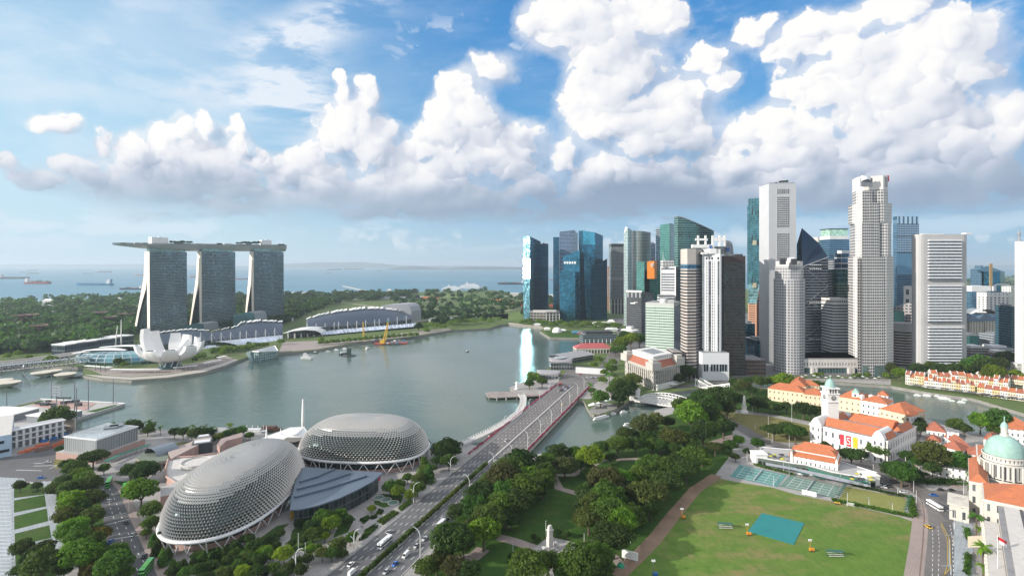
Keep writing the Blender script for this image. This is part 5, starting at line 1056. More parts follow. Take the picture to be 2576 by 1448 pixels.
SHIPS=[('E',-20,250,437,BLK,'very long dark cargo ship farthest from the resort towers',0,0,1),('E',205,432,478,RED,'grey and rust freighter with cargo gear on the open strait',0,5,1.3),('E',635,945,490,BLUEH,'long pale blue tanker on the strait beside the resort towers',1,0,1.0),('E',995,1200,526,BLK,'dark work ship partly behind the resort tower under the pointed overhang',1,4,1.0),('E',213,308,368,BLK,'small hazy ship near the horizon above the freighter',0,0,1),('E',228,330,393,BLK,'small hazy ship in the second row below the horizon',0,0,1),('E',160,222,384,BLK,'tiny hazy ship at the open end of the horizon row',1,0,1),('E',692,778,394,BLUEH,'faint low ship midway between freighter and tanker',1,0,1),('E',805,938,382,BLK,'faint long ship near the horizon above the tanker',0,0,1),('E',1122,1200,408,ORH,'orange hulled ship just clear of the first resort tower',0,0,1.2),('E',1586,1700,424,RED,'red hulled ship seen between the first two resort towers',1,0,1.3),('E',1958,2130,440,RED,'low red ship seen between the last two resort towers',1,0,.7),('F',776,912,362,BLK,'faint dark ship on the horizon beside the resort towers',0,0,1),('F',922,1082,358,BLK,'faint very long ship on the horizon below the hills',1,0,.8),('F',765,825,389,RED,'small tanker with white bridge house below the horizon ships',1,0,1),('F',1188,1246,374,BLK,'small dark ship off the distant islands',0,0,1),('F',1798,1846,377,BLK,'small dark ship above the cruise liners',1,0,1),('F',724,752,375,BLK,'tiny dark ship closest to the resort towers on the horizon',1,0,1),('F',1415,1440,362,WHITE2,'tiny white ship off the distant islands',1,0,1),('G',245,470,536,BLK,'dark container ship beside the slim teal tower',1,6,1.0),('G',655,720,503,RED,'rust coloured ship seen in the gap between the teal towers',1,0,1)]
for f,x0,x1,y,hm,lab,fl,cg,hg in SHIPS:cargo_ship(f,x0,x1,y,hm,lab,fl,cg,hg)
def liner(f,x0,x1,y,label,k):
 a,b_=uv_of(f,x0,y),uv_of(f,x1,y);d=F*(H-WZ)/(a[1]-VH);L=(b_[0]-a[0])/F*d;t=thing('cruise_liner',label,'ship',(((a[0]+b_[0])/2-CX)/F*d,d,WZ),'white cruise liners at the pier',0)
 B=L*.2;h=L*.075;hull(L,B,h,'hull',WHITE,t)
 for j,(s0,s1)in enumerate(((-.46,.36),(-.44,.33),(-.40,.30),(-.30,.24),(-.22,.14))):
  mb=MB();mb.box((L*(s0+s1)/2,0,h*(1.05+j*.33)),(L*(s1-s0),B*(.9-j*.08),h*.33),cell=(5,h*.33));mb.build('deck',facade('liner_decks',(.78,.78,.77),(.12,.16,.2),(.15,.85,.35,.7),.3,.2)if j==0 and 'liner_decks' not in bpy.data.materials else bpy.data.materials['liner_decks'],t,local=False)
 mb=MB();mb.box((-L*.18,0,h*2.7),(L*.05,B*.3,h*.9));mb.build('funnel',WHITE,t,local=False);mb=MB();mb.tube((L*.1,0,h*2.7),(L*.1,0,h*3.6),1.6,.6,6);mb.build('mast',WHITE,t,local=False)
liner('F',1745,1925,534,'white cruise liner lying lower and nearer the resort',0);liner('F',1893,2092,518,'larger white cruise liner behind the other liner',1)
p0,p1=G('F',920,500,WZ),G('F',1150,548,WZ);t=thing('breakwater','thin brown breakwater running out to sea near the liners','breakwater',tuple((p0+p1)/2));mb=MB();e=(p1-p0);mb.box(tuple((p0+p1)/2),(e.length,14,4),math.atan2(e.y,e.x));mb.build('wall',CONC,t)
p=G('F',1262,985,WZ);t=thing('crane_barge','yellow lattice crane on a rusty work barge by the convention promenade','crane barge',tuple(p));mb=MB();mb.box((p.x+12,p.y+6,WZ),(62,18,2.2),R(12));mb.build('barge',RED,t)
YEL=mat('crane_yellow',(.62,.40,.03),.5)
def lattice(t,a,b_,w,name,m,n=9):
 mb=MB();a,b_=Vector(a),Vector(b_);X=Vector((w/2,0,0));Y=Vector((0,w/2,0));C=[X+Y,X-Y,-X-Y,-X+Y]
 for c in C:mb.tube(a+c,b_+c*.35,w*.09,None,3)
 for k in range(n):
  for i in range(4):q0,q1=k/n,(k+1)/n;mb.tube(a.lerp(b_,q0)+C[i]*lerp(1,.35,q0),a.lerp(b_,q1)+C[(i+1)%4]*lerp(1,.35,q1),w*.05,None,3)
 return mb.build(name,m,t)
top=AT('F',1295,800,p.y);lattice(t,(p.x,p.y,WZ+4),top,5,'boom',YEL);mb=MB();mb.box((p.x-3,p.y,WZ+2.2),(9,7,6));mb.build('cab',YEL,t);mb=MB();mb.box((top.x,top.y,top.z),(2,2,3));mb.build('boom_tip',mat('green_tip',(.05,.35,.2)),t)
q=AT('F',1112,790,p.y+40);lattice(t,(q.x,p.y+25,0),(q.x-2,p.y+25,q.z),3.0,'derrick',YEL)
for i,(x,y)in enumerate(((1140,970),(1330,985),(1390,965),(1200,960))):
 b_=G('F',x,y,WZ);t=thing('work_barge',['rusty flat work barge under the yellow derrick','flat work barge with white crates in front of the yellow crane','grey flat work barge on the outer side of the yellow crane','dark work barge between derrick and yellow crane'][i],'barge',tuple(b_),'work barges by the promenade');mb=MB();mb.box(tuple(b_),(34,11,1.8),R(10));mb.build('hull',[RED,BLK,GREY,BLK][i],t)
 for k in range(3):mb=MB();mb.box((b_.x-9+k*9,b_.y,WZ+1.8),(5,4,2+k%2));mb.build('crate',[WHITE2,GREY,BLUEH][k],t)
def small_boat(f,x,y,label,L=12,m=None,cab=True,rz=0,group='small boats in the bay'):
 p=G(f,x,y,WZ);t=thing('motor_boat',label,'boat',tuple(p),group,rz);hull(L,L*.3,L*.13,'hull',m or WHITE,t)
 if cab:mb=MB();mb.box((-L*.1,0,L*.13),(L*.45,L*.22,L*.14));mb.box((-L*.1,0,L*.27),(L*.5,L*.25,.25));mb.build('cabin',WHITE2,t,local=False)
BOATS=[('F',620,1105,'white ferry boat moored off the crystal pavilion',20,0),('F',925,1070,'white boat beside the dark floating fin',16,30),('F',1120,1026,'white boat nearest the yellow crane',15,90),('F',690,1058,'dark boat along the promenade wall past the crystal pavilion',9,0),('F',795,1048,'small pale boat along the promenade wall',9,10),('F',865,1033,'low boat along the wall just short of the floating fin',9,0),('F',935,1024,'low boat along the wall beyond the floating fin',9,0),('F',1960,1046,'lone dark boat in the open middle of the bay',8,60),('F',605,1068,'small boat close under the promenade wall',8,0)]
for f,x,y,lab,L,a in BOATS:small_boat(f,x,y,lab,L,BLK if 'dark' in lab else None,True,R(a))
p=G('F',970,1080,WZ);t=thing('floating_fin','dark upright fin on a round float in the bay','monument',tuple(p));mb=MB();mb.lathe([(11,0),(11,1.2),(0,1.3)],tuple(p),16);mb.build('float',DARK,t);mb=MB();mb.prism([(p.x-3,p.y-2),(p.x+3,p.y-2),(p.x+3,p.y+2),(p.x-3,p.y+2)],WZ+1,AT('F',970,1018,p.y).z,0,0);mb.build('fin',mat('dark_green_bronze',(.03,.06,.05),.5),t)
FLDS=lawn('far_field',(.12,.19,.05),(.15,.22,.07),(.2,.17,.1),.3,.006)
for q in([(1900,620),(2228,600),(2300,640),(2000,668)],[(1850,708),(2000,690),(2110,700),(2000,735),(1880,728)],[(2150,740),(2300,720),(2300,775),(2180,760)],[(1560,570),(1980,560),(2040,590),(1620,600)],[(1500,740),(1650,735),(1640,755),(1510,757)]):sheet('field',g2('F',q),.1,FLDS)
sheet('field',g2('G',[(170,780),(455,755),(455,812),(330,820)]),.1,FLDS);sheet('field',g2('G',[(0,735),(170,735),(120,760),(0,775)]),.1,FLDS)
for q,w in(([(715,640),(1000,645),(1400,700),(1700,690),(2228,660)],14),([(1500,800),(1700,770),(2228,705)],16),([(800,600),(1300,610),(1800,640)],10)):strip('road',[tuple(G('F',x,y)[:2])for x,y in q],w,.15,mat('dusty_road',(.36,.30,.25),.9)if 'dusty_road' not in bpy.data.materials else bpy.data.materials['dusty_road'])
strip('road',[tuple(G('G',x,y)[:2])for x,y in((0,800),(200,760),(460,725))],14,.15,bpy.data.materials['dusty_road'])
SHED=[('E',360,440,682,26,WHITE2,'white stacked block on the wooded far shore'),('E',398,415,712,18,WHITE,'small white tower in the garden woods'),('E',970,1012,640,18,WHITE2,'white house among the shoreline trees'),('E',862,912,702,12,ORH,'orange painted sheds in the woods before the resort tower'),('E',280,350,708,9,STEEL,'pale blue roofed shed in the far woods'),('E',230,285,722,7,WHITE2,'low white shed in the far woods'),('E',430,560,730,8,STEEL,'long pale shed in the far woods'),('E',740,800,695,8,WHITE2,'white shed behind the supertrees'),('E',1595,1625,590,22,STEEL,'small grey block on the shore between the resort towers'),('F',1030,1570,608,9,STEEL,'very long pale blue warehouse roof on the far flats'),('F',1287,1325,578,26,CONC2,'beige block on the far coast'),('F',1575,1720,606,8,ORH,'reddish sheds on the far flats'),('F',640,780,640,8,CONC2,'dusty sheds beside the resort tower'),('F',2155,2250,625,8,ORH,'red roofed huts on the far flats'),('F',430,500,790,8,CONC2,'beige shed at the foot of the resort tower'),('F',1640,1850,795,8,WHITE2,'long white parking shed past the convention hall'),('F',430,700,565,8,WHITE2,'pale terminal roofs on the far coast'),('F',880,1000,548,8,STEEL,'grey quay sheds by the breakwater'),('G',360,470,705,12,RED,'red containers stacked beside the slim teal tower'),('G',280,440,628,12,CONC2,'beige coastal building beside the slim teal tower'),('G',655,690,740,16,RED,'red sheds glimpsed between the teal towers'),('G',652,690,645,14,WHITE2,'white coastal sheds glimpsed between the teal towers')]
for f,x0,x1,y,h,m,lab in SHED:
 a,b_=G(f,x0,y),G(f,x1,y);w=(b_-a).length;t=thing('shed',lab,'building',tuple((a+b_)/2),'sheds on the far shore');mb=MB();mb.box(tuple((a+b_)/2),(w,max(10,w*.3),h));mb.build('wall',m,t);mb=MB();mb.hip([(a.x,a.y-5),(b_.x,b_.y-5),(b_.x,b_.y+max(8,w*.3)),(a.x,a.y+max(8,w*.3))],h+.05,max(2,h*.25),0,.5);mb.build('roof',m,t)
STT=mat('supertree_steel',(.28,.17,.16),.6)
for i,(x,yb,yt,w)in enumerate(((325,945,825,62),(235,945,862,55),(830,800,715,60),(1060,790,728,55),(180,860,740,60),(250,850,735,60),(905,835,755,60))):
 p=G('E',x,yb);zt=AT('E',x,yt,p.y).z;r=w*.3008/F*p.y;t=thing('supertree',['steel garden supertree with pink trunk, closest to the helix footbridge','shorter steel supertree beside the pink trunked one','steel supertree midway to the resort tower','steel supertree nearest the resort tower','hazy steel supertree farther back in the garden','hazy twin steel supertree farther back in the garden','steel supertree with flat crown in the middle of the wood'][i],'supertree',tuple(p),'steel garden supertrees')
 mb=MB();mb.lathe([(r*.16,0),(r*.12,zt*.5),(r*.16,zt*.72),(r*.35,zt*.88)],tuple(p),12);mb.build('trunk',STT,t)
 mb=MB()
 for k in range(18):a=k*2*math.pi/18;mb.path([(p.x+r*q*math.cos(a),p.y+r*q*math.sin(a),zt*z)for q,z in((.14,.68),(.3,.85),(.62,.95),(1,1))],.45,3)
 mb.lathe([(r*.97,zt),(r,zt+.8)],(p.x,p.y,0),18);mb.lathe([(r*.3,zt*.86),(r*.6,zt*.945),(r*.8,zt*.97)],(p.x,p.y,0),18);mb.build('crown',STT,t)
def poly(f,pts):return g2(f,pts)
sheet('lawn',poly('C',[(-330,1500),(10,900),(380,612),(520,605),(960,545),(1080,500),(1260,390),(1420,265),(1600,215),(2001,235),(2001,520),(1860,700),(1700,810),(1540,1010),(1400,1200),(1150,1500)]),.02,GRASS)
sheet('field',poly('C',[(1120,1500),(1385,1200),(1560,1000),(1700,820),(1870,705)])+poly('D',[(0,735),(300,782),(480,835),(770,890),(1250,1000),(1365,1040),(1325,1500),(1318,1700)])+poly('V',[(1480,1620)]),.03,FIELD)
strip('path',poly('C',[(1130,1448),(1290,1300),(1420,1165),(1560,985),(1720,800),(1880,690)]),8,.05,SOIL)
for q,w in(([(650,690),(700,790),(850,832),(1000,850)],6),([(600,690),(800,690),(1030,575),(1250,570),(1440,560),(1640,545)],5),([(240,1155),(360,1185),(520,1240)],7),([(900,1240),(1050,1270),(1120,1310),(1180,1390)],5),([(1640,545),(1800,470),(2040,390)],9)):strip('path',poly('C',q),w,.06,PAVEP)
strip('path',poly('C',[(-60,1330),(60,1300),(130,1240)]),8,.06,PAVEP)
sheet('plaza',poly('C',[(370,1345),(600,1165),(640,1155),(780,1185),(935,1240),(870,1290),(660,1350),(660,1500),(560,1500)]),.08,PAVE)
sheet('lawn',poly('N',[(-400,480),(0,545),(400,585),(800,680),(800,860),(470,850),(300,790),(80,670),(-300,540)]),.03,DRY)
sheet('lawn',poly('N',[(-300,250),(360,300),(620,470),(960,560),(820,640),(400,560),(-300,470)]),.02,GRASS)
def xl(y):return-90+.3640*(y-261)
def xr(y):return-52.9+.3620*(y-260.5)
def band(y0,y1,a,b,n=2):return[(lerp(xl(y),xr(y),a),y)for y in np.linspace(y0,y1,n)]+[(lerp(xl(y),xr(y),b),y)for y in np.linspace(y1,y0,n)]
YB0,YB1=424,668
sheet('road',band(180,YB0,0,1),.10,ASPH)
sheet('pavement',band(180,YB0,-.16,-.003),.14,PAVE,depth=.14)
sheet('road',[(xl(YB1),YB1),(xr(YB1),YB1)]+g2('G',[(960,1330),(1010,1270),(960,1210),(880,1180),(800,1200),(760,1260),(700,1330)]),.08,ASPH2)
def dashes(name,x_of,y0,y1,step,ln,w,z,m):
 mb=MB();y=y0
 while y<y1:mb.add([(x_of(y)-w/2,y,z),(x_of(y)+w/2,y,z),(x_of(y+ln)+w/2,y+ln,z),(x_of(y+ln)-w/2,y+ln,z)]);y+=step
 return tag(mb.build(name,m),kind='structure')
for a in(.10,.19,.28,.37,.60,.70,.80,.90):dashes('road_marking',lambda y,a=a:lerp(xl(y),xr(y),a),185,660,9,3.2,.28,.16 if a else 0,LINE)
for a in(.015,.462,.54,.985):dashes('road_marking',lambda y,a=a:lerp(xl(y),xr(y),a),185,665,60,60,.25,.16,LINE)
mdn=band(186,408,.475,.53);sheet('kerb',mdn,.34,CONC2,depth=.3)
t=thing('road_bridge','wide concrete road bridge with flower lined parapets crossing the river mouth','bridge',(lerp(xl(540),xr(540),.5),540,WZ))
mb=MB();q=band(YB0-6,YB1+4,-.09,1.07);mb.prism(q,-1.5,.06,0,0,bottom=True);mb.build('deck',CONC2,t)
mb=MB();mb.prism(band(YB0-.02,YB1,0,1),.07,.12,0,0);mb.build('roadway',ASPH2,t)
for s,a,b_ in((0,-.088,-.01),(1,1.01,1.068)):
 mb=MB();mb.prism(band(YB0-5,YB1+3,a,b_),.07,.30,0,0);mb.build('footway',PAVE,t)
 mb=MB();mb.prism(band(YB0-5,YB1+3,a-.012 if s==0 else b_-.004,a+.002 if s==0 else b_+.01),-2.6,1.3,0,0,bottom=True);mb.build('parapet',mat('bridge_beige',(.50,.46,.43),.7)if s==0 else bpy.data.materials['bridge_beige'],t)
mb=MB();mb.prism(band(YB0-20,YB1-4,.492,.512),.1,1.0,0,0);mb.build('median_barrier',CONC2,t)
for k in range(6):
 y=lerp(YB0+25,YB1-25,k/5);mb=MB();e=Vector((.364,1)).normalized()
 mb.prism([(lerp(xl(y),xr(y),a)+dx*e.x,y+dx*e.y)for a,dx in((.0,-1.4),(1.075,-1.4),(1.075,1.4),(.0,1.4))],WZ-2,-1.6,0,0);mb.build('pier',CONC,t)
def flowers(name,pts_fn,n,sx,sz,m,parent,seed,sz_leaf=.5):
 rng=np.random.default_rng(seed);P=np.array([pts_fn(a)for a in rng.random(n)])+rng.normal(0,1,(n,3))*np.array([sx,sx,sz]);P[:,2]=np.maximum(P[:,2],.2)
 return leaf_mesh(name,P,rng,sz_leaf,m,parent,None,tuple(parent.location)if parent else(0,0,0))
def leaf_mesh(name,P,rng,size,m,parent=None,normals=None,off=(0,0,0)):
 n=len(P);nr=rng.normal(0,1,(n,3))if normals is None else normals+rng.normal(0,.55,(n,3));nr/=np.linalg.norm(nr,axis=1)[:,None]
 r=rng.normal(0,1,(n,3));a=np.cross(nr,r);a/=np.linalg.norm(a,axis=1)[:,None];b=np.cross(nr,a);s=(size*rng.uniform(.6,1.4,n))[:,None]
 V=np.stack([P-a*s*.5-b*s*.3,P+a*s*.1-b*s*.5,P+a*s*.55+b*s*.1,P-a*s*.1+b*s*.5],1).reshape(-1,3)-np.array(off)
 me=bpy.data.meshes.new(name);me.vertices.add(4*n);me.loops.add(4*n);me.polygons.add(n);me.vertices.foreach_set('co',V.astype(np.float32).ravel());me.loops.foreach_set('vertex_index',np.arange(4*n,dtype=np.int32));me.polygons.foreach_set('loop_start',np.arange(0,4*n,4,dtype=np.int32))
 me.update(calc_edges=True);me.materials.append(m)
 return link(bpy.data.objects.new(name,me),parent)
def foliage(name,col,dark=.55,yel=.0,sc=.22):
 m,T,b=new_mat(name);tc=T.node('ShaderNodeTexCoord').outputs['Object'];oi=T.node('ShaderNodeObjectInfo').outputs['Random']
 n=T.noise(tc,sc,3,.5);n2=T.noise(tc,sc*6,2,.5)
 c=T.mix(T.step(n,.36,.66),tuple(x*dark for x in col)+(1,),(*col,1));c=T.mix(T.step(n2,.45,.75,0,.5),c,tuple(min(1,x*1.5+y)for x,y in zip(col,(.015,.015,0)))+(1,))
 h=T.node('ShaderNodeHueSaturation');T.put(h.inputs['Hue'],T.math('MULTIPLY_ADD',oi,.05,.475));T.put(h.inputs['Value'],T.math('MULTIPLY_ADD',T.math('FRACT',T.math('MULTIPLY',oi,13.7)),.5,.78));T.put(h.inputs['Color'],c)
 b.inputs['Roughness'].default_value=.6;b.inputs['Specular IOR Level'].default_value=.25;T.put(b.inputs['Base Color'],h.outputs[0])
 tr=T.node('ShaderNodeBsdfTranslucent');T.put(tr.inputs[0],T.mix(1.0,h.outputs[0],(1.3,1.5,.5,1),'MULTIPLY'));ms=T.node('ShaderNodeMixShader');ms.inputs[0].default_value=.42
 o=[n_ for n_ in T.n if n_.type=='OUTPUT_MATERIAL'][0];T.l.new(b.outputs[0],ms.inputs[1]);T.l.new(tr.outputs[0],ms.inputs[2]);T.l.new(ms.outputs[0],o.inputs[0]);return m
FOL={'mid':foliage('mid_green_leaves',(.088,.172,.024)),'dark':foliage('dark_green_leaves',(.062,.112,.022)),'bright':foliage('bright_green_leaves',(.175,.285,.022)),'olive':foliage('olive_leaves',(.11,.15,.03)),'red':foliage('reddish_leaves',(.095,.105,.034)),'yellow':foliage('yellowing_leaves',(.17,.14,.026))}
PINK=foliage('pink_blossom',(.40,.06,.17),.5);HEDGE=foliage('hedge_leaves',(.085,.125,.020),.5,sc=.6)
for s,a in((0,-.100),(1,1.075)):
 flowers('flower_trough_foliage',lambda q,a=a:(lerp(xl(lerp(YB0,YB1,q)),xr(lerp(YB0,YB1,q)),a),lerp(YB0,YB1,q),1.5),2600,.35,.35,PINK,t,5+s,.9)
for k in range(9):
 y=196+k*23.5;
 o=flowers('hedge',lambda q,y=y:(lerp(xl(y+q*22),xr(y+q*22),.50),y+q*22,1.3),1500,.55,.6,HEDGE if k!=8 else FOL['olive'],None,40+k,.8)
 tag(o,'clipped yellow green median hedge of the avenue, %s block out from the bridge'%['ninth','eighth','seventh','sixth','fifth','fourth','third','second','first'][k],'hedge','median hedge blocks')
sheet('road',poly('A',[(-400,590),(120,545),(330,480),(490,300),(560,330),(500,480),(470,640),(700,690),(850,725),(905,800),(960,920),(1000,1020),(1050,1120),(1110,1260),(1220,1460),(1420,1700),(1180,1700),(1000,1448),(900,1290),(790,1160),(775,1000),(760,900),(715,760),(560,700),(300,745),(0,720),(-400,720)]),.06,ASPH)
strip('pavement',poly('A',[(840,715),(915,790),(975,920),(1010,1010),(1065,1120),(1130,1260),(1250,1480)]),4.5,.16,PAVEP)
avl=[(715,690),(800,790),(850,900),(885,1000),(930,1120),(1000,1270),(1110,1448)]
for off in(-30,24):
 mb=MB();L=[G('A',x+off*(.8+(y-690)/900),y,.10)for x,y in avl]
 for i in range(len(L)-1):
  p,q=L[i],L[i+1];n=max(1,int((q-p).length/8));e=(q-p).normalized();w=Vector((-e.y,e.x,0))*.16
  for k in range(n):a=p.lerp(q,k/n);b_=a+e*3;mb.add([a-w,a+w,b_+w,b_-w])
 tag(mb.build('road_marking',LINE),kind='structure')
for(x0,y0),(x1,y1)in(((255,600),(320,600)),((250,620),(470,615)),((120,650),(310,655)),((370,640),(470,605)),((780,1010),(1000,960)),((800,1060),(1000,1010)),((835,1170),(1040,1140))):
 p,q=G('A',x0,y0,.11),G('A',x1,y1,.11);e=(q-p).normalized();w=Vector((-e.y,e.x,0))*.3;mb=MB();mb.add([p-w,q-w,q+w,p+w]);tag(mb.build('road_marking',LINE),kind='structure')
sheet('plaza',poly('A',[(-300,760),(0,705),(180,715),(190,740),(60,800),(330,735),(400,745),(440,860),(455,1000),(470,1200),(480,1500),(480,1800),(-300,1800)]),.10,PAVEB)
mb=MB()
for k in range(26):
 p=G('A',-20,790+k*28);q=G('A',95,785+k*28);mb.box(((p.x+q.x)/2,(p.y+q.y)/2,.1),((q-p).length,1.1,.18+.05*(k%2)),0)
o=mb.build('plaza_step',mat('pale_step_stone',(.46,.50,.53),.7));tag(o,kind='structure')
for q in([(105,760),(320,752),(335,835),(105,862)],[(105,880),(335,838),(345,925),(105,972)],[(105,1000),(350,940),(362,1035),(108,1100)],[(110,1130),(370,1065),(385,1160),(112,1225)],[(112,1255),(400,1190),(418,1330),(118,1405)],[(118,1450),(420,1370),(430,1560),(120,1600)]):sheet('lawn',poly('A',q),.16,GRASS)
for q in([(700,760),(760,900),(780,1060),(800,1180),(900,1300),(1000,1460),(740,1460),(560,1300),(480,1100),(430,850),(470,700),(560,712)],):sheet('lawn',poly('A',q),.05,GRASS)
sheet('lawn',poly('A',[(480,480),(490,590),(420,650),(400,600),(440,520)]),.08,DRY);sheet('lawn',poly('A',[(840,730),(960,740),(975,800),(930,780)]),.17,GRASS)
sheet('plaza',poly('A',[(1020,400),(1350,400),(1390,440),(1240,480),(1090,470),(1030,440)]),.05,PAVE);sheet('lawn',poly('A',[(1230,470),(1370,440),(1440,440),(1300,480)]),.08,DRY)
sheet('lawn',poly('B',[(-150,1100),(100,1230),(330,1070),(480,1040),(560,1000),(840,985),(900,1040),(860,1120),(640,1200),(560,1300),(420,1448),(200,1600),(-200,1600),(-330,1300)]),.04,GRASS)
for q,w in(([(470,1045),(400,1110),(370,1250),(300,1330),(210,1448)],6),([(640,1340),(560,1300),(500,1270),(400,1330),(250,1440),(100,1600)],5),([(760,1080),(720,1170),(600,1210)],4)):strip('path',poly('B',q),w,.10,PAVE)
for q in([(1060,870),(1120,830),(1280,840),(1260,900),(1130,935),(1060,905)],):sheet('lawn',poly('B',q),.14,GRASS)
for q in([(950,1030),(1010,1000),(1030,1015),(980,1055)],[(1080,1040),(1200,960),(1250,975),(1120,1070)],[(990,1110),(1060,1060),(1100,1080),(1000,1170),(930,1200)],[(1240,940),(1330,870),(1350,900),(1260,965)],[(1030,1010),(1080,990),(1080,1010),(1040,1022)],[(1075,985),(1095,950),(1130,960),(1115,985)]):
 P=g2('B',q);o=leafbed=None;c=ctr(P);rng=np.random.default_rng(int(q[0][0]));n=1400;w=rng.dirichlet(np.ones(len(P))*.8,n);pts=np.concatenate([w@np.array(P),rng.uniform(.2,1.1,(n,1))],1);o=leaf_mesh('shrub_bed',pts,rng,.8,FOL['dark']);tag(o,kind='stuff')
for i,(x,y)in enumerate(((1095,862),(1148,878),(1203,900),(765,1000))):
 p=G('B',x,y,.16);mb=MB();mb.lathe([(3.6,0),(3.6,.5),(3.1,.5),(3.1,.3),(0,.3)],tuple(p),24,[0,0,0,1]);t=single(mb,'pool_ring',[CONC2,mat('pool_green',(.16,.26,.22),.2)],['round pale pool ring on the lawn, one nearest the fan roof','round pale pool ring on the lawn, middle one of three','round pale pool ring on the lawn, one nearest the avenue','round pale pool ring alone among the theatre garden trees'][i],'pool','round pool rings',tuple(p))
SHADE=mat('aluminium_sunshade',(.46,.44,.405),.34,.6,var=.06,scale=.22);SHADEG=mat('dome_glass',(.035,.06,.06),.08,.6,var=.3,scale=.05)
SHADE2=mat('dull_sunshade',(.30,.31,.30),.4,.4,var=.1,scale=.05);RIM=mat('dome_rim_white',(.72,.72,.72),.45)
def dome(label,c,ang,La,Wa,Hh,z0,nphi,nt,taper=.0,skew=0.0,pe=2.3):
 t=thing('spiked_theatre_dome',label,'theatre dome',(c[0],c[1],0),'spiked theatre domes');ca,sa=math.cos(ang),math.sin(ang);O=Vector((c[0],c[1],0))
 def pt(i,q,k=1.0):
  """column i round the rim, q from rim 0 to crest 1"""
  a=2*math.pi*i/nphi;cs,sn=math.cos(a),math.sin(a);r=(abs(cs)**pe+abs(sn)**pe)**(-1/pe);el_=q*math.pi/2;w=math.cos(el_)**.72;sx=cs*r*w
  x,y=cs*r*La*(w+.12*math.sin(el_)*(1-w))*k,sn*r*Wa*w*(1-taper*sx)*k
  return O+Vector((ca*x-sa*y,sa*x+ca*y,z0+Hh*math.sin(el_)**.95*(1+skew*sx*1.4)))
 rows=[[pt(i+.5*(j%2),(j/nt)**1.0*.985)for i in range(nphi)]for j in range(nt+1)];V=[p-O for r in rows for p in r];Fs,M=[],[];cen=Vector((0,0,z0+Hh*.2))
 for j in range(nt):
  for i in range(nphi):
   sh=0 if j%2==0 else 1;a,b_=j*nphi+i,j*nphi+(i+1)%nphi;u0,u1=(j+1)*nphi+(i+sh)%nphi,(j+1)*nphi+(i+sh-1)%nphi
   for tri,upw in(((a,b_,u0),1),((a,u0,u1),0)):
    p=[V[k]for k in tri];m=sum(p,Vector())/3;nr=(p[1]-p[0]).cross(p[2]-p[0]);size=min(2.8,nr.length**.5)
    if nr.length<1e-6:continue
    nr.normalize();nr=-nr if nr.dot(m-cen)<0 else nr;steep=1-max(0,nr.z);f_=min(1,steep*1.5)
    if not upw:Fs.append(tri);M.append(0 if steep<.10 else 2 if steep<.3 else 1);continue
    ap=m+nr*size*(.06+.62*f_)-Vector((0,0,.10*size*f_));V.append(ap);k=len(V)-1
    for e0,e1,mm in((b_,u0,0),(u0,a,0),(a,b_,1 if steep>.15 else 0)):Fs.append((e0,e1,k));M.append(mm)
 top=[nt*nphi+i for i in range(nphi)];Fs.append(tuple(top));M.append(0)
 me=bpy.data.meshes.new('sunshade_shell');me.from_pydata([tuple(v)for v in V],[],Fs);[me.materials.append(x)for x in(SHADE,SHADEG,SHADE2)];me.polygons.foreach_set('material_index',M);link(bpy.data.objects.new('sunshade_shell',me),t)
 ringp=[pt(i,0,1.03)for i in range(0,nphi,2)]
 mb=MB();mb.path(ringp,1.0,6,closed=True);mb.build('rim',RIM,t)
 base=[Vector((c[0]+(p.x-c[0])*.88,c[1]+(p.y-c[1])*.88,0))for p in ringp]
 mb=MB();mb.loft([[p for p in base],[Vector((p.x,p.y,z0-.2))for p in base]],closed=True,cell=(1,.15));mb.build('glass_drum',facade('drum_glass',(.05,.06,.06),(.03,.05,.05),(.06,.94,.02,.98)),t)
 mb=MB();mb.loft([[Vector((p.x,p.y,0))for p in[c2+(c2-Vector((c[0],c[1],0))).normalized()*1.2 for c2 in base]],[Vector((p.x,p.y,3.0))for p in[c2+(c2-Vector((c[0],c[1],0))).normalized()*1.2 for c2 in base]]],closed=True);mb.build('granite_plinth',BRICKP,t)
 nn=len(ringp);tot=30
 for k in range(tot):
  i=int(k*nn/tot);top=ringp[i]-Vector((0,0,.6));top2=ringp[int((k+.85)*nn/tot)%nn]-Vector((0,0,.6));im=int((k+.42)*nn/tot)%nn;foot=base[im].lerp(Vector((ringp[im].x,ringp[im].y,0)),.75)
  mb=MB();mb.tube((foot.x,foot.y,0),top,.32,None,5);mb.tube((foot.x,foot.y,0),top2,.32,None,5);mb.build('strut',RIM,t)
 return ringp
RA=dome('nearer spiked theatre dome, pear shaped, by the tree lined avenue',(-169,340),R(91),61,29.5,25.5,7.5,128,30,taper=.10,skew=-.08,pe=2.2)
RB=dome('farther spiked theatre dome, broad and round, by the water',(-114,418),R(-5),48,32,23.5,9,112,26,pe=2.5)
FANP=[(480,640),(560,628),(700,640),(900,655),(1130,668),(1050,735),(930,800),(800,860),(640,915),(500,945),(425,950),(445,850)]
FZ=11.5;t=thing('fan_roof_hall','blue grey fan shaped roof hall between the two spiked domes','building',tuple(G('B',700,800)));P=[tuple(G('B',x,y,FZ)[:2])for x,y in FANP]
FANM=mat('blue_grey_standing_seam',(.13,.17,.22),.45,.3,var=.08,scale=.1)
mb=MB();mb.prism(P,FZ-.8,FZ,0,0,bottom=True);mb.build('roof',FANM,t)
for(x0,y0),(x1,y1)in(((500,745),(760,650)),((480,800),(880,680)),((460,860),(1000,700))):mb=MB();mb.prism(strip_pts([tuple(G('B',x0,y0,FZ)[:2]),tuple(G('B',(x0+x1)/2,(y0+y1)/2+8,FZ)[:2]),tuple(G('B',x1,y1,FZ)[:2])],1.6),FZ+.02,FZ+1.1,0,0);mb.build('roof_step',FANM,t)
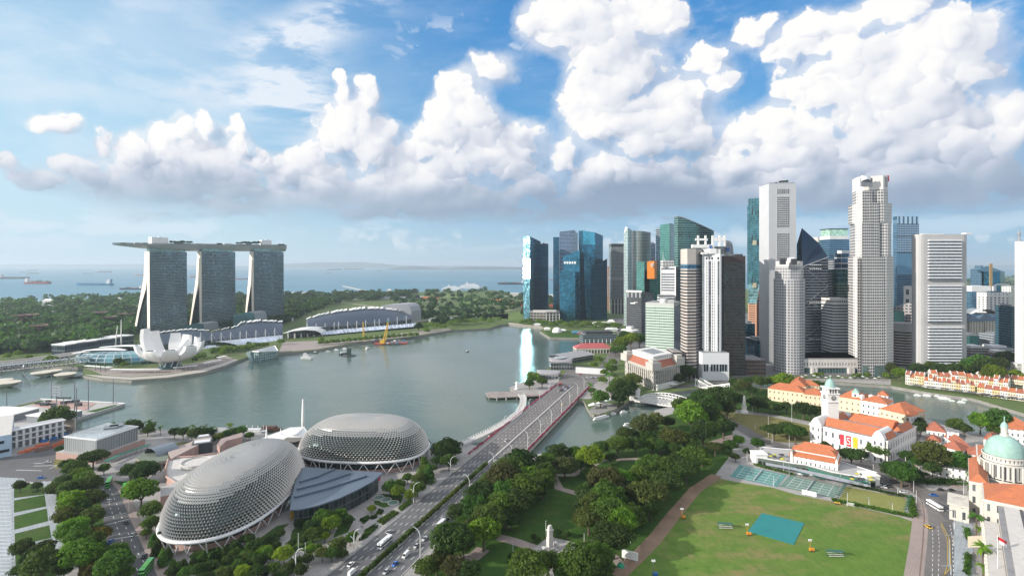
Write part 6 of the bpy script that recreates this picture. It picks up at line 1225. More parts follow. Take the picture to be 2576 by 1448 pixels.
mb=MB();c_=Vector(ctr(P));W=[tuple(Vector(p).lerp(c_.xy,.10))for p in P];mb.prism(W,0,FZ-.82,0,0,(3,5));mb.build('glass_wall',facade('foyer_glass',(.10,.10,.10),(.04,.06,.065),(.06,.94,.08,.94)),t)
p,q=Vector(W[11-1+0]),Vector(W[9]);
def wall_panel(name,f,a,b_,z0,z1,m,parent=None):
 p,q=G(f,*a),G(f,*b_);e=(q-p).normalized();n=Vector((e.y,-e.x,0));n=n if n.y<0 else-n;mb=MB();mb.prism([tuple((p+n*.3)[:2]),tuple((q+n*.3)[:2]),tuple((q-n*.4)[:2]),tuple((p-n*.4)[:2])],z0,z1,0,0,bottom=True);return mb.build(name,m,parent)
wall_panel('yellow_wall','B',(432,1028),(570,980),.3,9.5,mat('yellow_ochre_wall',(.55,.33,.03),.6),t);wall_panel('pale_pier','B',(573,980),(592,972),0,10.5,BRICKP,t)
wall_panel('poster_wall','B',(1020,780),(1105,735),1,6,mat('poster_magenta',(.45,.06,.16),.6),t)
t2=thing('zigzag_canopy','glass zigzag canopy strip between the pear shaped dome and the fan roof','canopy',tuple(G('B',470,800)))
mb=MB();L=[G('B',x,y,9.2)for x,y in((545,655),(505,720),(500,790),(470,850),(430,900),(395,945))];K=[G('B',x,y,9.2)for x,y in((480,650),(462,700),(450,780),(430,850),(405,900),(390,940))];mb.loft([K,[a.lerp(b_,.5)+Vector((0,0,1.5*(i%2)))for i,(a,b_)in enumerate(zip(K,L))],L]);mb.build('glass_roof',GLASSB,t2)
mb=MB();zz=[];
for i in range(6):zz+=[K[i],L[i]]
mb.path([p+Vector((0,0,.5))for p in zz],.22,4);mb.build('zigzag_frame',STEEL,t2)
t=thing('round_terrace','round grey roof terrace with low pink wall beside the pear shaped dome','building',tuple(G('A',1390,690)));P=[tuple(G('A',x,y,6)[:2])for x,y in((1245,640),(1265,575),(1340,560),(1450,555),(1560,540),(1640,530),(1620,640),(1500,760),(1330,760),(1250,710))];mb=MB();mb.prism(P,0,6,0,1,(4,6));mb.build('wall',[BRICKP,CONC2],t);mb=MB();mb.path([(*p,6.6)for p in P],.7,4,closed=True);mb.build('parapet',BRICKP,t)
p=G('A',1480,615,6);mb=MB();mb.lathe([(10.5,0),(10.5,3),(9.8,3),(9.8,2.2),(0,2.2)],(p.x,p.y,6),28);mb.build('round_roof',CONC2,t)
t=thing('pink_block','low pink granite block with red wall beside the pear shaped dome','building',tuple(G('A',1260,880)));P=[tuple(G('A',x,y,0)[:2])for x,y in((1205,950),(1210,870),(1280,850),(1420,790),(1420,850),(1290,930))];mb=MB();mb.prism(P,0,8,0,1);mb.build('wall',[BRICKP,CONC],t)
def longblock(name,label,f,pts,z,wall,roof,cell=None,cat='building',zt=None):
 t=thing(name,label,cat,tuple(sum((G(f,*q)for q in pts),Vector())/len(pts)));P=g2(f,pts);mb=MB();mb.prism(P,0,z,0,1,cell,zt);mb.build('wall',[wall,roof],t);return t,P
t,P=longblock('pink_gallery','long pink granite gallery with grey sloping roof behind the round terrace','A',[(1265,590),(1560,450),(1590,480),(1290,640)],7,BRICKP,CONC2);
mb=MB();mb.prism(scl(P,1.02),7.02,7.6,0,0,bottom=True);mb.build('roof',mat('pinkish_roof',(.40,.33,.30),.8),t)
t,P=longblock('curved_gallery','curved pink granite gallery wall by the waterside trees','A',[(1630,520),(1660,475),(1760,445),(1820,425),(1820,460),(1700,490),(1650,540)],6,BRICKP,CONC2);mb=MB();mb.prism(scl(P,1.01),6.02,6.5,0,0);mb.build('roof',mat('brown_roof',(.33,.26,.24),.8),t)
p=G('A',1640,400);mb=MB();mb.lathe([(9,0),(9,4),(7,6),(0,8)],tuple(p),16);t=thing('round_pavilion','round pavilion with beige roof among the waterside palms','pavilion',tuple(p));mb.build('roof',CONC2,t)
t,P=longblock('station_hall','dark station hall with arched grey roof beside the long warehouse','A',[(1020,620),(1110,560),(1280,560),(1260,640),(1080,660)],6,facade('station_wall',(.28,.25,.22),(.05,.06,.06),(.1,.9,.2,.8)),mat('moss_roof',(.16,.19,.15),.9),(4,5))
mb=MB();A0,A1=G('A',1130,540,6),G('A',1300,490,6);n=(A1-A0).normalized();n=Vector((-n.y,n.x,0))*8;mb.loft([[a+n*math.cos(k*math.pi/8)+Vector((0,0,5*math.sin(k*math.pi/8)))for k in range(9)]for a in(A0,A1)]);mb.build('arched_roof',mat('grey_metal_roof',(.20,.24,.28),.4,.4),t)
for i,(x,y,w,d_,h)in enumerate(((1420,540,10,8,6),(1520,515,14,10,8),(1530,470,9,7,8),(1385,560,8,6,5),(1150,620,12,6,4))):
 p=G('A',x,y);t=thing('plant_house',['grey rooftop plant house nearest the round terrace','dark plant house with white panel behind the round terrace','blue grey plant house by the pink gallery roof','small plant house beside the pink gallery','pale cube shed in front of the station hall'][i],'building',tuple(p),'plant houses of the theatre');mb=MB();mb.box(tuple(p),(w,d_,h),R(25));mb.build('wall',[GREY,DARK,STEEL,GREY,CONC2][i],t);mb=MB();mb.box((p.x,p.y,h),(w*.8,d_*.7,.8),R(25));mb.build('roof',WHITE2 if i<3 else CONC,t)
W4=[(482,625),(760,655),(1075,470),(1000,440)]
A0,B0,C0=G('A',482,560),G('A',725,590),G('A',1035,475);base=[A0,B0,C0,A0+C0-B0];t=thing('warehouse','grey ribbed warehouse with pale striped roof on a pink granite base','warehouse',tuple(sum(base,Vector())/4))
mb=MB();b5=[tuple(p[:2])for p in base];mb.prism(grow(b5,5),0,5.5,0,1);mb.build('granite_base',[BRICKP,CONC],t)
RIB=facade('ribbed_grey_cladding',(.29,.31,.31),(.17,.185,.19),(.3,.7,.03,.97),.1,.5,0,0,gvar=.2);mb=MB();mb.prism(b5,5.5,16,0,1,(2.2,10.5));mb.build('wall',[RIB,GREY],t)
mb=MB();mb.prism(grow(b5,.6),16,16.8,0,0,bottom=True);mb.build('roof_edge',WHITE2,t);mb=MB();mb.prism(grow(b5,-1.2),16.82,17.1,0,0,(3,3));mb.build('roof',facade('striped_roof',(.40,.43,.44),(.32,.36,.38),(.08,.92,0,1),.1,.5,0,0),t)
for q in(.72,.86):p=(base[0].lerp(base[3],q)+base[1].lerp(base[2],q))/2;mb=MB();mb.box((p.x,p.y,17.1),(9,9,1.2),R(30));mb.build('skylight',GREY,t)
strip('path',poly('A',[(760,650),(930,575),(1120,495)]),5,.1,PAVE);t=thing('covered_walk','green roofed covered walkway alongside the ribbed warehouse','walkway',tuple(G('A',950,560)));mb=MB();mb.prism(strip_pts(poly('A',[(790,618),(930,556),(1125,490)]),3.5),3.2,3.6,0,0,bottom=True);mb.build('roof',mat('green_roof_sheet',(.05,.20,.14),.5),t)
for k in range(8):p=G('A',790,618).lerp(G('A',1125,490),(k+.5)/8);mb=MB();mb.tube((p.x,p.y,0),(p.x,p.y,3.2),.15,None,4);mb.build('post',GREY,t)
t=thing('stage_tent','white tensile tent with tall mast by the water behind the far dome','tent',tuple(G('B',450,420)));ap=[G('B',x,y,z)for x,y,z in((530,400,16),(430,400,14))];base_=[G('B',x,y,3)for x,y in((190,430),(260,395),(330,370),(420,335),(530,330),(560,370),(540,420),(470,440),(350,435),(260,440))]
mb=MB();N=len(base_);rows=[base_,[p.lerp(ap[0]if p.x>ap[1].x else ap[1],.5)-Vector((0,0,2.5 if i%2 else 1.2))for i,p in enumerate(base_)],[p.lerp(ap[0]if p.x>ap[1].x else ap[1],.88)for p in base_]];mb.loft(rows,closed=True);mb.faces(rows[-1],[tuple(range(N))]);mb.build('canopy',WHITE,t)
mp=G('B',525,330);mb=MB();mb.lathe([(1.5,0),(1.3,14),(.7,26),(.2,AT('B',532,185,mp.y).z)],(mp.x,mp.y,0),10);mb.build('mast',WHITE,t);mb=MB();mb.path([p+Vector((0,0,.2))for p in base_],.35,4,closed=True);mb.build('edge_cable',WHITE2,t)
for i,(x,y0,y1)in enumerate(((250,440,320),(358,430,335))):p=G('B',x,y0);t=thing('white_mast',['slim white mast nearest the moored boat','slim white mast beside the tensile tent'][i],'mast',tuple(p));mb=MB();mb.lathe([(.6,0),(.9,4),(.2,AT('B',x,y1,p.y).z)],tuple(p),8);mb.build('mast',WHITE,t);mb=MB();mb.lathe([(1.1,0),(1.1,1),(0,1.05)],tuple(p),8);mb.build('base',CONC,t)
for i,(x,y,m_)in enumerate(((160,378,WHITE2),(280,358,mat('brown_hull',(.10,.05,.035))))):
 p=G('B',x,y,WZ);t=thing('tour_boat',['white jetty barge with railing posts behind the near dome','dark brown wooden tour boat moored by the tent'][i],'boat',tuple(p));hull(22,6,2,'hull',m_,t);mb=MB();mb.box((-1,0,2),(13,4.6,2.4));mb.build('cabin',WHITE2 if i==0 else m_,t,local=False)
 for k in range(4):mb=MB();mb.tube((-8+k*5,2.4,2),(-8+k*5,2.4,7 if i==0 else 3),.2,None,4);mb.build('post',WHITE,t,local=False)
PZ=-1.2;P=[tuple(G('A',x,y,PZ)[:2])for x,y in((940,155),(880,150),(300,120),(-420,300),(-300,420),(560,272))]
t=thing('floating_stage','floating stage platform with turf strips and white tents in the bay','platform',(*ctr(P)[:2],WZ));mb=MB();mb.prism(P,WZ-1,PZ,0,0);mb.build('deck',CONC,t)
for q in([(300,128),(340,132),(60,195),(0,200)],[(640,215),(860,162),(900,168),(720,215)],[(360,195),(520,150),(560,160),(420,205)]):mb=MB();mb.prism([tuple(G('A',x,y,PZ)[:2])for x,y in q],PZ+.02,PZ+.1,0,0);mb.build('turf',GRASS,t)
mb=MB();mb.prism([tuple(G('A',x,y,PZ)[:2])for x,y in((230,160),(430,128),(720,150),(640,205),(330,185))],PZ+.03,PZ+.3,0,0);mb.build('stage_floor',BRICKP,t);mb=MB();mb.path([(*p,PZ+.5)for p in P],.5,4,closed=True);mb.build('edge_rail',WHITE2,t)
for i,q in enumerate(([(-200,215),(20,172),(305,182),(60,245),(-200,260)],[(190,238),(430,190),(625,200),(400,258)])):t=thing('marquee',['white marquee roof nearest the picture edge on the floating stage','white marquee roof beside the floodlight tower'][i],'tent',tuple(G('A',*q[0])),'marquees on the floating stage');P=[tuple(G('A',x,y,6)[:2])for x,y in q];mb=MB();mb.prism(P,5.2,6,0,0,bottom=True);mb.build('roof',WHITE,t);mb=MB();mb.prism(scl(P,.96),PZ,5.2,0,0);mb.build('side_wall',GREY,t)
for k in range(10):x,y=random.uniform(250,640),random.uniform(135,185);p=G('A',x,y,PZ);t=thing('stage_crate','dark crate or staging stack on the floating stage','crate',tuple(p),'staging stacks on the floating stage');mb=MB();mb.box(tuple(p),(random.uniform(4,9),3,random.uniform(1.5,3.5)));mb.build('stack',DARK,t)
for i,(x,y0,y1,k)in enumerate(((50,175,45,0),(387,120,-60,0),(425,260,20,1),(560,270,-20,0),(663,200,-30,2),(575,345,35,0),(850,152,-35,0),(478,260,115,3))):
 p=G('A',x,y0,PZ);zt=AT('A',x,y1,p.y).z;t=thing('light_mast',['lattice mast nearest the grandstand edge','slim lamp mast behind the second marquee','floodlight tower with a square rack of lamps','slim lamp mast at the back of the stage','mast with cross arms on the floating stage','tall slim mast beside the grandstand tree','slim lamp mast alone at the far corner of the stage','low dark lighting gantry on the floating stage'][i],'mast',tuple(p),'masts round the floating stage');mb=MB();mb.tube(p,(p.x,p.y,zt),.55,.35,5);mb.build('pole',GREY,t)
 if k==1:
  for r_ in range(4):mb=MB();mb.box((p.x,p.y,zt-1.6-r_*2.6),(9,1,1.3));mb.build('lamp_row',STEEL,t)
 if k==2:
  for z_ in(.78,.72):mb=MB();mb.box((p.x,p.y,zt*z_),(12,.6,.6));mb.build('cross_arm',GREY,t)
 if k==3:mb=MB();mb.box((p.x,p.y,zt),(14,1.4,1.4));mb.build('gantry',DARK,t)
t=thing('grandstand','white grandstand with raked seating and tall columns by the floating stage','grandstand',tuple(G('A',200,420)));A0,B0=G('A',-250,560),G('A',480,395);e=(B0-A0).normalized();n=Vector((-e.y,e.x,0));L=(B0-A0).length
mb=MB();rows=[[a+n*k*9+Vector((0,0,z))for a in(A0,B0)]for k,z in((0,0),(0,15),(.6,15.5),(4.5,2),(4.5,0))];mb.loft(rows);mb.faces([r[1]for r in rows],[(0,1,2,3,4)]);mb.build('raked_stand',mat('stand_concrete',(.46,.47,.48),.7),t)
for k in range(14):p=A0.lerp(B0,(k+.5)/14)-n*2.5;mb=MB();mb.box((p.x,p.y,0),(1.6,3.5,14),math.atan2(e.y,e.x));mb.build('column',WHITE2,t)
mb=MB();
for z in(5,9.5,14):mb.prism([tuple(p[:2])for p in(A0-n*4.5,B0-n*4.5,B0-n*.1,A0-n*.1)],z,z+.9,0,0,bottom=True)
mb.build('gallery_slab',WHITE2,t)
t,P=longblock('media_block','pale blue block at the end of the grandstand','A',[(-200,600),(85,545),(105,380),(-200,420)],17,mat('pale_blue_cladding',(.42,.56,.68),.5),CONC2,(6,5));wall_panel('window_band','A',(-80,578),(70,548),4,6,GLASSD,t);wall_panel('window_band','A',(-60,574),(30,556),11,13,GLASSD,t)
BLUET=mat('blue_tarpaulin',(.03,.14,.38),.6);ORB=mat('orange_barrier',(.55,.14,.06),.7)
def heap(label,f,pts,m,name='tarpaulin_pile',cat='pile',h=2.5,seed=1):
 rng=random.Random(seed);p=G(f,*pts[0]);t=thing(name,label,cat,tuple(p));
 for x,y in pts:q=G(f,x,y);mb=MB();mb.box(tuple(q),(rng.uniform(4,8),rng.uniform(3,5),rng.uniform(h*.5,h)),rng.uniform(0,3));mb.build('bundle',m,t)
heap('heap of blue tarpaulin covered seats in front of the grandstand','A',[(300,432),(340,425),(380,415),(420,405),(460,398),(330,440),(400,420)],BLUET,seed=2);heap('blue tarpaulin stacks behind the ribbed warehouse','A',[(740,378),(790,368),(700,385)],BLUET,seed=3);heap('orange barriers stacked on the road before the grandstand','A',[(170,522),(210,512),(240,498),(290,475),(330,468)],ORB,'barrier_pile',h=2,seed=4)
t=thing('hoarding','dull red hoarding fence on the road before the grandstand','fence',tuple(G('A',380,480)));wall_panel('panel','A',(260,520),(390,490),0,3,mat('brown_hoarding',(.22,.13,.11)),t);wall_panel('panel','A',(390,488),(490,445),0,3,ORB,t)
p=G('A',520,350);t=thing('screen_wall','beige standing wall at the water end of the grandstand','wall',tuple(p));mb=MB();mb.box(tuple(p),(11,2,10));mb.build('panel',mat('beige_panel',(.50,.45,.38)),t)
WHT=facade('white_stucco_windows',(.78,.77,.74),(.14,.17,.18),(.34,.66,.25,.72),.2,.3,.01,.1,wrough=.6);WST=mat('white_stucco',(.80,.79,.76),.6,var=.08,scale=.2)
CRM=facade('cream_stucco_windows',(.66,.57,.40),(.16,.13,.10),(.36,.64,.35,.68),.1,.4,.01,.2);COPPER=mat('green_copper',(.30,.47,.42),.6,var=.25,scale=.25);STONE=facade('pale_stone_windows',(.60,.57,.51),(.10,.12,.13),(.34,.66,.2,.75),.2,.3,.01,.1);STN=mat('pale_stone',(.60,.57,.51),.7,var=.12,scale=.2)
def house(t,f,pts,zw,zr,wall=WHT,roof=None,cell=(4,5),gable=False,over=.7,name='wall',z0=0):
 P=ccw(g2(f,pts)if f else pts);mb=MB();mb.prism(P,z0,zw,0,1,cell);w=mb.build(name,[wall,ROOFG],t)
 if zr:mb=MB();mb.hip(P,zw+.02,zr-zw,0,over,gable);mb.build('roof',roof or TERRA,t)
 return P
def rect4(a,b,depth):
 """footprint from its front edge a-b, going back by depth"""
 a,b=Vector(a[:2]),Vector(b[:2]);e=(b-a).normalized();n=Vector((-e.y,e.x));n=n if n.y>0 else-n;return[tuple(a),tuple(b),tuple(b+n*depth),tuple(a+n*depth)]
def sub4(P,a0,a1,b0,b1):
 p=[Vector(q)for q in P];f=lambda a,b:tuple(p[0].lerp(p[1],a).lerp(p[3].lerp(p[2],a),b));return[f(a0,b0),f(a1,b0),f(a1,b1),f(a0,b1)]
A0,B0=G('N',800,880),G('N',1605,1085);P=rect4(A0,B0,62);t=thing('theatre_hall','white neoclassical theatre and concert hall with orange roofs, banners and clock tower','building',ctr(P))
house(t,None,P,17,0,WHT,cell=(5,8.5));mb=MB();mb.prism(grow(P,.7),17,18,0,1);mb.prism(grow(P,.5),8.3,8.9,0,0);mb.build('cornice',[WST,ROOFG],t)
for a0,a1,b0,b1,z in((.17,.86,.05,.30,23.5),(.0,.15,.05,.36,23),(.88,1,.05,.3,22.5),(.30,.86,.52,.76,24),(.06,.24,.45,.7,22.5),(.88,1,.5,.9,22.5),(.3,.8,.80,.97,21)):mb=MB();mb.hip(sub4(P,a0,a1,b0,b1),18.03,z-18,0,.3,True);mb.build('roof',TERRA,t)
mb=MB();mb.prism(sub4(P,.24,.86,.34,.48),18.03,19.5,0,0,(1.6,9));mb.build('skylight',[facade('slatted_skylight',(.5,.52,.53),(.05,.07,.08),(.2,.8,0,1),.5,.2)],t)
for a in(.10,.90):
 mb=MB();q=sub4(P,a-.075,a+.075,-.035,.30);mb.prism(q,0,19,0,0,(3.5,6));mb.build('entrance_bay',[WHT],t);e=Vector(q[1])-Vector(q[0]);mb=MB();pr=[(k/10,5.5*math.sin(math.pi*k/10))for k in range(11)];F0=[Vector((*(Vector(q[0])+e*s),19+h))for s,h in pr];bk=Vector((*(Vector(q[3])-Vector(q[0])),0))*.98;mb.faces(F0,[tuple(range(11))]);mb.loft([F0,[p+bk for p in F0]]);mb.build('arched_pediment',WST,t)
for a0,a1,m in((.415,.465,mat('banner_red',(.55,.03,.05))),(.50,.555,None),(.585,.64,mat('banner_yellow',(.68,.46,.02)))):
 q=on_face(P,a0,a1,.45,.3);mb=MB();mb.prism(q,6.8,15,0,0,bottom=True);ob=mb.build('banner',m or bpy.data.materials['banner_red'],t)
 if m is None:
  c=(Vector(q[0])+Vector(q[1]))/2;e=(Vector(q[1])-Vector(q[0])).normalized();n=Vector((e.y,-e.x));mb=MB();mb.path([(c.x+e.x*x+n.x*.1,c.y+e.y*x+n.y*.1,11+z)for x,z in((1.1,1.9),(.3,2.5),(-.9,2.1),(-1.1,1.1),(-.3,.4),(.5,-.1),(1.2,-1),(.9,-2.1),(-.2,-2.6),(-1.2,-2))],.38,4);mb.build('banner_letter',WHITE,ob)
c=sub4(P,.05,.05,.62,.62)[0];c=tuple(G('N',1010,640,17)[:2]);mb=MB();sq=lambda r:[(c[0]-r,c[1]-r),(c[0]+r,c[1]-r),(c[0]+r,c[1]+r),(c[0]-r,c[1]+r)]
zt=lambda y:AT('N',1015,y,c[1]).z
for z0,z1,r in((0,19,5.6),(19,zt(420),4.6),(zt(420),zt(340),4.8),(zt(340),zt(285),4.2)):mb=MB();mb.prism(sq(r),z0,z1,0,0,(r,9));mb.build('tower_stage',WHT if z0==zt(340)else WST,t)
for z in(19,zt(420),zt(340),zt(285)):mb=MB();mb.prism(sq(5.4),z-.4,z+.5,0,0,bottom=True);mb.build('cornice',WST,t)
mb=MB();mb.lathe([(4.0,0),(4.0,1.5),(3.7,3),(2.7,5),(1.2,6.4),(.3,7),(.25,9.5),(0,9.6)],(*c,zt(285)+.5),20);mb.build('cupola',COPPER,t,smooth=True)
for dx,dy in((0,-1),(-1,0)):mb=MB();p=Vector((c[0]+dx*4.8,c[1]+dy*4.8,zt(382)));mb.tube(p,p+Vector((dx,dy,0))*.3,2.0,None,20);k=mb.build('clock_face',mat('clock_dial',(.20,.19,.18)),t);mb=MB();p=p+Vector((dx,dy,0))*.35;s=Vector((-dy,dx,0));mb.tube(p,p+Vector((0,0,1.4)),.14,None,4);mb.tube(p,p+s*1.0,.14,None,4);mb.build('clock_hand',WHITE,k)
for k in range(3):mb=MB();mb.box((c[0]-2.2+k*2.2,c[1]-4.25,zt(335)),(1.0,.3,zt(300)-zt(335)));mb.build('belfry_opening',DARK,t)
t=thing('museum_building','long cream riverside museum with orange hipped roofs behind the clock tower','museum',tuple(G('N',700,480)))
W1=rect4(G('N',365,415),G('N',740,470),20);house(t,None,W1,13,19,CRM,cell=(4.5,6.5));W2=rect4(G('N',740,480),G('N',970,505),20);house(t,None,W2,13,18.5,CRM,cell=(4.5,6.5));house(t,None,rect4(G('N',590,400),G('N',760,420),36),15,21,CRM,cell=(4.5,6.5));house(t,None,rect4(G('N',730,390),G('N',900,400),16),14,19,CRM)
t=thing('museum_building','white riverside museum wings with orange roofs between theatre and river','museum',tuple(G('N',1500,560)))
for a,b,d_,zw,zr in(((1100,520),(1330,560),26,14,21),((1330,560),(1600,610),20,14,19),((1520,650),(1790,720),30,13.5,21),((1740,700),(1845,725),14,12,16),((1470,520),(1650,545),16,12,0),((1320,520),(1500,540),14,12,16)):house(t,None,rect4(G('N',*a),G('N',*b),d_),zw,zr,WHT if zr!=21 else CRM,cell=(4.5,6))
q=rect4(G('N',1500,500),G('N',1610,515),12);house(t,None,q,14,18);q=rect4(G('N',1235,540),G('N',1305,550),10);house(t,None,q,20,24,WHT,COPPER)
for x in(1340,1435):p=G('N',x,560);mb=MB();mb.prism(rect4(p,p+Vector((3,.6,0)),3),14,18.2,0,0);mb.hip(rect4(p,p+Vector((3,.6,0)),3),18.2,1.2,0,.3);mb.build('dormer',WST,t)
t=thing('clubhouse','cricket clubhouse with tiered orange roof, green awnings and long roof terraces','building',tuple(G('N',850,1150)))
base=[(262,1085),(640,1150),(760,1165),(1040,1245),(1480,1325),(1500,1250),(1180,1150),(700,1010),(300,975)];P=ccw(g2('N',base));mb=MB();mb.prism(P,0,5,0,1,(3,5));mb.build('ground_storey',[facade('club_front',(.10,.13,.11),(.05,.05,.045),(.12,.88,.05,.6)),mat('terrace_tiles',(.42,.41,.40),.7)],t)
mb=MB();mb.path([(*p,5.5)for p in P],.4,4,closed=True);mb.build('terrace_parapet',WHITE2,t)
for x,y in((285,1070),(1430,1300)):p=G('N',x,y);mb=MB();mb.box((p.x,p.y+2,0),(9,9,7));mb.box((p.x,p.y+2,7),(9.8,9.8,.7));mb.box((p.x,p.y-2.55,1),(3,.2,4),0,1);mb.build('end_pavilion',[WST,DARK],t)
GRN=mat('green_awning',(.03,.13,.095),.7)
for a,b in(((345,1088),(630,1140)),((760,1165),(1030,1240)),((1050,1250),(1390,1312))):p,q=G('N',*a),G('N',*b);mb=MB();n=Vector((.15,-1,0));mb.loft([[p+Vector((0,0,4.3)),q+Vector((0,0,4.3))],[p+n*3+Vector((0,0,2.6)),q+n*3+Vector((0,0,2.6))]]);mb.build('awning',GRN,t)
mb=MB();mb.loft([[G('N',x,y,5)for x,y in((340,1060),(640,1115),(1040,1200),(1400,1290))],[G('N',x,y,4)for x,y in((345,1088),(640,1142),(1040,1240),(1395,1312))]]);mb.build('lean_roof',STEEL,t)
q=rect4(G('N',600,1120),G('N',1080,1215),17);house(t,None,q,9.5,0,WHT,cell=(3,4),name='upper_storey');e0=Vector(q[0])-Vector(q[1])
mb=MB();Q=grow(q,1.6);R1=sub4(q,.04,.96,.22,.78);mb.loft([[(*p,9.6)for p in Q],[(*p,12)for p in R1]],closed=True);mb.build('roof',TERRA,t);mb=MB();mb.prism(R1,12,13,0,0);mb.build('clerestory',WHITE2,t);mb=MB();mb.hip(grow(R1,1.0),13.02,3.6,0,.2);mb.build('roof',TERRA,t)
q2=sub4(q,.12,.95,.75,1.25);mb=MB();mb.prism(q2,5,12,0,0);mb.hip(grow(q2,.8),12.02,4.6,1,.3);mb.build('rear_hall',[WHT,TERRA],t)
for a in(0,.97):q3=sub4(q,a,a+.05,-.05,.9);mb=MB();mb.prism(q3,0,11,0,0);mb.hip(q3,11,2.5,0,.4,True);mb.build('gable_end',WST,t)
for k in range(22):
 x,y=(random.uniform(1150,1440),random.uniform(1205,1290))if k<12 else(random.uniform(350,540),random.uniform(1000,1060));p=G('N',x,y,5);t=thing('terrace_parasol','yellow and dark parasol over tables on the clubhouse roof terrace','parasol',tuple(p),'parasols on the clubhouse terraces');mb=MB();mb.tube(p,p+Vector((0,0,2.4)),.06,None,4);mb.build('pole',DARK,t);mb=MB();mb.lathe([(1.7,2.1),(.0,2.8)],tuple(p),8);mb.build('canopy',mat('parasol_yellow',(.45,.42,.04))if k==0 else bpy.data.materials['parasol_yellow']if k%3==0 else DARK,t)
for k in range(16):x=random.uniform(680,1020);p=G('N',x,1185+(x-680)*.19+random.uniform(0,22));t=thing('garden_parasol','dark green parasol in the row before the clubhouse','parasol',tuple(p),'green parasols before the clubhouse');mb=MB();mb.tube(p,p+Vector((0,0,2.3)),.06,None,4);mb.build('pole',DARK,t);mb=MB();mb.lathe([(1.8,2.0),(0,2.7)],tuple(p),8);mb.build('canopy',GRN if k%4 else WHITE2,t)
def court(label,q,col,lines):
 P=g2('D',q);t=thing('tennis_court',label,'court',ctr(P),'tennis courts');mb=MB();mb.prism(P,.03,.10,0,0);mb.build('surface',mat(label[:14],col,.8,var=.2,scale=.1),t)
 mb=MB()
 for a0,a1,b0,b1 in lines:mb.prism(sub4(P,a0,a1,b0,b1),.10,.115,0,0)
 mb.build('marking',LINE,t);mb=MB()
 for a in(.5,):mb.prism(sub4(P,a-.004,a+.004,.08,.92),.12,1.1,0,0)
 mb.build('net',WHITE2,t)
 for a,b in((0,0),(.5,0),(1,0),(0,1),(.5,1),(1,1)):p=sub4(P,a,a,b,b)[0];mb=MB();mb.tube((*p,0),(*p,9),.12,None,4);mb.build('fence_post',GREY,t)
ln_=[(a,a+.006,.08,.92)for a in(.12,.30,.70,.88)]+[(.1,.9,b,b+.012)for b in(.1,.30,.5,.70,.88)]
court('teal tennis court nearer the river trees',[(55,612),(408,690),(335,778),(-20,700)],(.10,.26,.24),ln_);court('grey green tennis court beside the bowling green',[(430,690),(805,772),(760,862),(350,775)],(.14,.23,.19),ln_)
sheet('bowling_green',g2('D',[(850,775),(1322,862),(1290,985),(800,872)]),.06,BOWL)
def hedge(label,f,a,b,w,h,n=900,m=None):
 p,q=G(f,*a),G(f,*b);rng=np.random.default_rng(n+int(a[0]));s=rng.random(n);P=np.outer(1-s,p)+np.outer(s,q);P[:,:2]+=rng.normal(0,w/3,(n,2));P[:,2]=rng.uniform(.1,h,n);o=leaf_mesh('hedge',P,rng,.8,m or HEDGE);return tag(o,label,'hedge','hedges round the playing field')
hedge('green hedge along the near side of the bowling green','D',(760,882),(1345,1005),2.2,1.6,2600,FOL['mid']);hedge('dark hedge at the street end of the bowling green','D',(1335,860),(1360,1000),3,2,1200,FOL['mid']);hedge('low dark hedge behind the bowling green','D',(900,770),(1300,852),1.5,1.2,1200,FOL['dark']);hedge('hedge between the tennis courts and the clubhouse','D',(170,615),(460,690),2,1.3,1000,FOL['mid']);hedge('long rose bed in the traffic island below the white houses','D',(1390,745),(1720,750),6,2.4,2200,FOL['dark']);hedge('clipped hedge by the domed court beside the palms','D',(1760,1100),(1770,1180),2,2,500,FOL['mid']);hedge('clipped hedge strip along the domed court pavement','D',(1764,1290),(1764,1440),2,2,700,FOL['mid']);hedge('dark hedge beside the street corner below the theatre','D',(1310,655),(1460,690),2.5,1.4,900,FOL['mid'])
for k in range(14):
 x,y=(lerp(790,850,k/7),lerp(860,770,k/7))if k<8 else(1330-(k-8)*6,870+(k-8)*20);p=G('D',x,y);t=thing('green_bench','dark green canopy bench along the edge of the bowling green','bench',tuple(p),'canopy benches round the bowling green');mb=MB();mb.box((p.x,p.y,.45),(1.8,.5,.12));mb.build('seat',GRN,t);mb=MB();mb.box((p.x,p.y,2.1),(2.4,1.4,.12));mb.build('roof',GRN,t);mb=MB();mb.box((p.x-.8,p.y,0),(.1,.1,2.1));mb.box((p.x+.8,p.y,0),(.1,.1,2.1));mb.build('frame',GREY,t)
P=g2('D',[(220,975),(540,1050),(460,1212),(115,1112)]);mb=MB();mb.prism(P,.04,.22,0,0);single(mb,'pitch_cover',mat('teal_tarpaulin',(.012,.20,.20),.55,var=.10,scale=.15),'large teal tarpaulin covering the cricket pitch','tarpaulin')
def screen(label,f,a,b,y1,legs=True):
 p,q=G(f,*a),G(f,*b);h=AT(f,a[0],y1,p.y).z;t=thing('sight_screen',label,'screen',tuple((p+q)/2),'white sight screens');wall_panel('board',f,a,b,.8,h,WHITE,t)
 for s in(.15,.85):c=p.lerp(q,s);mb=MB();mb.tube((c.x,c.y+1.6,0),(c.x,c.y+.5,h),.12,None,4);mb.tube((c.x,c.y-1,.2),(c.x,c.y+1.8,.2),.15,None,4);mb.build('stand',WHITE2,t)
screen('white sight screen below the tennis courts','D',(520,838),(630,862),796);screen('white sight screen beside the park trees','C',(1170,1315),(1290,1345),1245)
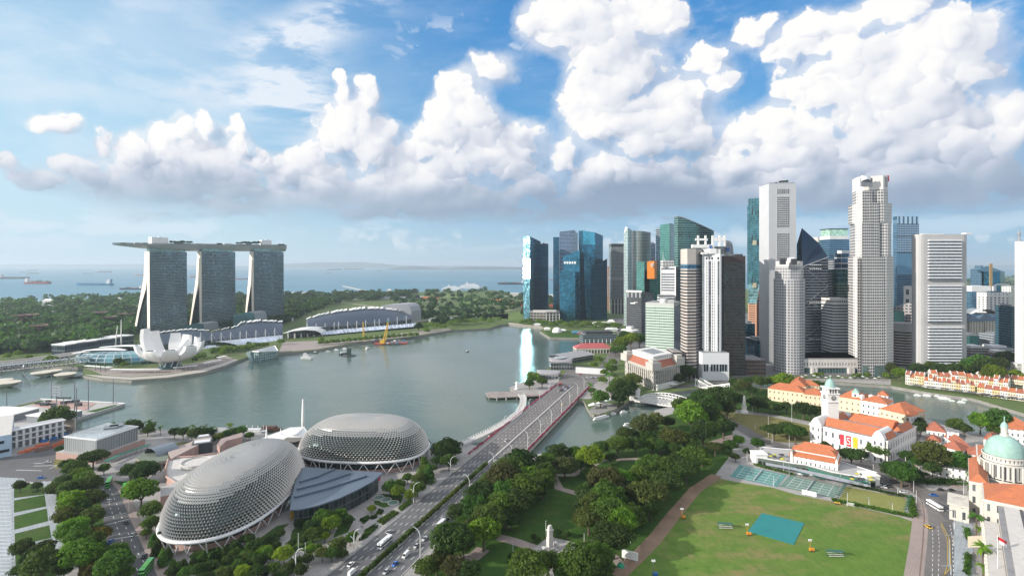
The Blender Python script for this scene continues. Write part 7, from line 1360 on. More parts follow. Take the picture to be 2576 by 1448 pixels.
p,q=G('D',860,922),G('D',912,932);t=thing('goal','small white football goal by the bowling green hedge','goal',tuple((p+q)/2));mb=MB();mb.path([p,p+Vector((0,0,2.4)),q+Vector((0,0,2.4)),q],.12,4);mb.build('frame',WHITE,t);mb=MB();b_=Vector((.3,1.6,0));mb.loft([[p+Vector((0,0,2.4)),q+Vector((0,0,2.4))],[p+b_,q+b_]]);mb.build('net',WHITE2,t)
for i,(f,x,y)in enumerate((('D',770,1295),('C',1945,1085))):
 p=G(f,x,y);t=thing('dugout',['green roofed players bench near the teal pitch cover','green roofed players bench in the shade of the park trees'][i],'bench',tuple(p),'players benches');mb=MB();mb.loft([[(p.x-4.2,p.y-1.2,2.9),(p.x+4.2,p.y-2,2.9)],[(p.x-4.2,p.y+2,2.5),(p.x+4.2,p.y+1.2,2.5)]]);mb.build('roof',GRN,t)
 for k in range(3):mb=MB();mb.box((p.x,p.y-1.2+k*.9,.5+k*.45),(7.6,.35,.12));mb.build('seat',WHITE,t)
 for dx in(-4,4):mb=MB();mb.box((p.x+dx,p.y-1.1,0),(.15,.15,2.8));mb.box((p.x+dx,p.y+1.2,0),(.15,.15,2.5));mb.build('frame',GRN,t)
for i,(f,x,y,y1)in enumerate((('D',122,1140,1062),('D',595,1260,1180),('C',1632,1015,945),('C',1420,1445,1335))):
 p=G(f,x,y);z=AT(f,x,y1,p.y).z;t=thing('light_trailer',['orange light trailer at the corner of the teal pitch cover','orange light trailer in the open field below the pitch cover','orange light trailer at the shaded side of the field','blue based light trailer at the lower edge of the field'][i],'light trailer',tuple(p),'mobile light trailers');m=mat('trailer_orange',(.65,.26,.02))if i==0 else bpy.data.materials['trailer_orange']if i<3 else BLUET
 mb=MB();mb.box((p.x,p.y,.5),(2.4,1.3,1.1));mb.build('body',m,t);mb=MB();mb.tube((p.x-.9,p.y,1.5),(p.x-.9,p.y,z),.14,.08,5);mb.build('mast',m if i<3 else GREY,t);mb=MB();mb.box((p.x-.9,p.y,z-.2),(1.8,.4,.9));mb.build('lamp_head',WHITE2,t)
 for dx in(-.7,.7):mb=MB();mb.tube((p.x+dx,p.y-.8,.35),(p.x+dx,p.y+.8,.35),.35,None,8);mb.build('wheel',DARK,t)
for i,(x,y)in enumerate(((778,905),(795,908))):p=G('D',x,y);t=thing('roller_cart',['yellow ground roller by the hedge corner','yellow mower cart beside the ground roller'][i],'cart',tuple(p));mb=MB();mb.box((p.x,p.y,.4),(1.8,1.2,.8));mb.build('body',LINEY,t);mb=MB();mb.tube((p.x-.6,p.y-.7,.4),(p.x-.6,p.y+.7,.4),.4,None,8);mb.build('roller',DARK,t)
p=G('C',1160,1375);t=thing('cover_heap','green covered heap of nets at the field edge','pile',tuple(p));mb=MB();mb.lathe([(1.9,0),(1.7,.9),(1,1.7),(0,2)],tuple(p),9);mb.build('cover',mat('bright_green_cover',(.02,.28,.15)),t)
t=thing('assembly_house','group of white houses with brown red roofs between the street and the river','building',tuple(G('D',1650,620)))
for a,b,d_,zw,zr in(((1450,500),(1560,520),12,8,12),((1460,430),(1600,450),16,9,15),((1560,560),(1720,600),14,9,14),((1690,560),(1790,570),26,9,14),((1610,500),(1700,515),11,15,0),((1770,620),(1890,640),14,9,13),((1490,690),(1780,740),10,7,0)):house(t,None,rect4(G('D',*a),G('D',*b),d_),zw,zr,WHT,TERRA2,(3.5,4.5))
t=thing('river_house','small white hall with brown roof beside the river trees','building',tuple(G('D',1950,470)));house(t,None,rect4(G('D',1885,500),G('D',1990,520),18),9,13,WHT,TERRA2);house(t,None,rect4(G('D',2080,450),G('D',2300,470),26),12,19,WHT,TERRA)
for i,(x,y,m)in enumerate(((1330,640,BLUET),(1393,640,WHITE),(1640,690,LINEY))):p=G('D',x,y);mb=MB();mb.box(tuple(p),(1.6,.5,5));single(mb,'street_banner',m,['blue and white street banner by the theatre corner','white gate pier at the museum forecourt','yellow banner before the white houses'][i],'banner')
t=thing('domed_court','pale stone court building with green copper dome and orange roofs','building',(302,330,0));c=(306,336)
zd=lambda y:AT('D',2055,y,c[1]).z
W_=lambda s_,t_:(c[0]+.64*s_+.77*t_,c[1]+.77*s_-.64*t_)
RW=lambda s0,s1,t0,t1:[W_(s0,t0),W_(s0,t1),W_(s1,t1),W_(s1,t0)]
mb=MB();mb.prism(RW(-17,20,-14,40),0,zd(780),0,1,(4,7));mb.build('central_block',[STONE,STN],t)
for nm,z0,z1,r,m in(('lower_drum',zd(785),zd(690),13.2,STN),('column_drum',zd(690),zd(575),11.2,facade('drum_columns',(.62,.60,.55),(.16,.17,.17),(.30,.70,.08,.86),.1,.4,0)),('upper_drum',zd(575),zd(528),10.4,facade('drum_windows',(.62,.60,.55),(.14,.15,.15),(.36,.64,.3,.7),.1,.4,0))):mb=MB();mb.prism(octo(c,r,0,32),z0,z1,0,1,(2.6,z1-z0));mb.prism(octo(c,r+.7,0,32),z1-.8,z1,2,2,bottom=True);mb.build(nm,[m,STN,STN],t)
mb=MB()
for k in range(16):a=2*math.pi*k/16;mb.tube((c[0]+12.3*math.cos(a),c[1]+12.3*math.sin(a),zd(690)),(c[0]+12.3*math.cos(a),c[1]+12.3*math.sin(a),zd(585)),.55,None,8)
mb.build('colonnade',STN,t);z0=zd(528);hh=zd(390)-z0;mb=MB();mb.lathe([(9.9*math.cos(R(a))**.9,hh*math.sin(R(a)))for a in(0,12,25,38,50,62,74,80)],(*c,z0),32);mb.build('dome',COPPER,t,smooth=True)
mb=MB();mb.lathe([(2.2,0),(2.2,1),(1.7,1.2),(1.7,5),(2.1,5.2),(2.1,5.6)],(*c,zd(395)),12);mb.build('lantern',STN,t);mb=MB();mb.lathe([(2.1,0),(1.9,1),(1.2,2.4),(.3,3.4),(.25,6.5),(0,6.6)],(*c,zd(395)+5.6),12);mb.build('lantern_cap',COPPER,t)
for nm,f1,zw,rz in(('front_wing',RW(-60,-31,-11,36),21,7.5),('side_wing',RW(-31,18,-17,-8),20.5,4),('rear_wing',RW(20.2,60,-12,30),20,6)):
 mb=MB();mb.prism(f1,0,zw,0,1,(4,7));mb.prism(grow(f1,.8),zw-1,zw+.4,1,1,bottom=True);mb.build(nm,[STONE,STN],t);mb=MB();mb.hip(grow(f1,-.5),zw+.42,rz,0,.2);mb.build('roof',TERRA,t)
RS=mat('brown_roof_strip',(.27,.23,.19));f1=RW(-150,-60.2,-5,45);mb=MB();mb.prism(f1,0,19,0,1,(4,6));mb.prism(grow(f1,.7),18,19.5,1,1,bottom=True);mb.build('long_wing',[STONE,ROOFG],t)
for k,(a,b_,z,mm)in enumerate(((-3,3,1.2,CONC2),(5,11,2.4,mat('pale_roof_metal',(.44,.43,.40),.6)),(12,17,1.4,RS),(18,26,3,GREY),(28,40,1.6,CONC))):mb=MB();mb.prism(RW(-149,-62,a,b_),19.52,19.5+z,0,0);mb.build('roof_ridge',mm,t)
mb=MB();mb.prism(RW(-140,-66,-11,-5.2),0,12,0,1,(5,6));mb.build('balcony_wing',[STONE,CONC2],t)
for k in range(18):
 mb=MB();q=RW(-138+k*4,-136.8+k*4,-12.2,-11.1);mb.prism(q,2,11.5,0,0);mb.build('pilaster',STN,t)
for k in range(6):mb=MB();q=RW(-58+k*4.6,-56.6+k*4.6,-12.3,-11.1);mb.prism(q,3,19,0,0);mb.build('pilaster',STN,t)
mb=MB();mb.prism(RW(-44,-26,-26,-17.1),0,9,0,0,(4,8));mb.prism(RW(-45,-25,-27,-17.1),9,9.7,1,1,bottom=True);mb.build('porch',[STONE,STN],t)
mb=MB();q=[(*W_(-95,-11.5),9),(*W_(-80,-11.5),9),(*W_(-80,-18),6.5),(*W_(-95,-18),6.5)];mb.faces(q,[(0,1,2,3)]);mb.build('cream_awning',mat('cream_canvas',(.60,.52,.36)),t)
p=G('D',1990,1385,12);p.z=0;t=thing('flagpole','white flagpole with red and white flag before the domed court','flagpole',tuple(p));mb=MB();mb.tube(p,(p.x,p.y,27),.16,.08,6);mb.build('pole',WHITE,t)
for nm,z0,m in(('flag_red',25,mat('flag_red',(.55,.02,.03))),('flag_white',23.6,WHITE)):mb=MB();mb.loft([[(p.x+k*.9,p.y+.3*math.sin(k*1.6),z0+1.4*h-k*.5)for k in range(6)]for h in(0,1)]);mb.build(nm,m,t)
sheet('road',g2('D',[(1320,770),(1400,825),(1440,900),(1452,1000),(1440,1200),(1418,1460),(1400,1700),(1700,1700),(1682,1448),(1672,1160),(1655,1030),(1700,960),(1750,850),(1720,805),(1600,800),(1480,805),(1385,745)]),.10,ASPH2)
sheet('kerb',g2('D',[(1570,945),(1580,915),(1640,905),(1668,1010),(1672,1050),(1600,1025),(1565,985)]),.2,ASPH,depth=.12);sheet('kerb',g2('D',[(1545,870),(1560,840),(1620,820),(1705,830),(1700,930),(1600,900)]),.2,ASPH,depth=.12);sheet('kerb',g2('D',[(1560,1040),(1590,1100),(1635,1180),(1640,1370),(1560,1450),(1660,1450),(1668,1160),(1650,1040)]),.16,ASPH,depth=.08)
for q,w in(([(1318,775),(1395,832),(1425,900),(1440,1000),(1428,1200),(1404,1448)],.5),):strip('kerb',g2('D',q),w,.2,mat('brown_kerb',(.20,.13,.10)))
strip('pavement',g2('D',[(1330,860),(1400,930),(1412,1010),(1395,1200),(1360,1448),(1330,1700)]),7.5,.13,PAVEP);strip('pavement',g2('D',[(1720,1000),(1712,1200),(1722,1448),(1735,1700)]),10,.15,PAVEB)
for q,m,w in(([(1500,1448),(1505,1200),(1500,1060)],LINE,.22),([(1545,1448),(1552,1200),(1540,1060)],LINE,.22),([(1565,1040),(1630,1170),(1638,1380),(1580,1448)],LINEY,.3),([(1585,1448),(1615,1360),(1612,1170),(1565,1060)],LINEY,.25),([(1660,1448),(1650,1160),(1630,1050)],LINE,.3)):
 L=[G('D',x,y,.24)for x,y in q];mb=MB()
 for i in range(len(L)-1):
  a,b_=L[i],L[i+1];n=max(1,int((b_-a).length/5))if m is LINE else 1;e=(b_-a);e2=e.normalized();s=Vector((-e2.y,e2.x,0))*w/2
  for k in range(n):p0=a+e*k/n;p1=a+e*(k+(.55 if n>1 else 1))/n;mb.add([p0-s,p0+s,p1+s,p1-s])
 tag(mb.build('road_marking',m),kind='structure')
strip('road',g2('N',[(-200,560),(60,690),(300,830),(520,900),(700,960),(1100,1060),(1500,1135),(1750,1230),(1900,1330),(2060,1440)]),13,.07,ASPH2);strip('road',g2('N',[(1600,1150),(1700,1040),(1810,890),(1880,720)]),12,.09,ASPH2);strip('road',g2('D',[(1080,690),(1180,740),(1330,790)]),9,.08,ASPH2);sheet('plaza',g2('D',[(1040,720),(1180,740),(1300,860),(1180,840),(1050,800)]),.06,ASPH2)
strip('path',g2('D',[(1720,790),(1500,720),(1340,640),(1400,600),(1600,660)]),8,.06,PAVEP)
p=G('C',628,1255);t=thing('cenotaph','grey stone war memorial tower on stepped plaza in the park','memorial',tuple(p));zt=AT('C',628,1065,p.y).z
for z0,z1,w in((0,.8,7),(.8,1.8,5),(1.8,zt*.55,2.9),(zt*.55,zt*.8,2.5),(zt*.8,zt*.84,3.1),(zt*.84,zt*.95,2.1),(zt*.95,zt,1.5)):mb=MB();mb.box((p.x,p.y,z0),(w,w*.8,z1-z0),R(35));mb.build('stone_stage',CONC2,t)
for s in(-1,1):mb=MB();mb.box((p.x+s*3.4,p.y+s*2.4,.8),(1.8,2.2,2.2),R(35));mb.build('wing_block',CONC2,t)
for k in range(5):mb=MB();mb.box((p.x+6+k*1.0,p.y-7-k*1.2,0),(9,.6,.35),R(35));mb.build('step',CONC,t)
p=G('N',120,545);t=thing('obelisk','white obelisk on a flared pedestal at the edge of the trees','monument',tuple(p));zt=AT('N',120,362,p.y).z
for prof in([(4.2,0),(4.0,2),(2.6,2.4),(2.4,6),(2.9,6.3),(2.9,7)],):mb=MB();mb.lathe(prof,tuple(p),8);mb.build('pedestal',WST,t)
mb=MB();mb.lathe([(1.7,7),(1.1,zt-2),(0,zt)],tuple(p),4);mb.build('shaft',WST,t)
def fhouse(name,label,cat,f,a,b,depth,z,wall,cell=(4,4.5),roof=None,zr=0,**kw):
 P=rect4(G(f,*a),G(f,*b),depth);t=thing(name,label,cat,ctr(P));house(t,None,P,z,zr,wall,roof,cell,**kw);return t,P
GST=facade('grey_stone_hotel',(.44,.42,.38),(.10,.11,.11),(.36,.64,.2,.75),.2,.3,.01,.2);GSM=mat('grey_stone',(.46,.44,.40),.7)
P=[tuple(G('G',1255,1275)[:2]),tuple(G('G',1480,1375)[:2]),tuple(G('G',1690,1320)[:2])];P.append((P[0][0]+P[2][0]-P[1][0]+4,P[0][1]+P[2][1]-P[1][1]));t=thing('grand_hotel','grand grey stone hotel with columns, red side roofs and white penthouse','hotel',ctr(P))
mb=MB();mb.prism(P,0,24,0,1,(4.5,6));mb.prism(grow(P,1),24,25,1,1,bottom=True);mb.build('main_block',[GST,GSM],t)
mb=MB();Q=grow(P,-1);S=scl(P,.72);mb.loft([[(*p,25)for p in Q],[(*p,32)for p in S]],closed=True);mb.build('roof',TERRA2,t);mb=MB();mb.prism(S,25,37,0,1,(4,4));mb.prism(grow(S,.5),36.5,38,0,0);mb.build('penthouse',[WHT,CONC2],t);mb=MB();mb.prism(scl(P,.42),38.02,38.3,0,0);mb.build('courtyard',GREY,t)
for i in(1,2,0):
 mb=MB();q=Vector(P[i]).lerp(Vector(ctr(P)[:2]),.10);mb.box((q.x,q.y,24),(13,13,9),R(25));mb.box((q.x,q.y,33),(8,8,3),R(25));mb.build('corner_pavilion',GSM,t)
for i in(0,1):
 for k in range(11):a,b=Vector(P[i]),Vector(P[i+1]);e=(b-a).normalized();q=a.lerp(b,.14+.72*k/10)+Vector((e.y,-e.x))*1.0;mb=MB();mb.tube((q.x,q.y,8),(q.x,q.y,21),.9,.8,8);mb.build('column',GSM,t)
mb=MB();q=rect4(G('G',1510,1375),G('G',1700,1330),10);mb.prism(q,0,7,0,1,(3,3.5));mb.build('terrace_wing',[WHT,ROOFG],t);mb=MB();mb.prism(sub4(q,.5,1.0,-.5,.4),4,4.6,0,0);mb.build('awning',WHITE,t)
for i,(a,b,d_,z,lab)in enumerate((((545,1280),(735,1290),26,9,'glass walled waterfront hall under oval grey roof nearest the bridge'),((660,1215),(850,1215),40,14,'oval waterfront hall with open roof terrace beside the bridge'),((800,1170),(1020,1130),44,11,'long curved silver roofed hall along the waterfront'))):
 P=rect4(G('G',*a),G('G',*b),d_);t=thing('waterfront_hall',lab,'building',ctr(P),'waterfront halls');mb=MB();mb.prism(scl(P,.9),0,z-3,0,1,(4,5));mb.build('glass_wall',[facade('hall_glass',(.30,.31,.31),(.07,.09,.10),(.06,.94,.1,.9))if i==0 else bpy.data.materials['hall_glass'],ROOFG],t)
 p=[Vector((*q,0))for q in P];rows=[]
 for k in range(9):
  s=k/8;w=math.sqrt(max(.1,1-(2*s-1)**2))if i<2 else 1;rows.append([p[0].lerp(p[1],s).lerp(p[3].lerp(p[2],s),.5+(q-.5)*w)+Vector((0,0,z-3+3.2*math.sin(q*math.pi)+.2))for q in(0,.2,.4,.6,.8,1)])
 mb=MB();mb.loft(rows);mb.build('roof',mat('silver_roof',(.36,.35,.36),.5,.3)if i==0 else bpy.data.materials['silver_roof'],t)
 if i==1:mb=MB();mb.lathe([(9,0),(9,1),(8,1),(0,.6)],(*ctr(P)[:2],z+.4),20);mb.build('roof_terrace',PAVEB,t)
fhouse('covered_bridge','white covered walkway across the street behind the waterfront halls','walkway','G',(865,1235),(1100,1250),6,8,WHITE2)
t,P=fhouse('pier_building','long white pier building with red roof and arched front','building','G',(870,1085),(1155,1080),26,9,facade('arched_pier',(.60,.56,.50),(.06,.07,.07),(.2,.8,.05,.7)),(5,9),mat('red_sheet_roof',(.40,.09,.09)),16)
t,P=fhouse('glass_hotel','low dark glass hotel on pale columns beside the bay','hotel','G',(925,1005),(1190,1000),30,17,facade('glass_hotel_wall',(.18,.22,.24),(.07,.11,.13),(.05,.95,.3,.95)),(4,4.2));mb=MB();mb.prism(scl(P,.8),17.02,22,0,0);mb.build('roof_storey',DARK,t)
for k in range(8):q=Vector(P[0]).lerp(Vector(P[1]),(k+.5)/8);mb=MB();mb.box((q.x,q.y-2,0),(1.2,1.2,8));mb.build('column',WHITE2,t)
p=G('G',1295,968);t=thing('round_tower','white round tower with saucer shaped top floor beside the green trees','tower',tuple(p));zt=AT('G',1295,868,p.y).z;r=70*.3182/F*p.y
mb=MB();mb.lathe([(r*.45,0),(r*.45,zt*.55)],tuple(p),20,cell=(1,4));mb.build('shaft',facade('round_shaft',(.6,.6,.58),(.1,.11,.12),(.3,.7,.2,.8)),t);mb=MB();mb.lathe([(r*.5,zt*.5),(r,zt*.62),(r*1.02,zt*.74),(r*.9,zt*.78),(r*.42,zt*.8),(r*.42,zt),(0,zt)],tuple(p),28);mb.build('saucer',WHITE,t)
p=G('G',718,915);t=thing('white_dome_tent','white dome tent on the lawn by the bay','tent',tuple(p));mb=MB();mb.lathe([(11,0),(10.5,4),(8.5,8),(5,10.5),(0,11.5)],tuple(p),20);mb.build('canopy',WHITE,t,smooth=True);mb=MB();mb.lathe([(11.4,0),(11.4,.8)],tuple(p),20);mb.build('base_ring',GREY,t)
for i,(x,y,w,h,m)in enumerate(((1060,862,40,8,WHITE),(1145,850,18,10,WHITE),(880,925,26,5,BLUEH),(905,932,14,5,RED),(1150,905,30,7,WHITE2),(640,895,16,5,WHITE),(760,905,18,4,WHITE),(560,862,20,5,WHITE2))):p=G('G',x,y);t=thing('event_tent',['long white arched tent behind the bayfront trees','pointed white tent behind the bayfront trees','blue event booth beside the glass hotel','small red event booth beside the glass hotel','flat white pavilion above the glass hotel','white slanted sail tent at the lawn corner','low white tent beside the dome tent','pale booth on the stone quay'][i],'tent',tuple(p),'event tents by the bay');mb=MB();mb.box(tuple(p),(w*.8,8,h*.6));mb.build('wall',m,t);mb=MB();mb.hip([(p.x-w/2,p.y-5),(p.x+w/2,p.y-5),(p.x+w/2,p.y+5),(p.x-w/2,p.y+5)],h*.6+.02,h*.6,0,.4);mb.build('roof',m,t)
sheet('plaza',g2('G',[(620,902),(900,905),(920,955),(665,950)]),.06,GRASS);sheet('plaza',g2('G',[(330,848),(610,880),(600,868),(340,838)]),.1,mat('sand_stone_quay',(.46,.40,.32)))
sheet('plaza',g2('G',[(340,1350),(490,1290),(560,1290),(760,1270),(900,1200),(1120,1230),(1240,1300),(1260,1400),(1100,1440),(900,1440),(700,1435),(560,1400),(380,1395)]),.04,PAVE)
strip('road',[(xr(YB1)-10,YB1-2)]+g2('G',[(960,1310),(1060,1240),(1150,1150),(1180,1060),(1230,980)]),22,.09,ASPH2);sheet('plaza',g2('N',[(560,200),(900,190),(1640,200),(1640,262),(1000,220),(620,208)]),.06,PAVE)
strip('road',g2('V',[(1700,975),(1850,955),(2000,940),(2200,945),(2300,930),(2600,900)]),14,.1,ASPH2);sheet('plaza',g2('V',[(1540,800),(2600,760),(2600,930),(2250,940),(1900,945),(1700,960),(1620,930),(1560,860)]),.03,asphalt('city_paving',(.17,.17,.17)))
t=thing('pier','curved timber pier with visitors reaching into the bay','pier',tuple(G('C',260,90)));mb=MB();P=g2('C',[(145,70),(160,98),(230,105),(390,98),(560,90),(560,70),(390,68),(330,62),(200,60)]);mb.prism(P,-1.2,0,0,0,bottom=True);mb.build('deck',PROM,t)
for x,y in((170,95),(230,103),(300,102),(380,97)):p=G('C',x,y);mb=MB();mb.tube((p.x,p.y,WZ-1),(p.x,p.y,-1),.7,None,6);mb.build('pile',CONC,t)
p=G('C',380,45);t=thing('fountain_statue','small white animal fountain statue on the bayside terrace','statue',tuple(p));mb=MB();mb.lathe([(2.4,0),(2.6,1.5),(1.5,2.2),(1.8,4),(1.3,6),(1.7,7.6),(1.2,8.8),(0,9.4)],tuple(p),12);mb.tube((p.x,p.y,7.8),(p.x-2.4,p.y-.4,7.6),1.0,.5,8);mb.build('body',WHITE,t);mb=MB();mb.lathe([(4,-.5),(4,.3),(0,.35)],tuple(p),16);mb.build('basin',CONC2,t)
J=[G('C',x,y,1.5)for x,y in((-80,470),(0,440),(180,355),(330,270),(395,220),(425,160),(430,110),(410,85))];t=thing('curved_footbridge','low curved footbridge with fin railings beside the road bridge','footbridge',(J[3].x,J[3].y,WZ));bridge_deck(t,'deck',[tuple(p[:2])for p in J],6.5,1.6,1.6,[CONC2])
for s in(-1,1):
 mb=MB()
 for k in range(70):q=k/69*(len(J)-1.001);i=int(q);p=J[i].lerp(J[i+1],q-i);e=(J[i+1]-J[i]).normalized();p=p+Vector((-e.y,e.x,0))*3.3*s;mb.box((p.x,p.y,.6),(.35,.5,2.2),math.atan2(e.y,e.x))
 mb.path([p+Vector((-(J[min(i+1,len(J)-1)]-J[max(i-1,0)]).normalized().y,(J[min(i+1,len(J)-1)]-J[max(i-1,0)]).normalized().x,0))*3.3*s+Vector((0,0,1.1))for i,p in enumerate(J)],.12,4);mb.build('fin_railing',WHITE2,t)  # railing of upright fins joined by a handrail
for i in(1,2,3,5):mb=MB();mb.lathe([(2,WZ-1),(2,.1)],(J[i].x,J[i].y,0),10);mb.build('pier',CONC,t)
t=thing('steel_arch_bridge','white riveted steel bridge with three humped trusses over the river','bridge',tuple(G('C',1470,150)));A0,A1=G('C',1262,135),G('C',1690,200);e=(A1-A0).normalized();n=Vector((-e.y,e.x,0));L=(A1-A0).length
mb=MB();mb.prism([tuple((A0)[:2]),tuple((A1)[:2]),tuple((A1+n*22)[:2]),tuple((A0+n*22)[:2])],-.6,.3,0,0,bottom=True);mb.build('deck',CONC2,t)
for w in(0,11,22):
 mb=MB();B=[A0+n*w+e*L*k/16 for k in range(17)];zz=[1+7.5*math.sin(math.pi*k/16)**.7 for k in range(17)];T_=[b+Vector((0,0,z))for b,z in zip(B,zz)];mb.path(T_,.45,4);mb.path([b+Vector((0,0,.5))for b in B],.4,4)
 for k in range(16):mb.tube(B[k]+Vector((0,0,.5)),T_[k+1],.22,None,4);mb.tube(B[k+1]+Vector((0,0,.5)),T_[k],.22,None,4);mb.tube(B[k],T_[k],.2,None,4)
 mb.build('truss_frame',WHITE,t)
for q in(A0+n*3-e*4,A0+n*20-e*4,A1+n*3+e*4,A1+n*20+e*4):mb=MB();mb.box(tuple(q),(4.5,4.5,8));mb.box((q.x,q.y,8),(5.4,5.4,1));mb.box((q.x,q.y,9),(3,3,1.5));mb.build('portal_pier',WST,t)
t=thing('suspension_bridge','pale suspension footbridge with sloping cable trusses upriver','bridge',tuple(G('G',1900,1340)));A0,A1=G('G',1800,1340),G('G',2060,1395);e=(A1-A0).normalized();n=Vector((-e.y,e.x,0));mb=MB();mb.prism([tuple(A0[:2]),tuple(A1[:2]),tuple((A1+n*9)[:2]),tuple((A0+n*9)[:2])],-.5,.4,0,0,bottom=True);mb.build('deck',CONC2,t)
for w in(0,9):
 mb=MB()
 for q in(.05,.95):b=A0.lerp(A1,q)+n*w;mb.tube(b,b+Vector((0,0,10)),.5,None,5)
 a,b=A0.lerp(A1,.05)+n*w+Vector((0,0,10)),A0.lerp(A1,.95)+n*w+Vector((0,0,10))
 for k in range(5):c=A0.lerp(A1,.2+.15*k)+n*w;mb.tube(a,c,.3,None,4);mb.tube(b,c,.3,None,4)
 mb.build('cable_frame',WHITE,t)
t=thing('river_platform','small stone boat landing with white sail roofs at the river mouth','landing',tuple(G('C',1030,215)));P=g2('C',[(925,205),(935,228),(1000,235),(1130,195),(1140,160),(1050,150),(940,185)]);mb=MB();mb.prism(P,WZ-1,.6,0,0);mb.build('stone_base',QUAY,t)
for x,y in((960,195),(1020,180),(1085,160)):p=G('C',x,y);mb=MB();mb.loft([[(p.x-6,p.y-3,4),(p.x,p.y-3.6,5.4),(p.x+6,p.y-3,3.6)],[(p.x-6,p.y+3,3.8),(p.x,p.y+3,6.4),(p.x+6,p.y+3,4.2)]]);mb.tube((p.x,p.y,.6),(p.x,p.y,5.6),.15,None,4);mb.build('sail_roof',WHITE,t)
for i,(x,y)in enumerate(((985,275),(1005,270),(1025,264),(1045,258),(1098,238),(1185,225),(1212,320))):small_boat('C',x,y,['first of four yellow trimmed bumboats by the landing','second of four bumboats by the landing','third of four bumboats by the landing','last of four bumboats, next to the stone landing','bumboat alone under the landing wall','bumboat nearest the white steel bridge','small white boat below the riverside trees'][i],9,CRM if False else WST,True,R(20),'bumboats at the river mouth')
small_boat('C',707,495,'dark boat close to the road bridge under the park trees',8,BLK,True,R(60))
for i,(x,y,L)in enumerate(((1460,98,9),(1495,92,7),(1540,100,7),(1595,122,11),(1650,135,6),(1720,147,8),(1390,95,8),(1745,128,6),(1560,112,6))):small_boat('D',x,y,['white river boat off the shophouses, first from the bend','white river boat off the shophouses, second from the bend','white river boat off the shophouses, third from the bend','larger white river boat with cabin off the shophouses','small river boat past the larger white one','white river boat off the shophouse terraces, last downstream','pair of pale dinghies nearest the museum','small boat close to the shophouse quay','small boat just astern of the larger white one'][i],L,None,True,R(-20),'river boats off the shophouses')
rng=random.Random(11);SHM=[facade('shophouse_%s'%n,c,(.12,.12,.12),(.2,.8,.3,.75),.1,.4,.01,.2)for n,c in(('white',(.72,.71,.68)),('cream',(.66,.58,.42)),('yellow',(.64,.50,.24)),('ivory',(.70,.67,.58)))];SHL=['white','cream','pale yellow','ivory']
ORD=['first','second','third','fourth','fifth','sixth','seventh','eighth','ninth','tenth','eleventh','twelfth','thirteenth','fourteenth','fifteenth','sixteenth','seventeenth','eighteenth','nineteenth','twentieth']+['twenty '+k for k in('first','second','third','fourth','fifth','sixth','seventh','eighth','ninth')]+['thirtieth']+['thirty '+k for k in('first','second','third','fourth','fifth','sixth','seventh','eighth','ninth')]+['fortieth']
def shop(a,b,depth,row,i,n):
 zw=rng.choice((8.5,9.5,10.5,12));k=rng.randrange(4);P=rect4(a,b,depth);t=thing('shophouse',f'{SHL[k]} red roofed shophouse, {ORD[i]} from the bend in the {row}','shophouse',ctr(P),'shophouses along the river');mb=MB();mb.prism(P,0,zw,0,1,(max(2,(b-a).length/3),3.6));mb.build('wall',[SHM[k],WST],t);mb=MB();m=(zw,zw+3.4)
 q=[Vector((*p,0))for p in P];r0,r1=q[0].lerp(q[3],.5),q[1].lerp(q[2],.5);f0=q[0]+(q[0]-q[3]).normalized()*.8;f1=q[1]+(q[1]-q[2]).normalized()*.8;mb.faces([(*f0[:2],zw+.05),(*f1[:2],zw+.05),(*r1[:2],zw+3.4),(*r0[:2],zw+3.4),(*q[2][:2],zw+.05),(*q[3][:2],zw+.05)],[(0,1,2,3),(3,2,4,5),(0,3,5),(1,4,2)]);mb.build('roof',[TERRA,TERRA2,TERRA][rng.randrange(3)],t)
 for s,(p0,p1,r_)in enumerate(((q[0],q[3],r0),(q[1],q[2],r1))):mb=MB();e=(q[1]-q[0]).normalized()*.3;V=[(*p0[:2],zw),(*p1[:2],zw),(*r_[:2],zw+4.0)];mb.faces([tuple(Vector(v)-e)for v in V]+[tuple(Vector(v)+e)for v in V],[(0,1,2),(5,4,3),(0,2,5,3),(2,1,4,5)]);mb.build('party_wall',WST,t)
def shoprow(f,line,n,depth,row):
 L=[G(f,*q)for q in line];tot=len(L)-1
 for i in range(n):
  s0,s1=i/n*tot,(i+.97)/n*tot;k0,k1=min(tot-1,int(s0)),min(tot-1,int(s1));shop(L[k0].lerp(L[k0+1],s0-k0),L[k1].lerp(L[k1+1],s1-k1),depth,row,i,n)
shoprow('M',[(520,1275),(720,1300)],4,20,'end block');shoprow('M',[(725,1312),(1280,1372)],11,17,'front row');shoprow('M',[(1300,1395),(1810,1465),(2100,1500)],12,18,'front row past the lane');shoprow('M',[(800,1262),(1300,1300),(1640,1345)],13,16,'middle row');shoprow('M',[(1340,1275),(1640,1295),(1900,1330),(2100,1360)],11,16,'rear row')
AWND=mat('dark_canvas',(.12,.12,.13),.8)
for i in range(26):
 q=i/25;x,y=lerp(560,1800,q),lerp(1292,1450,q)+22;p=G('M',x,y);t=thing('quay_awning',f'dark canvas dining awning on the shophouse quay, {ORD[i]} from the river bend','awning',tuple(p),'dining awnings on the quay');mb=MB();mb.hip(rect4(p,p+Vector((7,-1.6,0)),5),3,1.2,0,.2);mb.build('roof',AWND if i%3 else CONC,t);mb=MB();mb.tube((p.x+.5,p.y,0),(p.x+.5,p.y,3),.12,None,4);mb.tube((p.x+6.5,p.y-1.4,0),(p.x+6.5,p.y-1.4,3),.12,None,4);mb.build('post',DARK,t)
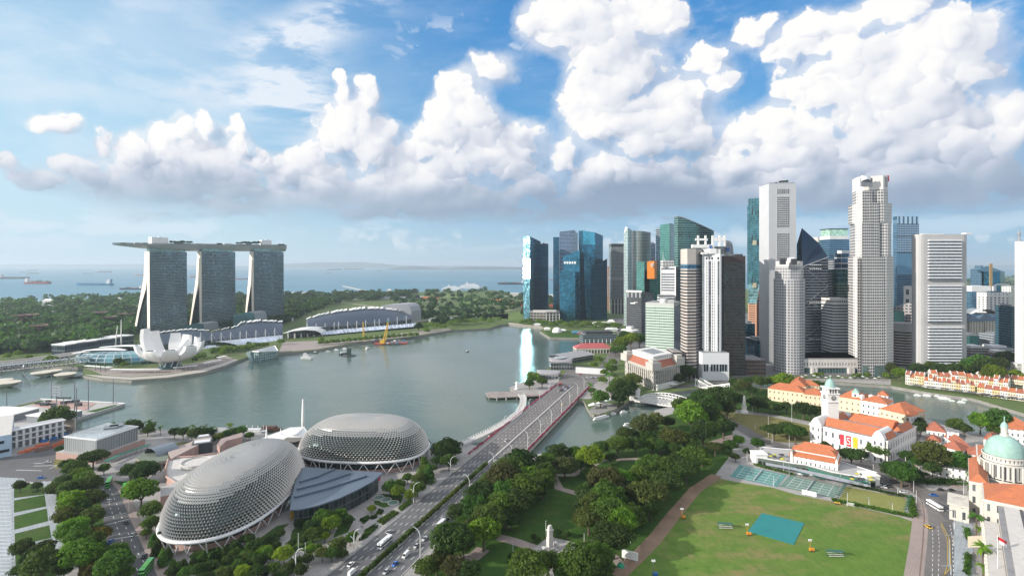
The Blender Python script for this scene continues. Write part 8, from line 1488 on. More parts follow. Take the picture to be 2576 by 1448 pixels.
for i in range(24):
 q=i/23;x,y=lerp(590,1560,q),178+20*q+(i%2)*14;p=G('N',x,y);t=thing('plaza_awning',f'pale parasol on the riverside terrace below the granite towers, {ORD[i]} from the bridge','parasol',tuple(p),'parasols on the riverside terrace');mb=MB();mb.lathe([(2.6,2.6),(0,3.7)],tuple(p),6);mb.build('canopy',[WHITE2,CONC,AWND][i%3],t);mb=MB();mb.tube(p,p+Vector((0,0,2.8)),.1,None,4);mb.build('pole',DARK,t)
BARK=mat('bark',(.12,.09,.065),.9,var=.3,scale=1.0)
def fib(n,rng):
 k=np.arange(n)+.5;ph=np.arccos(1-2*k/n);th=math.pi*(1+5**.5)*k+rng.random()*6;return np.stack([np.cos(th)*np.sin(ph),np.sin(th)*np.sin(ph),np.cos(ph)],1)
def crown_proto(kind,seed):
 """unit tree: spread radius 1 = half its width; returns crown and trunk meshes about the base"""
 rng=np.random.default_rng(seed);P=[];N=[]
 if kind in 'RS':
  K=30 if kind=='R' else 34;h0,hz,base=(1.0,.62,.50)if kind=='R' else(.93,.34,.62);d=fib(K,rng);cs=d*np.array([.66,.66,hz*.72])*rng.uniform(.72,1.12,(K,1));cs[:,2]=np.where(cs[:,2]<-hz*.35,cs[:,2]*.5,cs[:,2])+h0
  for c in cs:
   r=rng.uniform(.20,.36);m=230;q=rng.normal(0,1,(m,3));q/=np.linalg.norm(q,axis=1)[:,None];q=q[(q[:,2]>-.45)];P.append(c+q*r*np.array([1,1,.72])*rng.uniform(.72,1.05,(len(q),1)));N.append(q)
 elif kind=='C':
  for k in range(12):
   z=.4+2.6*k/12;r=.9*(1-(k/13)**1.6)+.1;m=190;q=rng.normal(0,1,(m,3));q/=np.linalg.norm(q,axis=1)[:,None];P.append(np.array([rng.normal(0,.12),rng.normal(0,.12),z])+q*np.array([r,r,.34]));N.append(q)
 P,N=np.concatenate(P),np.concatenate(N)
 leaf=leaf_mesh('crown',P,rng,.078 if kind!='C' else .17,FOL['mid'],None,N);me=leaf.data;bpy.data.objects.remove(leaf)
 me.materials.clear();me.materials.append(FOL['mid']);mb=MB()
 if kind!='C':
  zt=.52 if kind=='R' else .60;mb.lathe([(.085,0),(.055,.15),(.045,zt)],(0,0,0),7)
  for k in range(6):a=2*math.pi*k/6+seed;mb.tube((0,0,zt*(.75+.04*k)),(.5*math.cos(a),.5*math.sin(a),zt+.34+.05*(k%3)),.035,.012,5)
 else:mb.lathe([(.07,0),(.05,2.2)],(0,0,0),6)
 t=mb.build('trunk',BARK);tm=t.data;bpy.data.objects.remove(t);return me,tm
def palm_proto(seed):
 rng=random.Random(seed);mb=MB()
 for k in range(15):
  a=k*2.4;el_=rng.uniform(-.1,1.0);L=rng.uniform(.85,1.05);rows=[]
  for j in range(7):
   q=j/6;r=L*q*math.cos(el_*(1-q*.5));z=2.6+L*(math.sin(el_)*q-.75*q*q*(1.1-el_*.4));w=.16*math.sin(math.pi*min(.97,q*.85+.15));x,y=r*math.cos(a),r*math.sin(a);rows.append([(x-w*math.sin(a),y+w*math.cos(a),z-w*.6),(x,y,z),(x+w*math.sin(a),y-w*math.cos(a),z-w*.6)])
  mb.loft(rows)
 o=mb.build('crown',FOL['mid']);me=o.data;bpy.data.objects.remove(o);mb=MB();mb.lathe([(.11,0),(.075,.4),(.06,2.62)],(0,0,0),7);t=mb.build('trunk',BARK);tm=t.data;bpy.data.objects.remove(t);return me,tm
PRO={'R':[crown_proto('R',s)for s in(1,2,3,4)],'S':[crown_proto('S',s)for s in(5,6,7)],'C':[crown_proto('C',s)for s in(8,9)],'P':[palm_proto(s)for s in(1,2)]}
COLW={'m':'mid','d':'dark','b':'bright','o':'olive','r':'red','y':'yellow'};COLP={'m':'mid green','d':'dark green','b':'bright green','o':'olive','r':'reddish brown','y':'yellowing'};SHP={'R':'round tree','S':'umbrella tree','C':'columnar tree','P':'palm tree','B':'garden shrub'}
TREES=[];SMALL=[];trng=random.Random(21)
def plant_tree(p,r,colr,shape,region,shrub=False):
 i=len(TREES);me,tm=PRO[shape][i%len(PRO[shape])];nm='palm_tree' if shape=='P' else 'shrub' if shrub else 'tree'
 t=bpy.data.objects.new(nm,None);COL.objects.link(t);t.location=p;t.rotation_euler=(0,0,trng.uniform(0,6.28));hz=trng.uniform(.9,1.12);t.scale=(r,r*trng.uniform(.9,1.1),r*hz);t.empty_display_size=.2
 for n_,m_ in(('crown',me),('trunk',tm)):
  o=bpy.data.objects.new(n_,m_);COL.objects.link(o);o.parent=t
  if n_=='crown':o.material_slots[0].link='OBJECT';o.material_slots[0].material=FOL[COLW[colr]]
 TREES.append((t,colr,'B' if shrub else shape,region))
def grove(f,region,anchor,spec,zk=1.0):
 """spec: 'x,y,width,kind' of each crown's middle as measured on the crop; kind = colour + shape"""
 for s in spec.split():
  x,y,w,k=s.split(',');x,y,w=float(x),float(y),float(w);shape=k[1]if len(k)>1 else 'R';z={'R':.9,'S':.9,'C':1.3,'P':2.3}[shape];r=4.0
  for _ in range(6):p=G(f,x,y,min(z*r*zk,60));r=w*FR[f][2]*p.y/F/2
  px=w*FR[f][2]
  if shape!='P' and p.y>640 and px<24:SMALL.append((p,r,k[0]));continue
  plant_tree((p.x,p.y,0),r*(1.12 if 'river' in region or 'bridge' in region else 1.28 if f=='C' else 1.16),k[0],shape,(region,anchor),shrub=r<3.1 and shape=='R')
def label_trees():
 by={}
 for t in TREES:by.setdefault((t[1],t[2],(t[3][0],(t[3][1][0],tuple(t[3][1][1])))),[]).append(t[0])
 for(c,s,(reg,(an,pos))),L in by.items():
  L.sort(key=lambda o:(Vector(o.location)-Vector(pos)).length)
  for i,o in enumerate(L):tag(o,f'{COLP[c]} {SHP[s]} {reg}, {ORD[i] + " " if len(L) > 1 else ""}from {an}' if len(L)>1 else f'{COLP[c]} {SHP[s]} {reg}, near {an}',{'P':'palm tree','B':'shrub'}.get(s,'tree'),('shrubs ' if s=='B' else 'trees ')+reg)
BR=('the road bridge',G('C',430,560));ME=('the stone memorial',G('C',628,1255));SB=('the steel bridge',G('C',1690,200));OB=('the obelisk',G('N',120,545));CT=('the clock tower',G('N',1010,640));DC=('the green dome',Vector((306,336,0)));WHs=('the ribbed warehouse',G('A',760,560));ND=('the pear shaped dome',Vector((-170,300,0)));FD=('the broad dome',Vector((-112,418,0)))
grove('C','on the park avenue edge',BR,'400,640,230,d 330,690,240,o 600,620,160,m 740,640,180,r 690,540,160,d 810,545,130,m 930,590,190,b 1020,500,130,m 560,700,200,d 450,740,210,b 280,760,240,r 190,760,160,m 430,810,260,m 570,780,200,m 280,870,200,m 110,870,200,d 380,930,220,d 240,960,200,m 70,960,220,m 170,1060,220,o 60,1100,170,d 130,1150,240,b -20,1230,160,d -60,1000,150,d 300,1010,180,d -110,1210,300,d -220,1370,160,o -90,1410,170,r -300,1420,160,m -170,1300,150,d 20,1440,170,d 500,830,170,d 340,1040,140,m -20,1090,130,m 160,900,150,o')
grove('C','between memorial and field',ME,'1040,780,260,r 940,655,80,b 900,685,80,m 1190,760,160,b 1220,820,170,d 1310,730,160,m 1500,770,230,dS 1370,850,270,oS 1560,730,130,d 900,870,160,d 870,950,130,d 960,920,200,o 1060,900,230,m 920,1030,240,oS 1080,1010,260,m 1230,1010,210,m 1160,1070,230,b 1310,1000,140,d 1390,975,130,d 1090,1200,270,dS 990,1190,110,d 1000,1330,210,m 880,1390,320,m 480,1400,300,m 620,1370,160,d 760,1420,210,m 1000,1430,200,d 1480,650,190,mS 1390,650,180,m 1580,640,200,dS 1700,590,230,mS 1770,550,170,d 1650,670,200,dS 1280,900,150,d 1130,870,150,r 690,1125,60,d 760,1140,50,d 510,1165,50,d 350,1310,70,d 540,1180,40,m')
grove('C','in the riverside park',SB,'1140,480,180,m 1270,480,150,d 1200,400,140,o 1330,340,220,r 1400,470,130,m 1430,300,140,o 1510,300,120,d 1350,400,140,m 1550,420,200,o 1700,270,280,b 1620,190,170,d 1780,200,260,d 1850,290,170,d 1780,390,230,d 1930,330,190,d 1640,430,160,o 1460,480,130,m 1900,130,270,d 1760,110,150,d 1960,210,130,m 1870,480,150,oS 1980,480,110,m 1240,390,130,d 1480,400,150,d 1700,470,140,d 1560,500,110,m 2020,130,150,d 1080,560,110,d 860,620,120,m')
grove('C','at the bridge end',BR,'1010,120,140,m 1180,80,180,d 1210,30,160,d 1150,125,120,d 1090,60,90,m 940,60,60,m')
grove('N','on the dry lawn',CT,'430,730,240,dS 650,770,240,mS 560,700,200,dS 260,470,170,d 390,490,160,d 460,510,120,d 560,500,130,d 640,520,120,m 730,530,200,d 860,550,150,d 800,550,150,d 330,440,120,d 190,450,100,d')
grove('N','by the river museum',OB,'110,290,160,o 300,250,150,m 520,230,230,b 60,300,140,o 200,330,100,d 420,230,150,m 600,250,110,d 860,265,130,m 950,275,110,m 20,250,130,d 240,210,120,d 150,240,120,m')
grove('N','around clubhouse and theatre',CT,'60,850,120,b 260,880,140,m 1000,850,120,mS 1230,1010,230,dS 1500,940,240,mS 1760,1180,280,m 1690,1150,170,m 1880,1210,170,d 1330,1000,130,d 700,760,120,o 960,890,90,d 30,1010,100,d 150,960,90,d')
grove('D','around the white houses',DC,'1410,350,110,d 1500,560,250,o 1690,610,190,m 1440,590,120,o 1590,590,110,o 1670,330,120,o 1740,350,110,d 1860,310,160,b 2010,300,220,m 1960,360,100,m 1850,620,110,d 1310,560,110,m 1270,690,200,m 1200,660,160,d 1330,720,130,d 1400,300,90,d 1500,650,120,d 1390,600,100,m')
grove('D','along the court pavement',DC,'1792,790,100,mP 1832,1030,120,mP 1882,1280,140,bP 1795,720,90,mP 1850,1110,70,mP 1890,1400,110,bP')
grove('G','by the grand hotel',BR,'1220,1010,150,b 1300,985,130,b 1180,1060,90,m 1370,980,120,m 1250,960,110,m 1150,1210,90,m 1130,1260,80,mP 1180,1290,70,mP 1080,1290,70,m 520,1290,90,m 600,1310,90,m 500,1330,80,d 550,1260,70,m 510,1250,60,d 1230,1370,180,d 1320,1300,150,o 1190,1340,110,m 980,1340,60,mP 1010,1380,60,mP 1720,1220,130,d 1760,1250,120,d 1690,1290,110,d 1950,1250,60,d 2010,1250,60,d 2060,1250,60,d 1050,1130,60,m 1230,1060,90,m 1120,1180,60,m 1160,1150,70,b 1010,1170,60,d 1090,1230,60,d')
grove('G','before the glass towers',('the round tower',G('G',1295,968)),' '.join(f'{lerp(440, 1240, k / 41) + trng.uniform(-14, 14):.0f},{lerp(818, 866, k / 41) + trng.uniform(-12, 22):.0f},{trng.uniform(34, 58):.0f},{"ddmdom"[k % 6]}' for k in range(42)))
grove('H','behind the shophouses',('the tallest granite tower',Vector((XU(2190,740),740,0))),'1060,1355,100,o 1115,1388,90,b 1240,1358,110,d 1330,1352,100,d 1400,1368,120,d 1640,1345,160,m 1700,1362,160,d 1590,1368,100,m 1740,1400,140,b 1880,1400,100,b 1480,1378,130,d 1030,1392,50,m 900,1392,40,m 1550,1350,90,m 1830,1290,120,d 1790,1330,110,d 1680,1320,120,m 1920,1420,90,b 1500,1360,90,d 815,1398,34,m 845,1395,30,m 590,1388,34,m 555,1390,30,m 100,1300,60,d 150,1290,60,d 1760,1130,60,b 1640,1140,70,d')
grove('A','along the avenue',WHs,'500,620,100,d 560,650,160,m 600,700,150,m 480,760,140,d 430,800,170,dS 640,740,150,m 530,830,170,d 680,790,170,o 680,880,190,o 530,910,190,b 600,940,150,m 510,1020,190,o 690,1010,170,o 660,1040,150,o 540,1130,220,b 590,1180,200,m 760,1150,150,y 700,1190,150,m 600,1320,300,b 860,1300,180,m 850,1390,250,m 690,1420,150,y 1060,830,240,b 1130,970,170,o 1130,1070,130,m 620,830,140,d 600,1080,140,d 640,1250,150,m 480,1420,120,d 740,1330,130,m 780,1430,150,d 950,1430,120,m 1100,1130,80,m')
grove('A','near the ribbed warehouse',WHs,'700,565,180,dS 780,650,90,d 450,500,70,d 980,665,150,d 1100,680,180,d 1040,690,130,d 420,285,200,d 480,265,130,d 380,290,110,d 1050,640,110,d')
grove('A','on the plaza lawns',WHs,'150,780,90,d 280,780,80,d 170,1260,160,d 330,1250,150,d 260,1290,130,d 250,1370,120,d 320,1400,260,d 210,1330,120,d 140,1420,120,d')
grove('A','along the waterside',WHs,'850,312,46,mP 890,325,42,mP 915,320,42,mP 955,310,44,mP 1000,305,46,mP 1080,315,44,mP 1120,300,50,mP 1160,315,46,mP 1205,340,44,mP 1410,345,46,mP 1450,330,46,mP 1545,335,44,mP 1600,345,44,mP 1725,340,60,bP 1815,355,48,mP 1000,345,130,d 1110,360,90,m 1310,375,90,d 1375,380,90,d 1490,385,130,d 1560,385,110,d 1650,410,70,b 1710,385,80,m 1770,375,80,d 1870,395,70,m 960,345,80,d 1050,330,60,d 1440,390,80,o 1620,375,70,d 1750,365,60,d 1130,330,70,m 1590,430,70,m')
grove('A','below the dome',ND,' '.join(f'{x},{y},{w},{k}' for x,y,w,k in((1150,1190,60,'mC'),(1200,1195,70,'dC'),(1170,1260,60,'dC'),(1225,1330,70,'mC'),(1260,1290,60,'dC'),(1300,1380,60,'mC'),(1340,1400,60,'mC'),(1380,1370,50,'oC'),(1450,1360,60,'dC'),(1500,1340,50,'mC'),(1530,1330,60,'mC'),(1600,1310,50,'dC'),(1640,1290,55,'mC'),(1690,1290,60,'dC'),(1760,1280,90,'m'),(1900,1240,120,'d'),(1960,1260,100,'b'),(1990,1290,110,'b'),(1580,1390,120,'d'),(1480,1420,120,'d'),(1400,1430,110,'m'),(1720,1340,110,'d'),(1800,1370,110,'m'),(1860,1310,100,'o'),(1930,1340,110,'d'),(1680,1430,110,'o'),(1820,1430,120,'b'),(1940,1420,120,'d'),(1760,1220,80,'d'),(1840,1180,90,'d'),(1290,1430,90,'d'))))
grove('B','in the theatre garden',FD,'690,1020,150,m 590,1090,120,d 730,1070,140,b 800,1010,120,m 865,1040,90,m 500,1060,80,d 600,1140,130,m 690,1160,80,b 440,1210,70,d 380,1300,150,b 250,1260,100,b 300,1310,90,m 580,1255,100,b 1040,945,70,b 670,1290,100,o 790,1230,140,o 740,1290,110,m 880,1180,90,m 470,1360,110,d 420,1400,120,d 300,1400,110,m 150,1320,100,m 1180,795,120,m 1240,825,110,b 1330,850,100,b 1310,720,80,m 1390,730,100,o 1440,650,90,mC 1470,700,80,mC 1385,800,120,m 1250,770,100,m 1570,520,180,d 1630,480,160,d 1530,590,100,d 1620,600,130,m 1665,520,110,d 1455,455,60,d 1500,640,70,m 360,445,60,m 430,425,50,m 60,370,90,m 130,395,60,d 820,1290,90,d 560,1330,90,d 510,1420,110,d 640,1230,60,m 900,1150,70,m 530,1180,80,d 350,1140,80,d 270,1170,90,d 200,1200,100,d 120,1180,90,d 330,1230,70,d')
grove('E','around the lotus museum',('the lotus museum',cM),' '.join(f'{lerp(1780, 2228, k / 14):.0f},{lerp(1035, 985, k / 14) + trng.uniform(-6, 8):.0f},{trng.uniform(40, 60):.0f},{"dmod"[k % 4]}' for k in range(15))+' 1900,1020,70,o 1860,1050,60,m 1700,1080,50,m 1650,1090,50,d 990,1140,80,d 1040,1150,60,m 800,1160,40,mP 840,1165,40,mP 880,1170,40,mP 420,1105,70,b 460,1110,60,b 390,1120,50,b 150,1060,60,m 240,1090,50,m 60,1080,60,d')
grove('F','along the promenade',('the lotus museum',cM),' '.join(f'{x:.0f},{lerp(970, 900, (x - 730) / 800):.0f},{trng.uniform(38, 58):.0f},{"dmd"[int(x) % 3]}' for x in np.linspace(730,1530,18))+' 400,960,60,o 735,945,50,y 1550,845,80,d 1600,840,70,d 1650,820,60,m 1700,830,70,d 1760,835,60,d 1620,870,50,m 1820,810,70,d 1880,800,70,m 1950,790,60,d 2010,790,70,d 2080,780,60,d 2150,790,70,d 2220,775,60,d')
label_trees();V,Nn,rg=[],[],np.random.default_rng(77)
for p,r,c in SMALL:d=fib(260,rg);d=d[d[:,2]>-.4];V.append(np.array([p.x,p.y,r*.9])+d*r*np.array([1,1,.75])*rg.uniform(.7,1.1,(len(d),1)));Nn.append(d)
tag(leaf_mesh('distant_foliage',np.concatenate(V),rg,2.0,FOL['mid'],None,np.concatenate(Nn)),kind='stuff');print('TREES',sum(t[0].name.startswith('tree')for t in TREES),sum(t[0].name.startswith('shrub')for t in TREES),len(SMALL))
for i,(p,s)in enumerate(PARK_TREES):
 plant_tree((p.x,p.y,zd_(s)),trng.uniform(4.2,6),'d','S',None);TREES[-1][0].scale.z*=1.15;tag(TREES[-1][0],f'dark tree on the roof park, {ORD[i]} along from its pointed tip','tree','roof park trees')
for i,dx in enumerate((-3,2,6,-10)):plant_tree((SILVER_ROOF[0]+dx,SILVER_ROOF[1],SILVER_ROOF[2]),3.6 if i<3 else 2,'d','S',None);tag(TREES[-1][0],f'small roof garden tree on the silver slab tower, {ORD[i]} planted','tree','silver tower roof trees')
def forest(name,region,n,r0,r1,seed,m,f='V',tone=1):
 rng=np.random.default_rng(seed);P=np.array(region,float);lo,hi=P.min(0),P.max(0);pts=[]
 while len(pts)<n:
  q=lo+rng.random(2)*(hi-lo);c=False
  for i in range(len(P)):
   a,b=P[i],P[i-1]
   if(a[1]>q[1])!=(b[1]>q[1])and q[0]<(b[0]-a[0])*(q[1]-a[1])/(b[1]-a[1])+a[0]:c=not c
  if c:pts.append(q)
 V,Nn=[],[]
 for q in pts:
  g=G(f,q[0],q[1]);r=rng.uniform(r0,r1)*(1+.25*(g.y>1800));k=58;d=rng.normal(0,1,(k,3));d/=np.linalg.norm(d,axis=1)[:,None];d=d[d[:,2]>-.3]
  V.append(np.array([g.x,g.y,r*.95])+d*r*np.array([1,1,.8])*rng.uniform(.75,1.1,(len(d),1)));Nn.append(d)
 o=leaf_mesh(name,np.concatenate(V),rng,(r0+r1)*.38,m,None,np.concatenate(Nn));return tag(o,kind='stuff')
FF=foliage('far_wood_leaves',(.062,.115,.034),.38,sc=.012)
forest('woods',[(-350,775),(0,766),(200,752),(360,748),(350,800),(335,850),(240,880),(160,885),(-350,905)],1150,7,15,1,FF)
forest('woods',[(455,752),(500,752),(630,748),(715,744),(860,742),(1100,738),(1000,752),(850,765),(780,790),(720,815),(600,825),(455,830)],950,7,14,2,FF)
forest('woods',[(860,742),(1240,731),(1310,740),(1316,775),(1240,805),(1150,820),(1060,815),(1040,780),(960,755)],210,7,12,3,FF)
forest('woods',[(2430,700),(2590,695),(2590,740),(2430,745)],120,9,16,4,FF);forest('woods',[(1310,735),(1330,735),(1400,790),(1316,800)],60,7,11,5,FF);forest('woods',[(1380,745),(1410,745),(1410,795),(1380,795)],30,7,11,6,FF)
forest('shrubbery',[(240,880),(500,858),(640,868),(640,880),(560,905),(450,915),(300,912)],70,3,5,7,FF)
PAINT={}
def paint(n,c):
 if n not in PAINT:PAINT[n]=mat('paint_'+n,c,.3,var=.03,coat=.6)
 return PAINT[n]
CCOL={'white':(.75,.75,.75),'silver':(.42,.43,.45),'black':(.02,.02,.024),'blue':(.02,.13,.50),'red':(.50,.03,.03),'yellow':(.68,.42,.02),'green':(.10,.52,.08),'grey':(.16,.17,.18)}
TYRE=mat('tyre_rubber',(.02,.02,.02),.85);CGL=mat('car_glass',(.015,.02,.025),.06,.3,var=0);BUSG=mat('bus_roof_green',(.2,.6,.12),.5)
VPRO={}
def vehicle_proto(kind):
 L,W,hb,hc={'car':(4.5,1.8,.85,1.45),'van':(5.2,1.95,1.0,2.1),'bus':(11.5,2.5,1.2,4.2),'coach':(11,2.5,1.2,3.2),'truck':(8,2.4,1.0,2.3),'pickup':(5.2,1.85,.95,1.7)}[kind]
 out=[]
 def sect(xs,zs,ws,m=0):
  mb=MB();rows=[[(x,-w,.32),(x,-w*1.0,z*.75),(x,-w*.86,z),(x,w*.86,z),(x,w*1.0,z*.75),(x,w,.32)]for x,z,w in zip(xs,zs,ws)];mb.loft(rows);mb.faces(rows[0],[(0,1,2,3,4,5)]);mb.faces(rows[-1],[(5,4,3,2,1,0)]);return mb
 h=W/2
 if kind in('car','pickup','van'):
  out.append(('body',sect([-L/2,-L*.46,-L*.1,L*.3,L*.46,L/2],[hb*.8,hb,hb*1.05,hb,hb*.85,hb*.6],[h*.9,h,h,h,h*.97,h*.85]),'P'))
  xs={'car':(-.40,-.22,.10,.27),'pickup':(-.06,-.02,.16,.28),'van':(-.48,-.46,.26,.40)}[kind];mb=MB();b=[(L*x,s*h*.88,hb)for s in(-1,1)for x in(xs[0],xs[3])];t=[(L*x,s*h*.72,hc)for s in(-1,1)for x in(xs[1],xs[2])];mb.faces(b+t,[(0,1,5,4),(3,2,6,7),(1,3,7,5),(2,0,4,6)]);out.append(('window_glass',mb,CGL if kind!='van' else 'P'));mb=MB();mb.faces([(v[0],v[1],hc+.01)for v in t]+[(v[0],v[1],hc+.06)for v in t],[(4,5,7,6),(0,1,5,4),(3,2,6,7),(1,3,7,5),(2,0,4,6)]);out.append(('roof',mb,'P'))
  if kind=='van':mb=MB();mb.faces([(L*.405,-h*.75,hb+.1),(L*.405,h*.75,hb+.1),(L*.29,h*.68,hc-.1),(L*.29,-h*.68,hc-.1)],[(0,1,2,3)]);out.append(('windscreen',mb,CGL))
 else:
  mb=MB();x0=-L/2;mb.box((0 if kind!='truck' else-L*.14,0,.4),(L if kind!='truck' else L*.72,W,hc-.4));out.append(('body',mb,'P'))
  if kind=='truck':mb=MB();mb.box((L*.38,0,.4),(L*.22,W*.95,1.9));out.append(('cab',mb,'P'));mb=MB();mb.box((L*.495,0,1.3),(.06,W*.8,.8));out.append(('windscreen',mb,CGL))
  else:
   for z in((1.3,2.9)if kind=='bus' else(1.4,)):
    mb=MB();mb.box((0,0,z),(L*1.006,W*1.02,.85));out.append(('window_band',mb,CGL))
   mb=MB();mb.box((-1,0,hc),(L*.4,W*.6,.25));out.append(('roof_unit',mb,'P' if kind=='coach' else BUSG))
 for sx in(-.31,.31):
  for sy in(-1,1):mb=MB();r=.34 if kind in('car','pickup','van')else .5;mb.tube((L*sx,sy*h*.80,r),(L*sx,sy*h*1.0,r),r,None,10);out.append(('wheel',mb,TYRE))
 for sy in(-1,1):mb=MB();mb.box((L*.495,sy*h*.62,.62),(.06,.32,.16));out.append(('headlight',mb,WHITE))
 return[(n,mb.build(n,m if m!='P' else WHITE),m)for n,mb,m in out]
VOBJ=[]
def vehicle(kind,col,f,x,y,ang,label,z=.12,group='cars on the roads'):
 p=G(f,x,y,z)if f else Vector((x,y,z))
 if kind not in VPRO:
  VPRO[kind]=[(n,o.data,m)for n,o,m in vehicle_proto(kind)]
  for o in[o for o in bpy.data.objects if o.parent is None and o.type=='MESH' and o.data in[d for _,d,_ in VPRO[kind]]]:bpy.data.objects.remove(o)
 nm={'car':'car','van':'van','bus':'double_decker_bus','coach':'bus','truck':'truck','pickup':'pickup_truck'}[kind]
 t=thing(nm,label,{'coach':'bus','pickup':'truck'}.get(kind,kind),tuple(p),group,R(ang))
 for n,me,m in VPRO[kind]:
  o=bpy.data.objects.new(n,me);COL.objects.link(o);o.parent=t;o.material_slots[0].link='OBJECT';o.material_slots[0].material=paint(col,CCOL[col])if m=='P' else m
for a in('car,white,A,360,597,20,white car turning across the wide junction','car,blue,A,308,713,10,blue car crossing the junction before the plaza lawns','car,white,A,823,888,115,white car alone on the avenue between the green buses and the dome','car,black,A,945,1052,150,black car entering the avenue from the dome side','car,white,A,997,1143,105,white car on the avenue level with the dome nose','car,blue,A,832,1192,105,blue and white taxi half under the avenue trees','car,black,A,1083,1302,105,dark car just ahead of the lowest green bus','bus,green,A,818,765,118,green double decker bus heading for the junction','bus,green,A,935,815,120,green double decker bus half hidden behind the round tree','bus,green,A,1100,1415,103,bright green bus at the lower edge of the avenue','car,silver,B,1175,1122,70,silver car alone on the carriageway beside the theatre garden','coach,white,B,1140,1212,70,white open topped coach beside the median hedge','car,white,B,885,1365,70,white car with roof rails on the carriageway nearest the theatre garden','van,white,B,1297,1298,250,white van on the park side of the median hedge','car,blue,B,1217,1362,250,bright blue car on the park side of the hedge','car,silver,B,1150,1420,250,pale green and silver taxi at the lower edge of the avenue','van,white,B,893,1428,70,white van cut by the lower edge of the avenue','car,black,B,1500,1122,250,black car behind the white lorry on the avenue','pickup,silver,B,1440,1172,250,silver pickup truck with loaded bed on the avenue','car,silver,B,1378,1226,250,silver car near the tall lamp by the park entrance','truck,white,B,1560,1065,250,white box lorry beside the first park trees','car,black,B,1602,1030,250,dark car tucked ahead of the white lorry','car,white,C,297,432,70,white car alone on the near half of the road bridge','car,yellow,C,725,160,250,yellow taxi on the river side of the road bridge','truck,red,C,705,12,70,red lorry at the head of the bridge traffic','coach,white,D,1517,935,268,white and dark bus turning on the court road','car,yellow,D,1470,1082,90,yellow taxi on the court road beside the pink pavement','car,blue,D,1510,845,160,blue three wheeled van at the mouth of the court road','car,white,D,1282,822,165,white car parked by the bowling green hedge','car,red,D,1310,460,70,red car in the street behind the theatre','car,yellow,D,1350,472,70,yellow car in the street behind the theatre','car,black,D,1560,803,175,dark car in the court crossing, nearest the blue van','car,black,D,1640,806,180,dark car in the court crossing, nearest the dome','car,red,G,905,1248,30,red car under the covered street walkway'):
 k,c,f,x,y,an,lab=a.split(',',6);vehicle(k,c,f,float(x),float(y),float(an),lab)
for i in range(15):
 q=(i//3)/5;c=['white','black','silver','grey','blue','white','red'][i%7];y=640+26*q+(i%3)*2;a=(.20,.29,.38)[i%3];vehicle('car',c,None,lerp(xl(y),xr(y),a),y,70,f'{c} car in the queue at the far end of the road bridge, {ORD[i]} in line',.14,'cars queueing on the bridge')
for i in range(6):vehicle('car',['white','silver','white','black','white','grey'][i],'G',955+i*17,1272+(i%2)*6,100,f'parked car before the covered street walkway, {ORD[i]} from the waterfront halls',.1,'cars parked by the waterfront')
for i in range(7):vehicle('car',['white','black','white','silver','black','white','grey'][i],'D',1062+i*16,752+(i%2)*14+i*3,75,f'parked car beside the clubhouse end pavilion, {ORD[i]} from the pavilion',.1,'cars parked by the clubhouse')
def lamp(f,x,y,h,ang,lab,arm=4.5,group='tall arched avenue lamps',two=True):
 p=G(f,x,y);t=thing('street_lamp',lab,'street lamp',tuple(p),group);d=Vector((math.cos(R(ang)),math.sin(R(ang)),0));mb=MB();pts=[p,p+Vector((0,0,h*.7))]+[p+d*arm*(1-math.cos(q))+Vector((0,0,h*.7+h*.3*math.sin(q)))for q in(.35,.7,1.05,1.4)];mb.path(pts,[.24,.2,.18,.16,.14,.12],5);mb.build('pole',WHITE2,t);e=pts[-1];mb=MB();mb.box((e.x,e.y,e.z-.1),(1.4,.5,.22),R(ang));mb.build('lamp_head',STEEL,t)
 if two:mb=MB();pts=[p+Vector((0,0,h*.45))]+[p-d*arm*.55*(1-math.cos(q))+Vector((0,0,h*.45+h*.2*math.sin(q)))for q in(.5,1.0,1.45)];mb.path(pts,.12,4);mb.build('side_arm',WHITE2,t)
for i,(x,y)in enumerate(((1633,690),(1355,905),(908,1285),(470,1446))):lamp('B',x,y,14,-20,f'tall arched lamp on the theatre side of the avenue, {ORD[i]} from the bridge')
for i,(x,y)in enumerate(((1957,672),(1775,862),(1405,1305))):lamp('B',x,y,15,160,f'tall arched lamp on the park side of the avenue, {ORD[i]} from the bridge')
for i,(x,y)in enumerate(((345,595),(462,482),(557,380),(640,297),(716,220),(778,152),(838,92),(885,38))):lamp('C',x,y,14,160,f'arched lamp on the river side of the road bridge, {ORD[i]} from the park')
for i,(x,y)in enumerate(((285,330),(385,262),(472,195),(552,128),(622,70),(690,20))):lamp('C',x,y,11,-20,f'slender arched lamp on the bay side of the road bridge, {ORD[i]} from the park',3)
def pole(f,x,y,y1,lab,arm=0,group='slim white poles',m=None):
 p=G(f,x,y);z=AT(f,x,y1,p.y).z;t=thing('lamp_post',lab,'lamp post',tuple(p),group);mb=MB();mb.tube(p,(p.x,p.y,z),.17,.1,5);mb.build('pole',m or WHITE2,t);mb=MB();mb.box((p.x-arm*.4,p.y,z),(max(.7,arm),.4,.25));mb.build('lamp_head',STEEL,t)
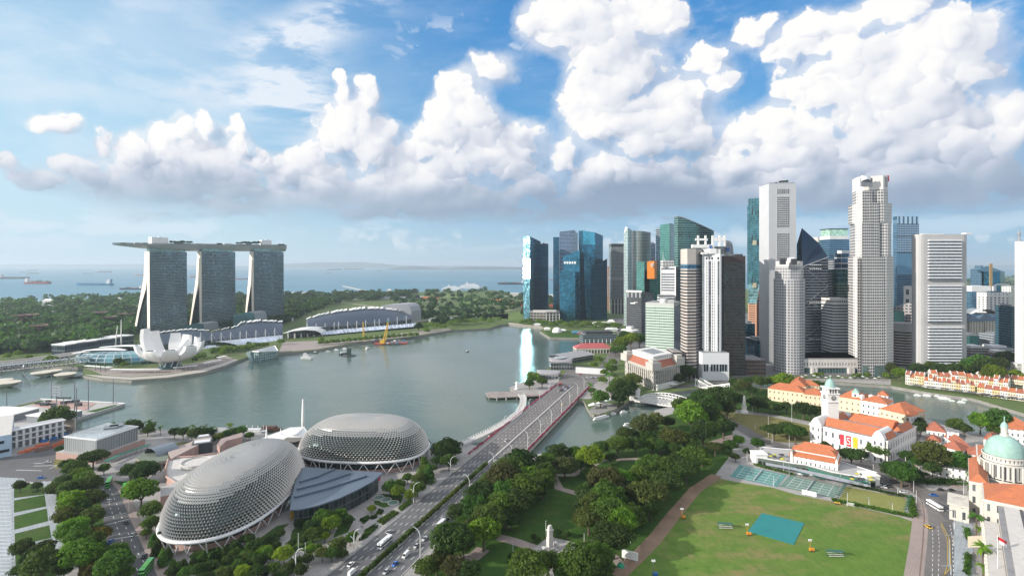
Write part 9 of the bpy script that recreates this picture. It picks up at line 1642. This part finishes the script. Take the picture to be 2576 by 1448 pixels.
for i,a in enumerate((('D',1360,820,735),('D',1380,912,805),('D',1240,840,780),('D',862,905,820,2),('D',1024,920,860,2),('D',1200,962,900,2),('D',1665,1090,955,5),('D',1708,1000,860,5),('D',1735,835,740,5),('D',1662,1225,1140,5),('D',1640,1440,1370,5),('D',1725,1075,940),('N',613,642,450),('N',370,802,580),('N',205,560,490),('N',410,860,740),('N',587,912,790),('N',1792,1130,1005),('N',1457,1132,1015),('N',528,1165,1060),('N',585,1190,1075),('N',1120,1265,1160),('N',1050,1400,1270),('N',425,1310,1200),('N',150,1060,950),('C',598,1150,1035),('C',886,1225,1130),('C',1245,700,635),('C',1235,1200,1155),('C',655,1448,1320),('C',352,1290,1210),('A',100,1440,1380),('A',968,970,890),('B',543,1330,1200),('B',490,1310,1130),('B',1085,860,830),('N',232,715,660),('D',1298,640,555),('N',8,520,455))):pole(a[0],a[1],a[2],a[3],'slim lamp post %s, %s counted'%({'D':'on the field and court road','N':'around the clubhouse and dry lawn','C':'in the memorial park','A':'by the plaza lawns and left avenue'.replace('left ',''),'B':'in the theatre garden'}[a[0]],ORD[i]),a[4]if len(a)>4 else 0)
def person_mesh(seed):
 rng=random.Random(seed);me=bpy.data.meshes.new('body');st=rng.uniform(.12,.3);V=[(0,0,.95),(0,0,1.2),(0,0,1.42),(0,0,1.52),(0,0,1.62),(0,0,1.72),(-.1,0,.9),(-.1,st,.5),(-.1,st*.7,.06),(-.1,st*.7+.16,.03),(.1,0,.9),(.1,-st*.3,.5),(.1,-st,.07),(.1,-st+.16,.03),(-.2,0,1.4),(-.25,-.05,1.12),(-.24,.08,.88),(.2,0,1.4),(.25,.08,1.12),(.24,.16,.9)];E=[(0,1),(1,2),(2,3),(3,4),(4,5),(0,6),(6,7),(7,8),(8,9),(0,10),(10,11),(11,12),(12,13),(2,14),(14,15),(15,16),(2,17),(17,18),(18,19)]
 rad=[.15,.14,.16,.06,.095,.08,.1,.07,.05,.04,.1,.07,.05,.04,.07,.05,.04,.07,.05,.04];me.from_pydata(V,E,[]);o=bpy.data.objects.new('body',me);COL.objects.link(o);o.modifiers.new('skin','SKIN')
 for k,r in enumerate(rad):me.skin_vertices[0].data[k].radius=(r,r*.8)
 me.skin_vertices[0].data[0].use_root=True;s=o.modifiers.new('s','SUBSURF');s.levels=1;s.render_levels=1;dg=bpy.context.evaluated_depsgraph_get();m2=bpy.data.meshes.new_from_object(o.evaluated_get(dg));bpy.data.objects.remove(o)
 for m_ in(paint('shirt%d'%seed,[(.5,.5,.5),(.05,.06,.1),(.4,.08,.06),(.1,.2,.35)][seed%4]),mat('trousers',(.04,.045,.06))if seed==0 else bpy.data.materials['trousers'],mat('skin',(.42,.26,.18))if seed==0 else bpy.data.materials['skin'],mat('hair',(.015,.012,.01))if seed==0 else bpy.data.materials['hair']):m2.materials.append(m_)
 for p in m2.polygons:z=p.center.z;p.material_index=1 if z<.95 and abs(p.center.x)<.2 else 3 if z>1.68 or(z>1.58 and p.center.y<-.02)else 2 if z>1.5 or(z<1.1 and abs(p.center.x)>.2)else 0
 return m2
PM=[person_mesh(k)for k in range(4)];prng=random.Random(3)
for i,(f,x,y,where)in enumerate([('B',958+k*9,1082+k*3,'on the theatre garden path')for k in range(3)]+[('B',938,1243,'by the avenue kerb'),('B',715,1448,'by the avenue kerb'),('A',1052,1240,'by the left avenue'.replace('left ','tree lined ')),('A',1190,1390,'by the tree lined avenue')]+[('C',prng.uniform(165,300),prng.uniform(66,94),'on the bay pier')for k in range(16)]+[('C',prng.uniform(330,440),prng.uniform(40,70),'on the statue terrace')for k in range(8)]+[('C',lerp(20,330,k/6),lerp(432,268,k/6),'on the curved footbridge')for k in range(7)]):
 p=G(f,x,y,{'on the curved footbridge':1.55}.get(where,.1));o=bpy.data.objects.new('person',PM[i%4]);COL.objects.link(o);o.location=p;o.rotation_euler=(0,0,prng.uniform(0,6.28));tag(o,f'{["grey", "dark", "red", "blue"][i % 4]} shirted person {"standing" if "pier" in where else "walking"} {where}, {ORD[i]} counted','person','people out walking')
m=bpy.data.materials.new('haze_air');m.use_nodes=True;m.node_tree.nodes.clear();T=NT(m.node_tree);v=T.node('ShaderNodeVolumePrincipled');v.inputs['Color'].default_value=(.74,.88,1.0,1);v.inputs['Density'].default_value=5.5e-5;v.inputs['Anisotropy'].default_value=.25;o=T.node('ShaderNodeOutputMaterial');T.l.new(v.outputs[0],o.inputs['Volume'])
mb=MB();mb.box((0,28000,-12),(116000,62000,320));hz=mb.build('haze',m);tag(hz,kind='stuff')
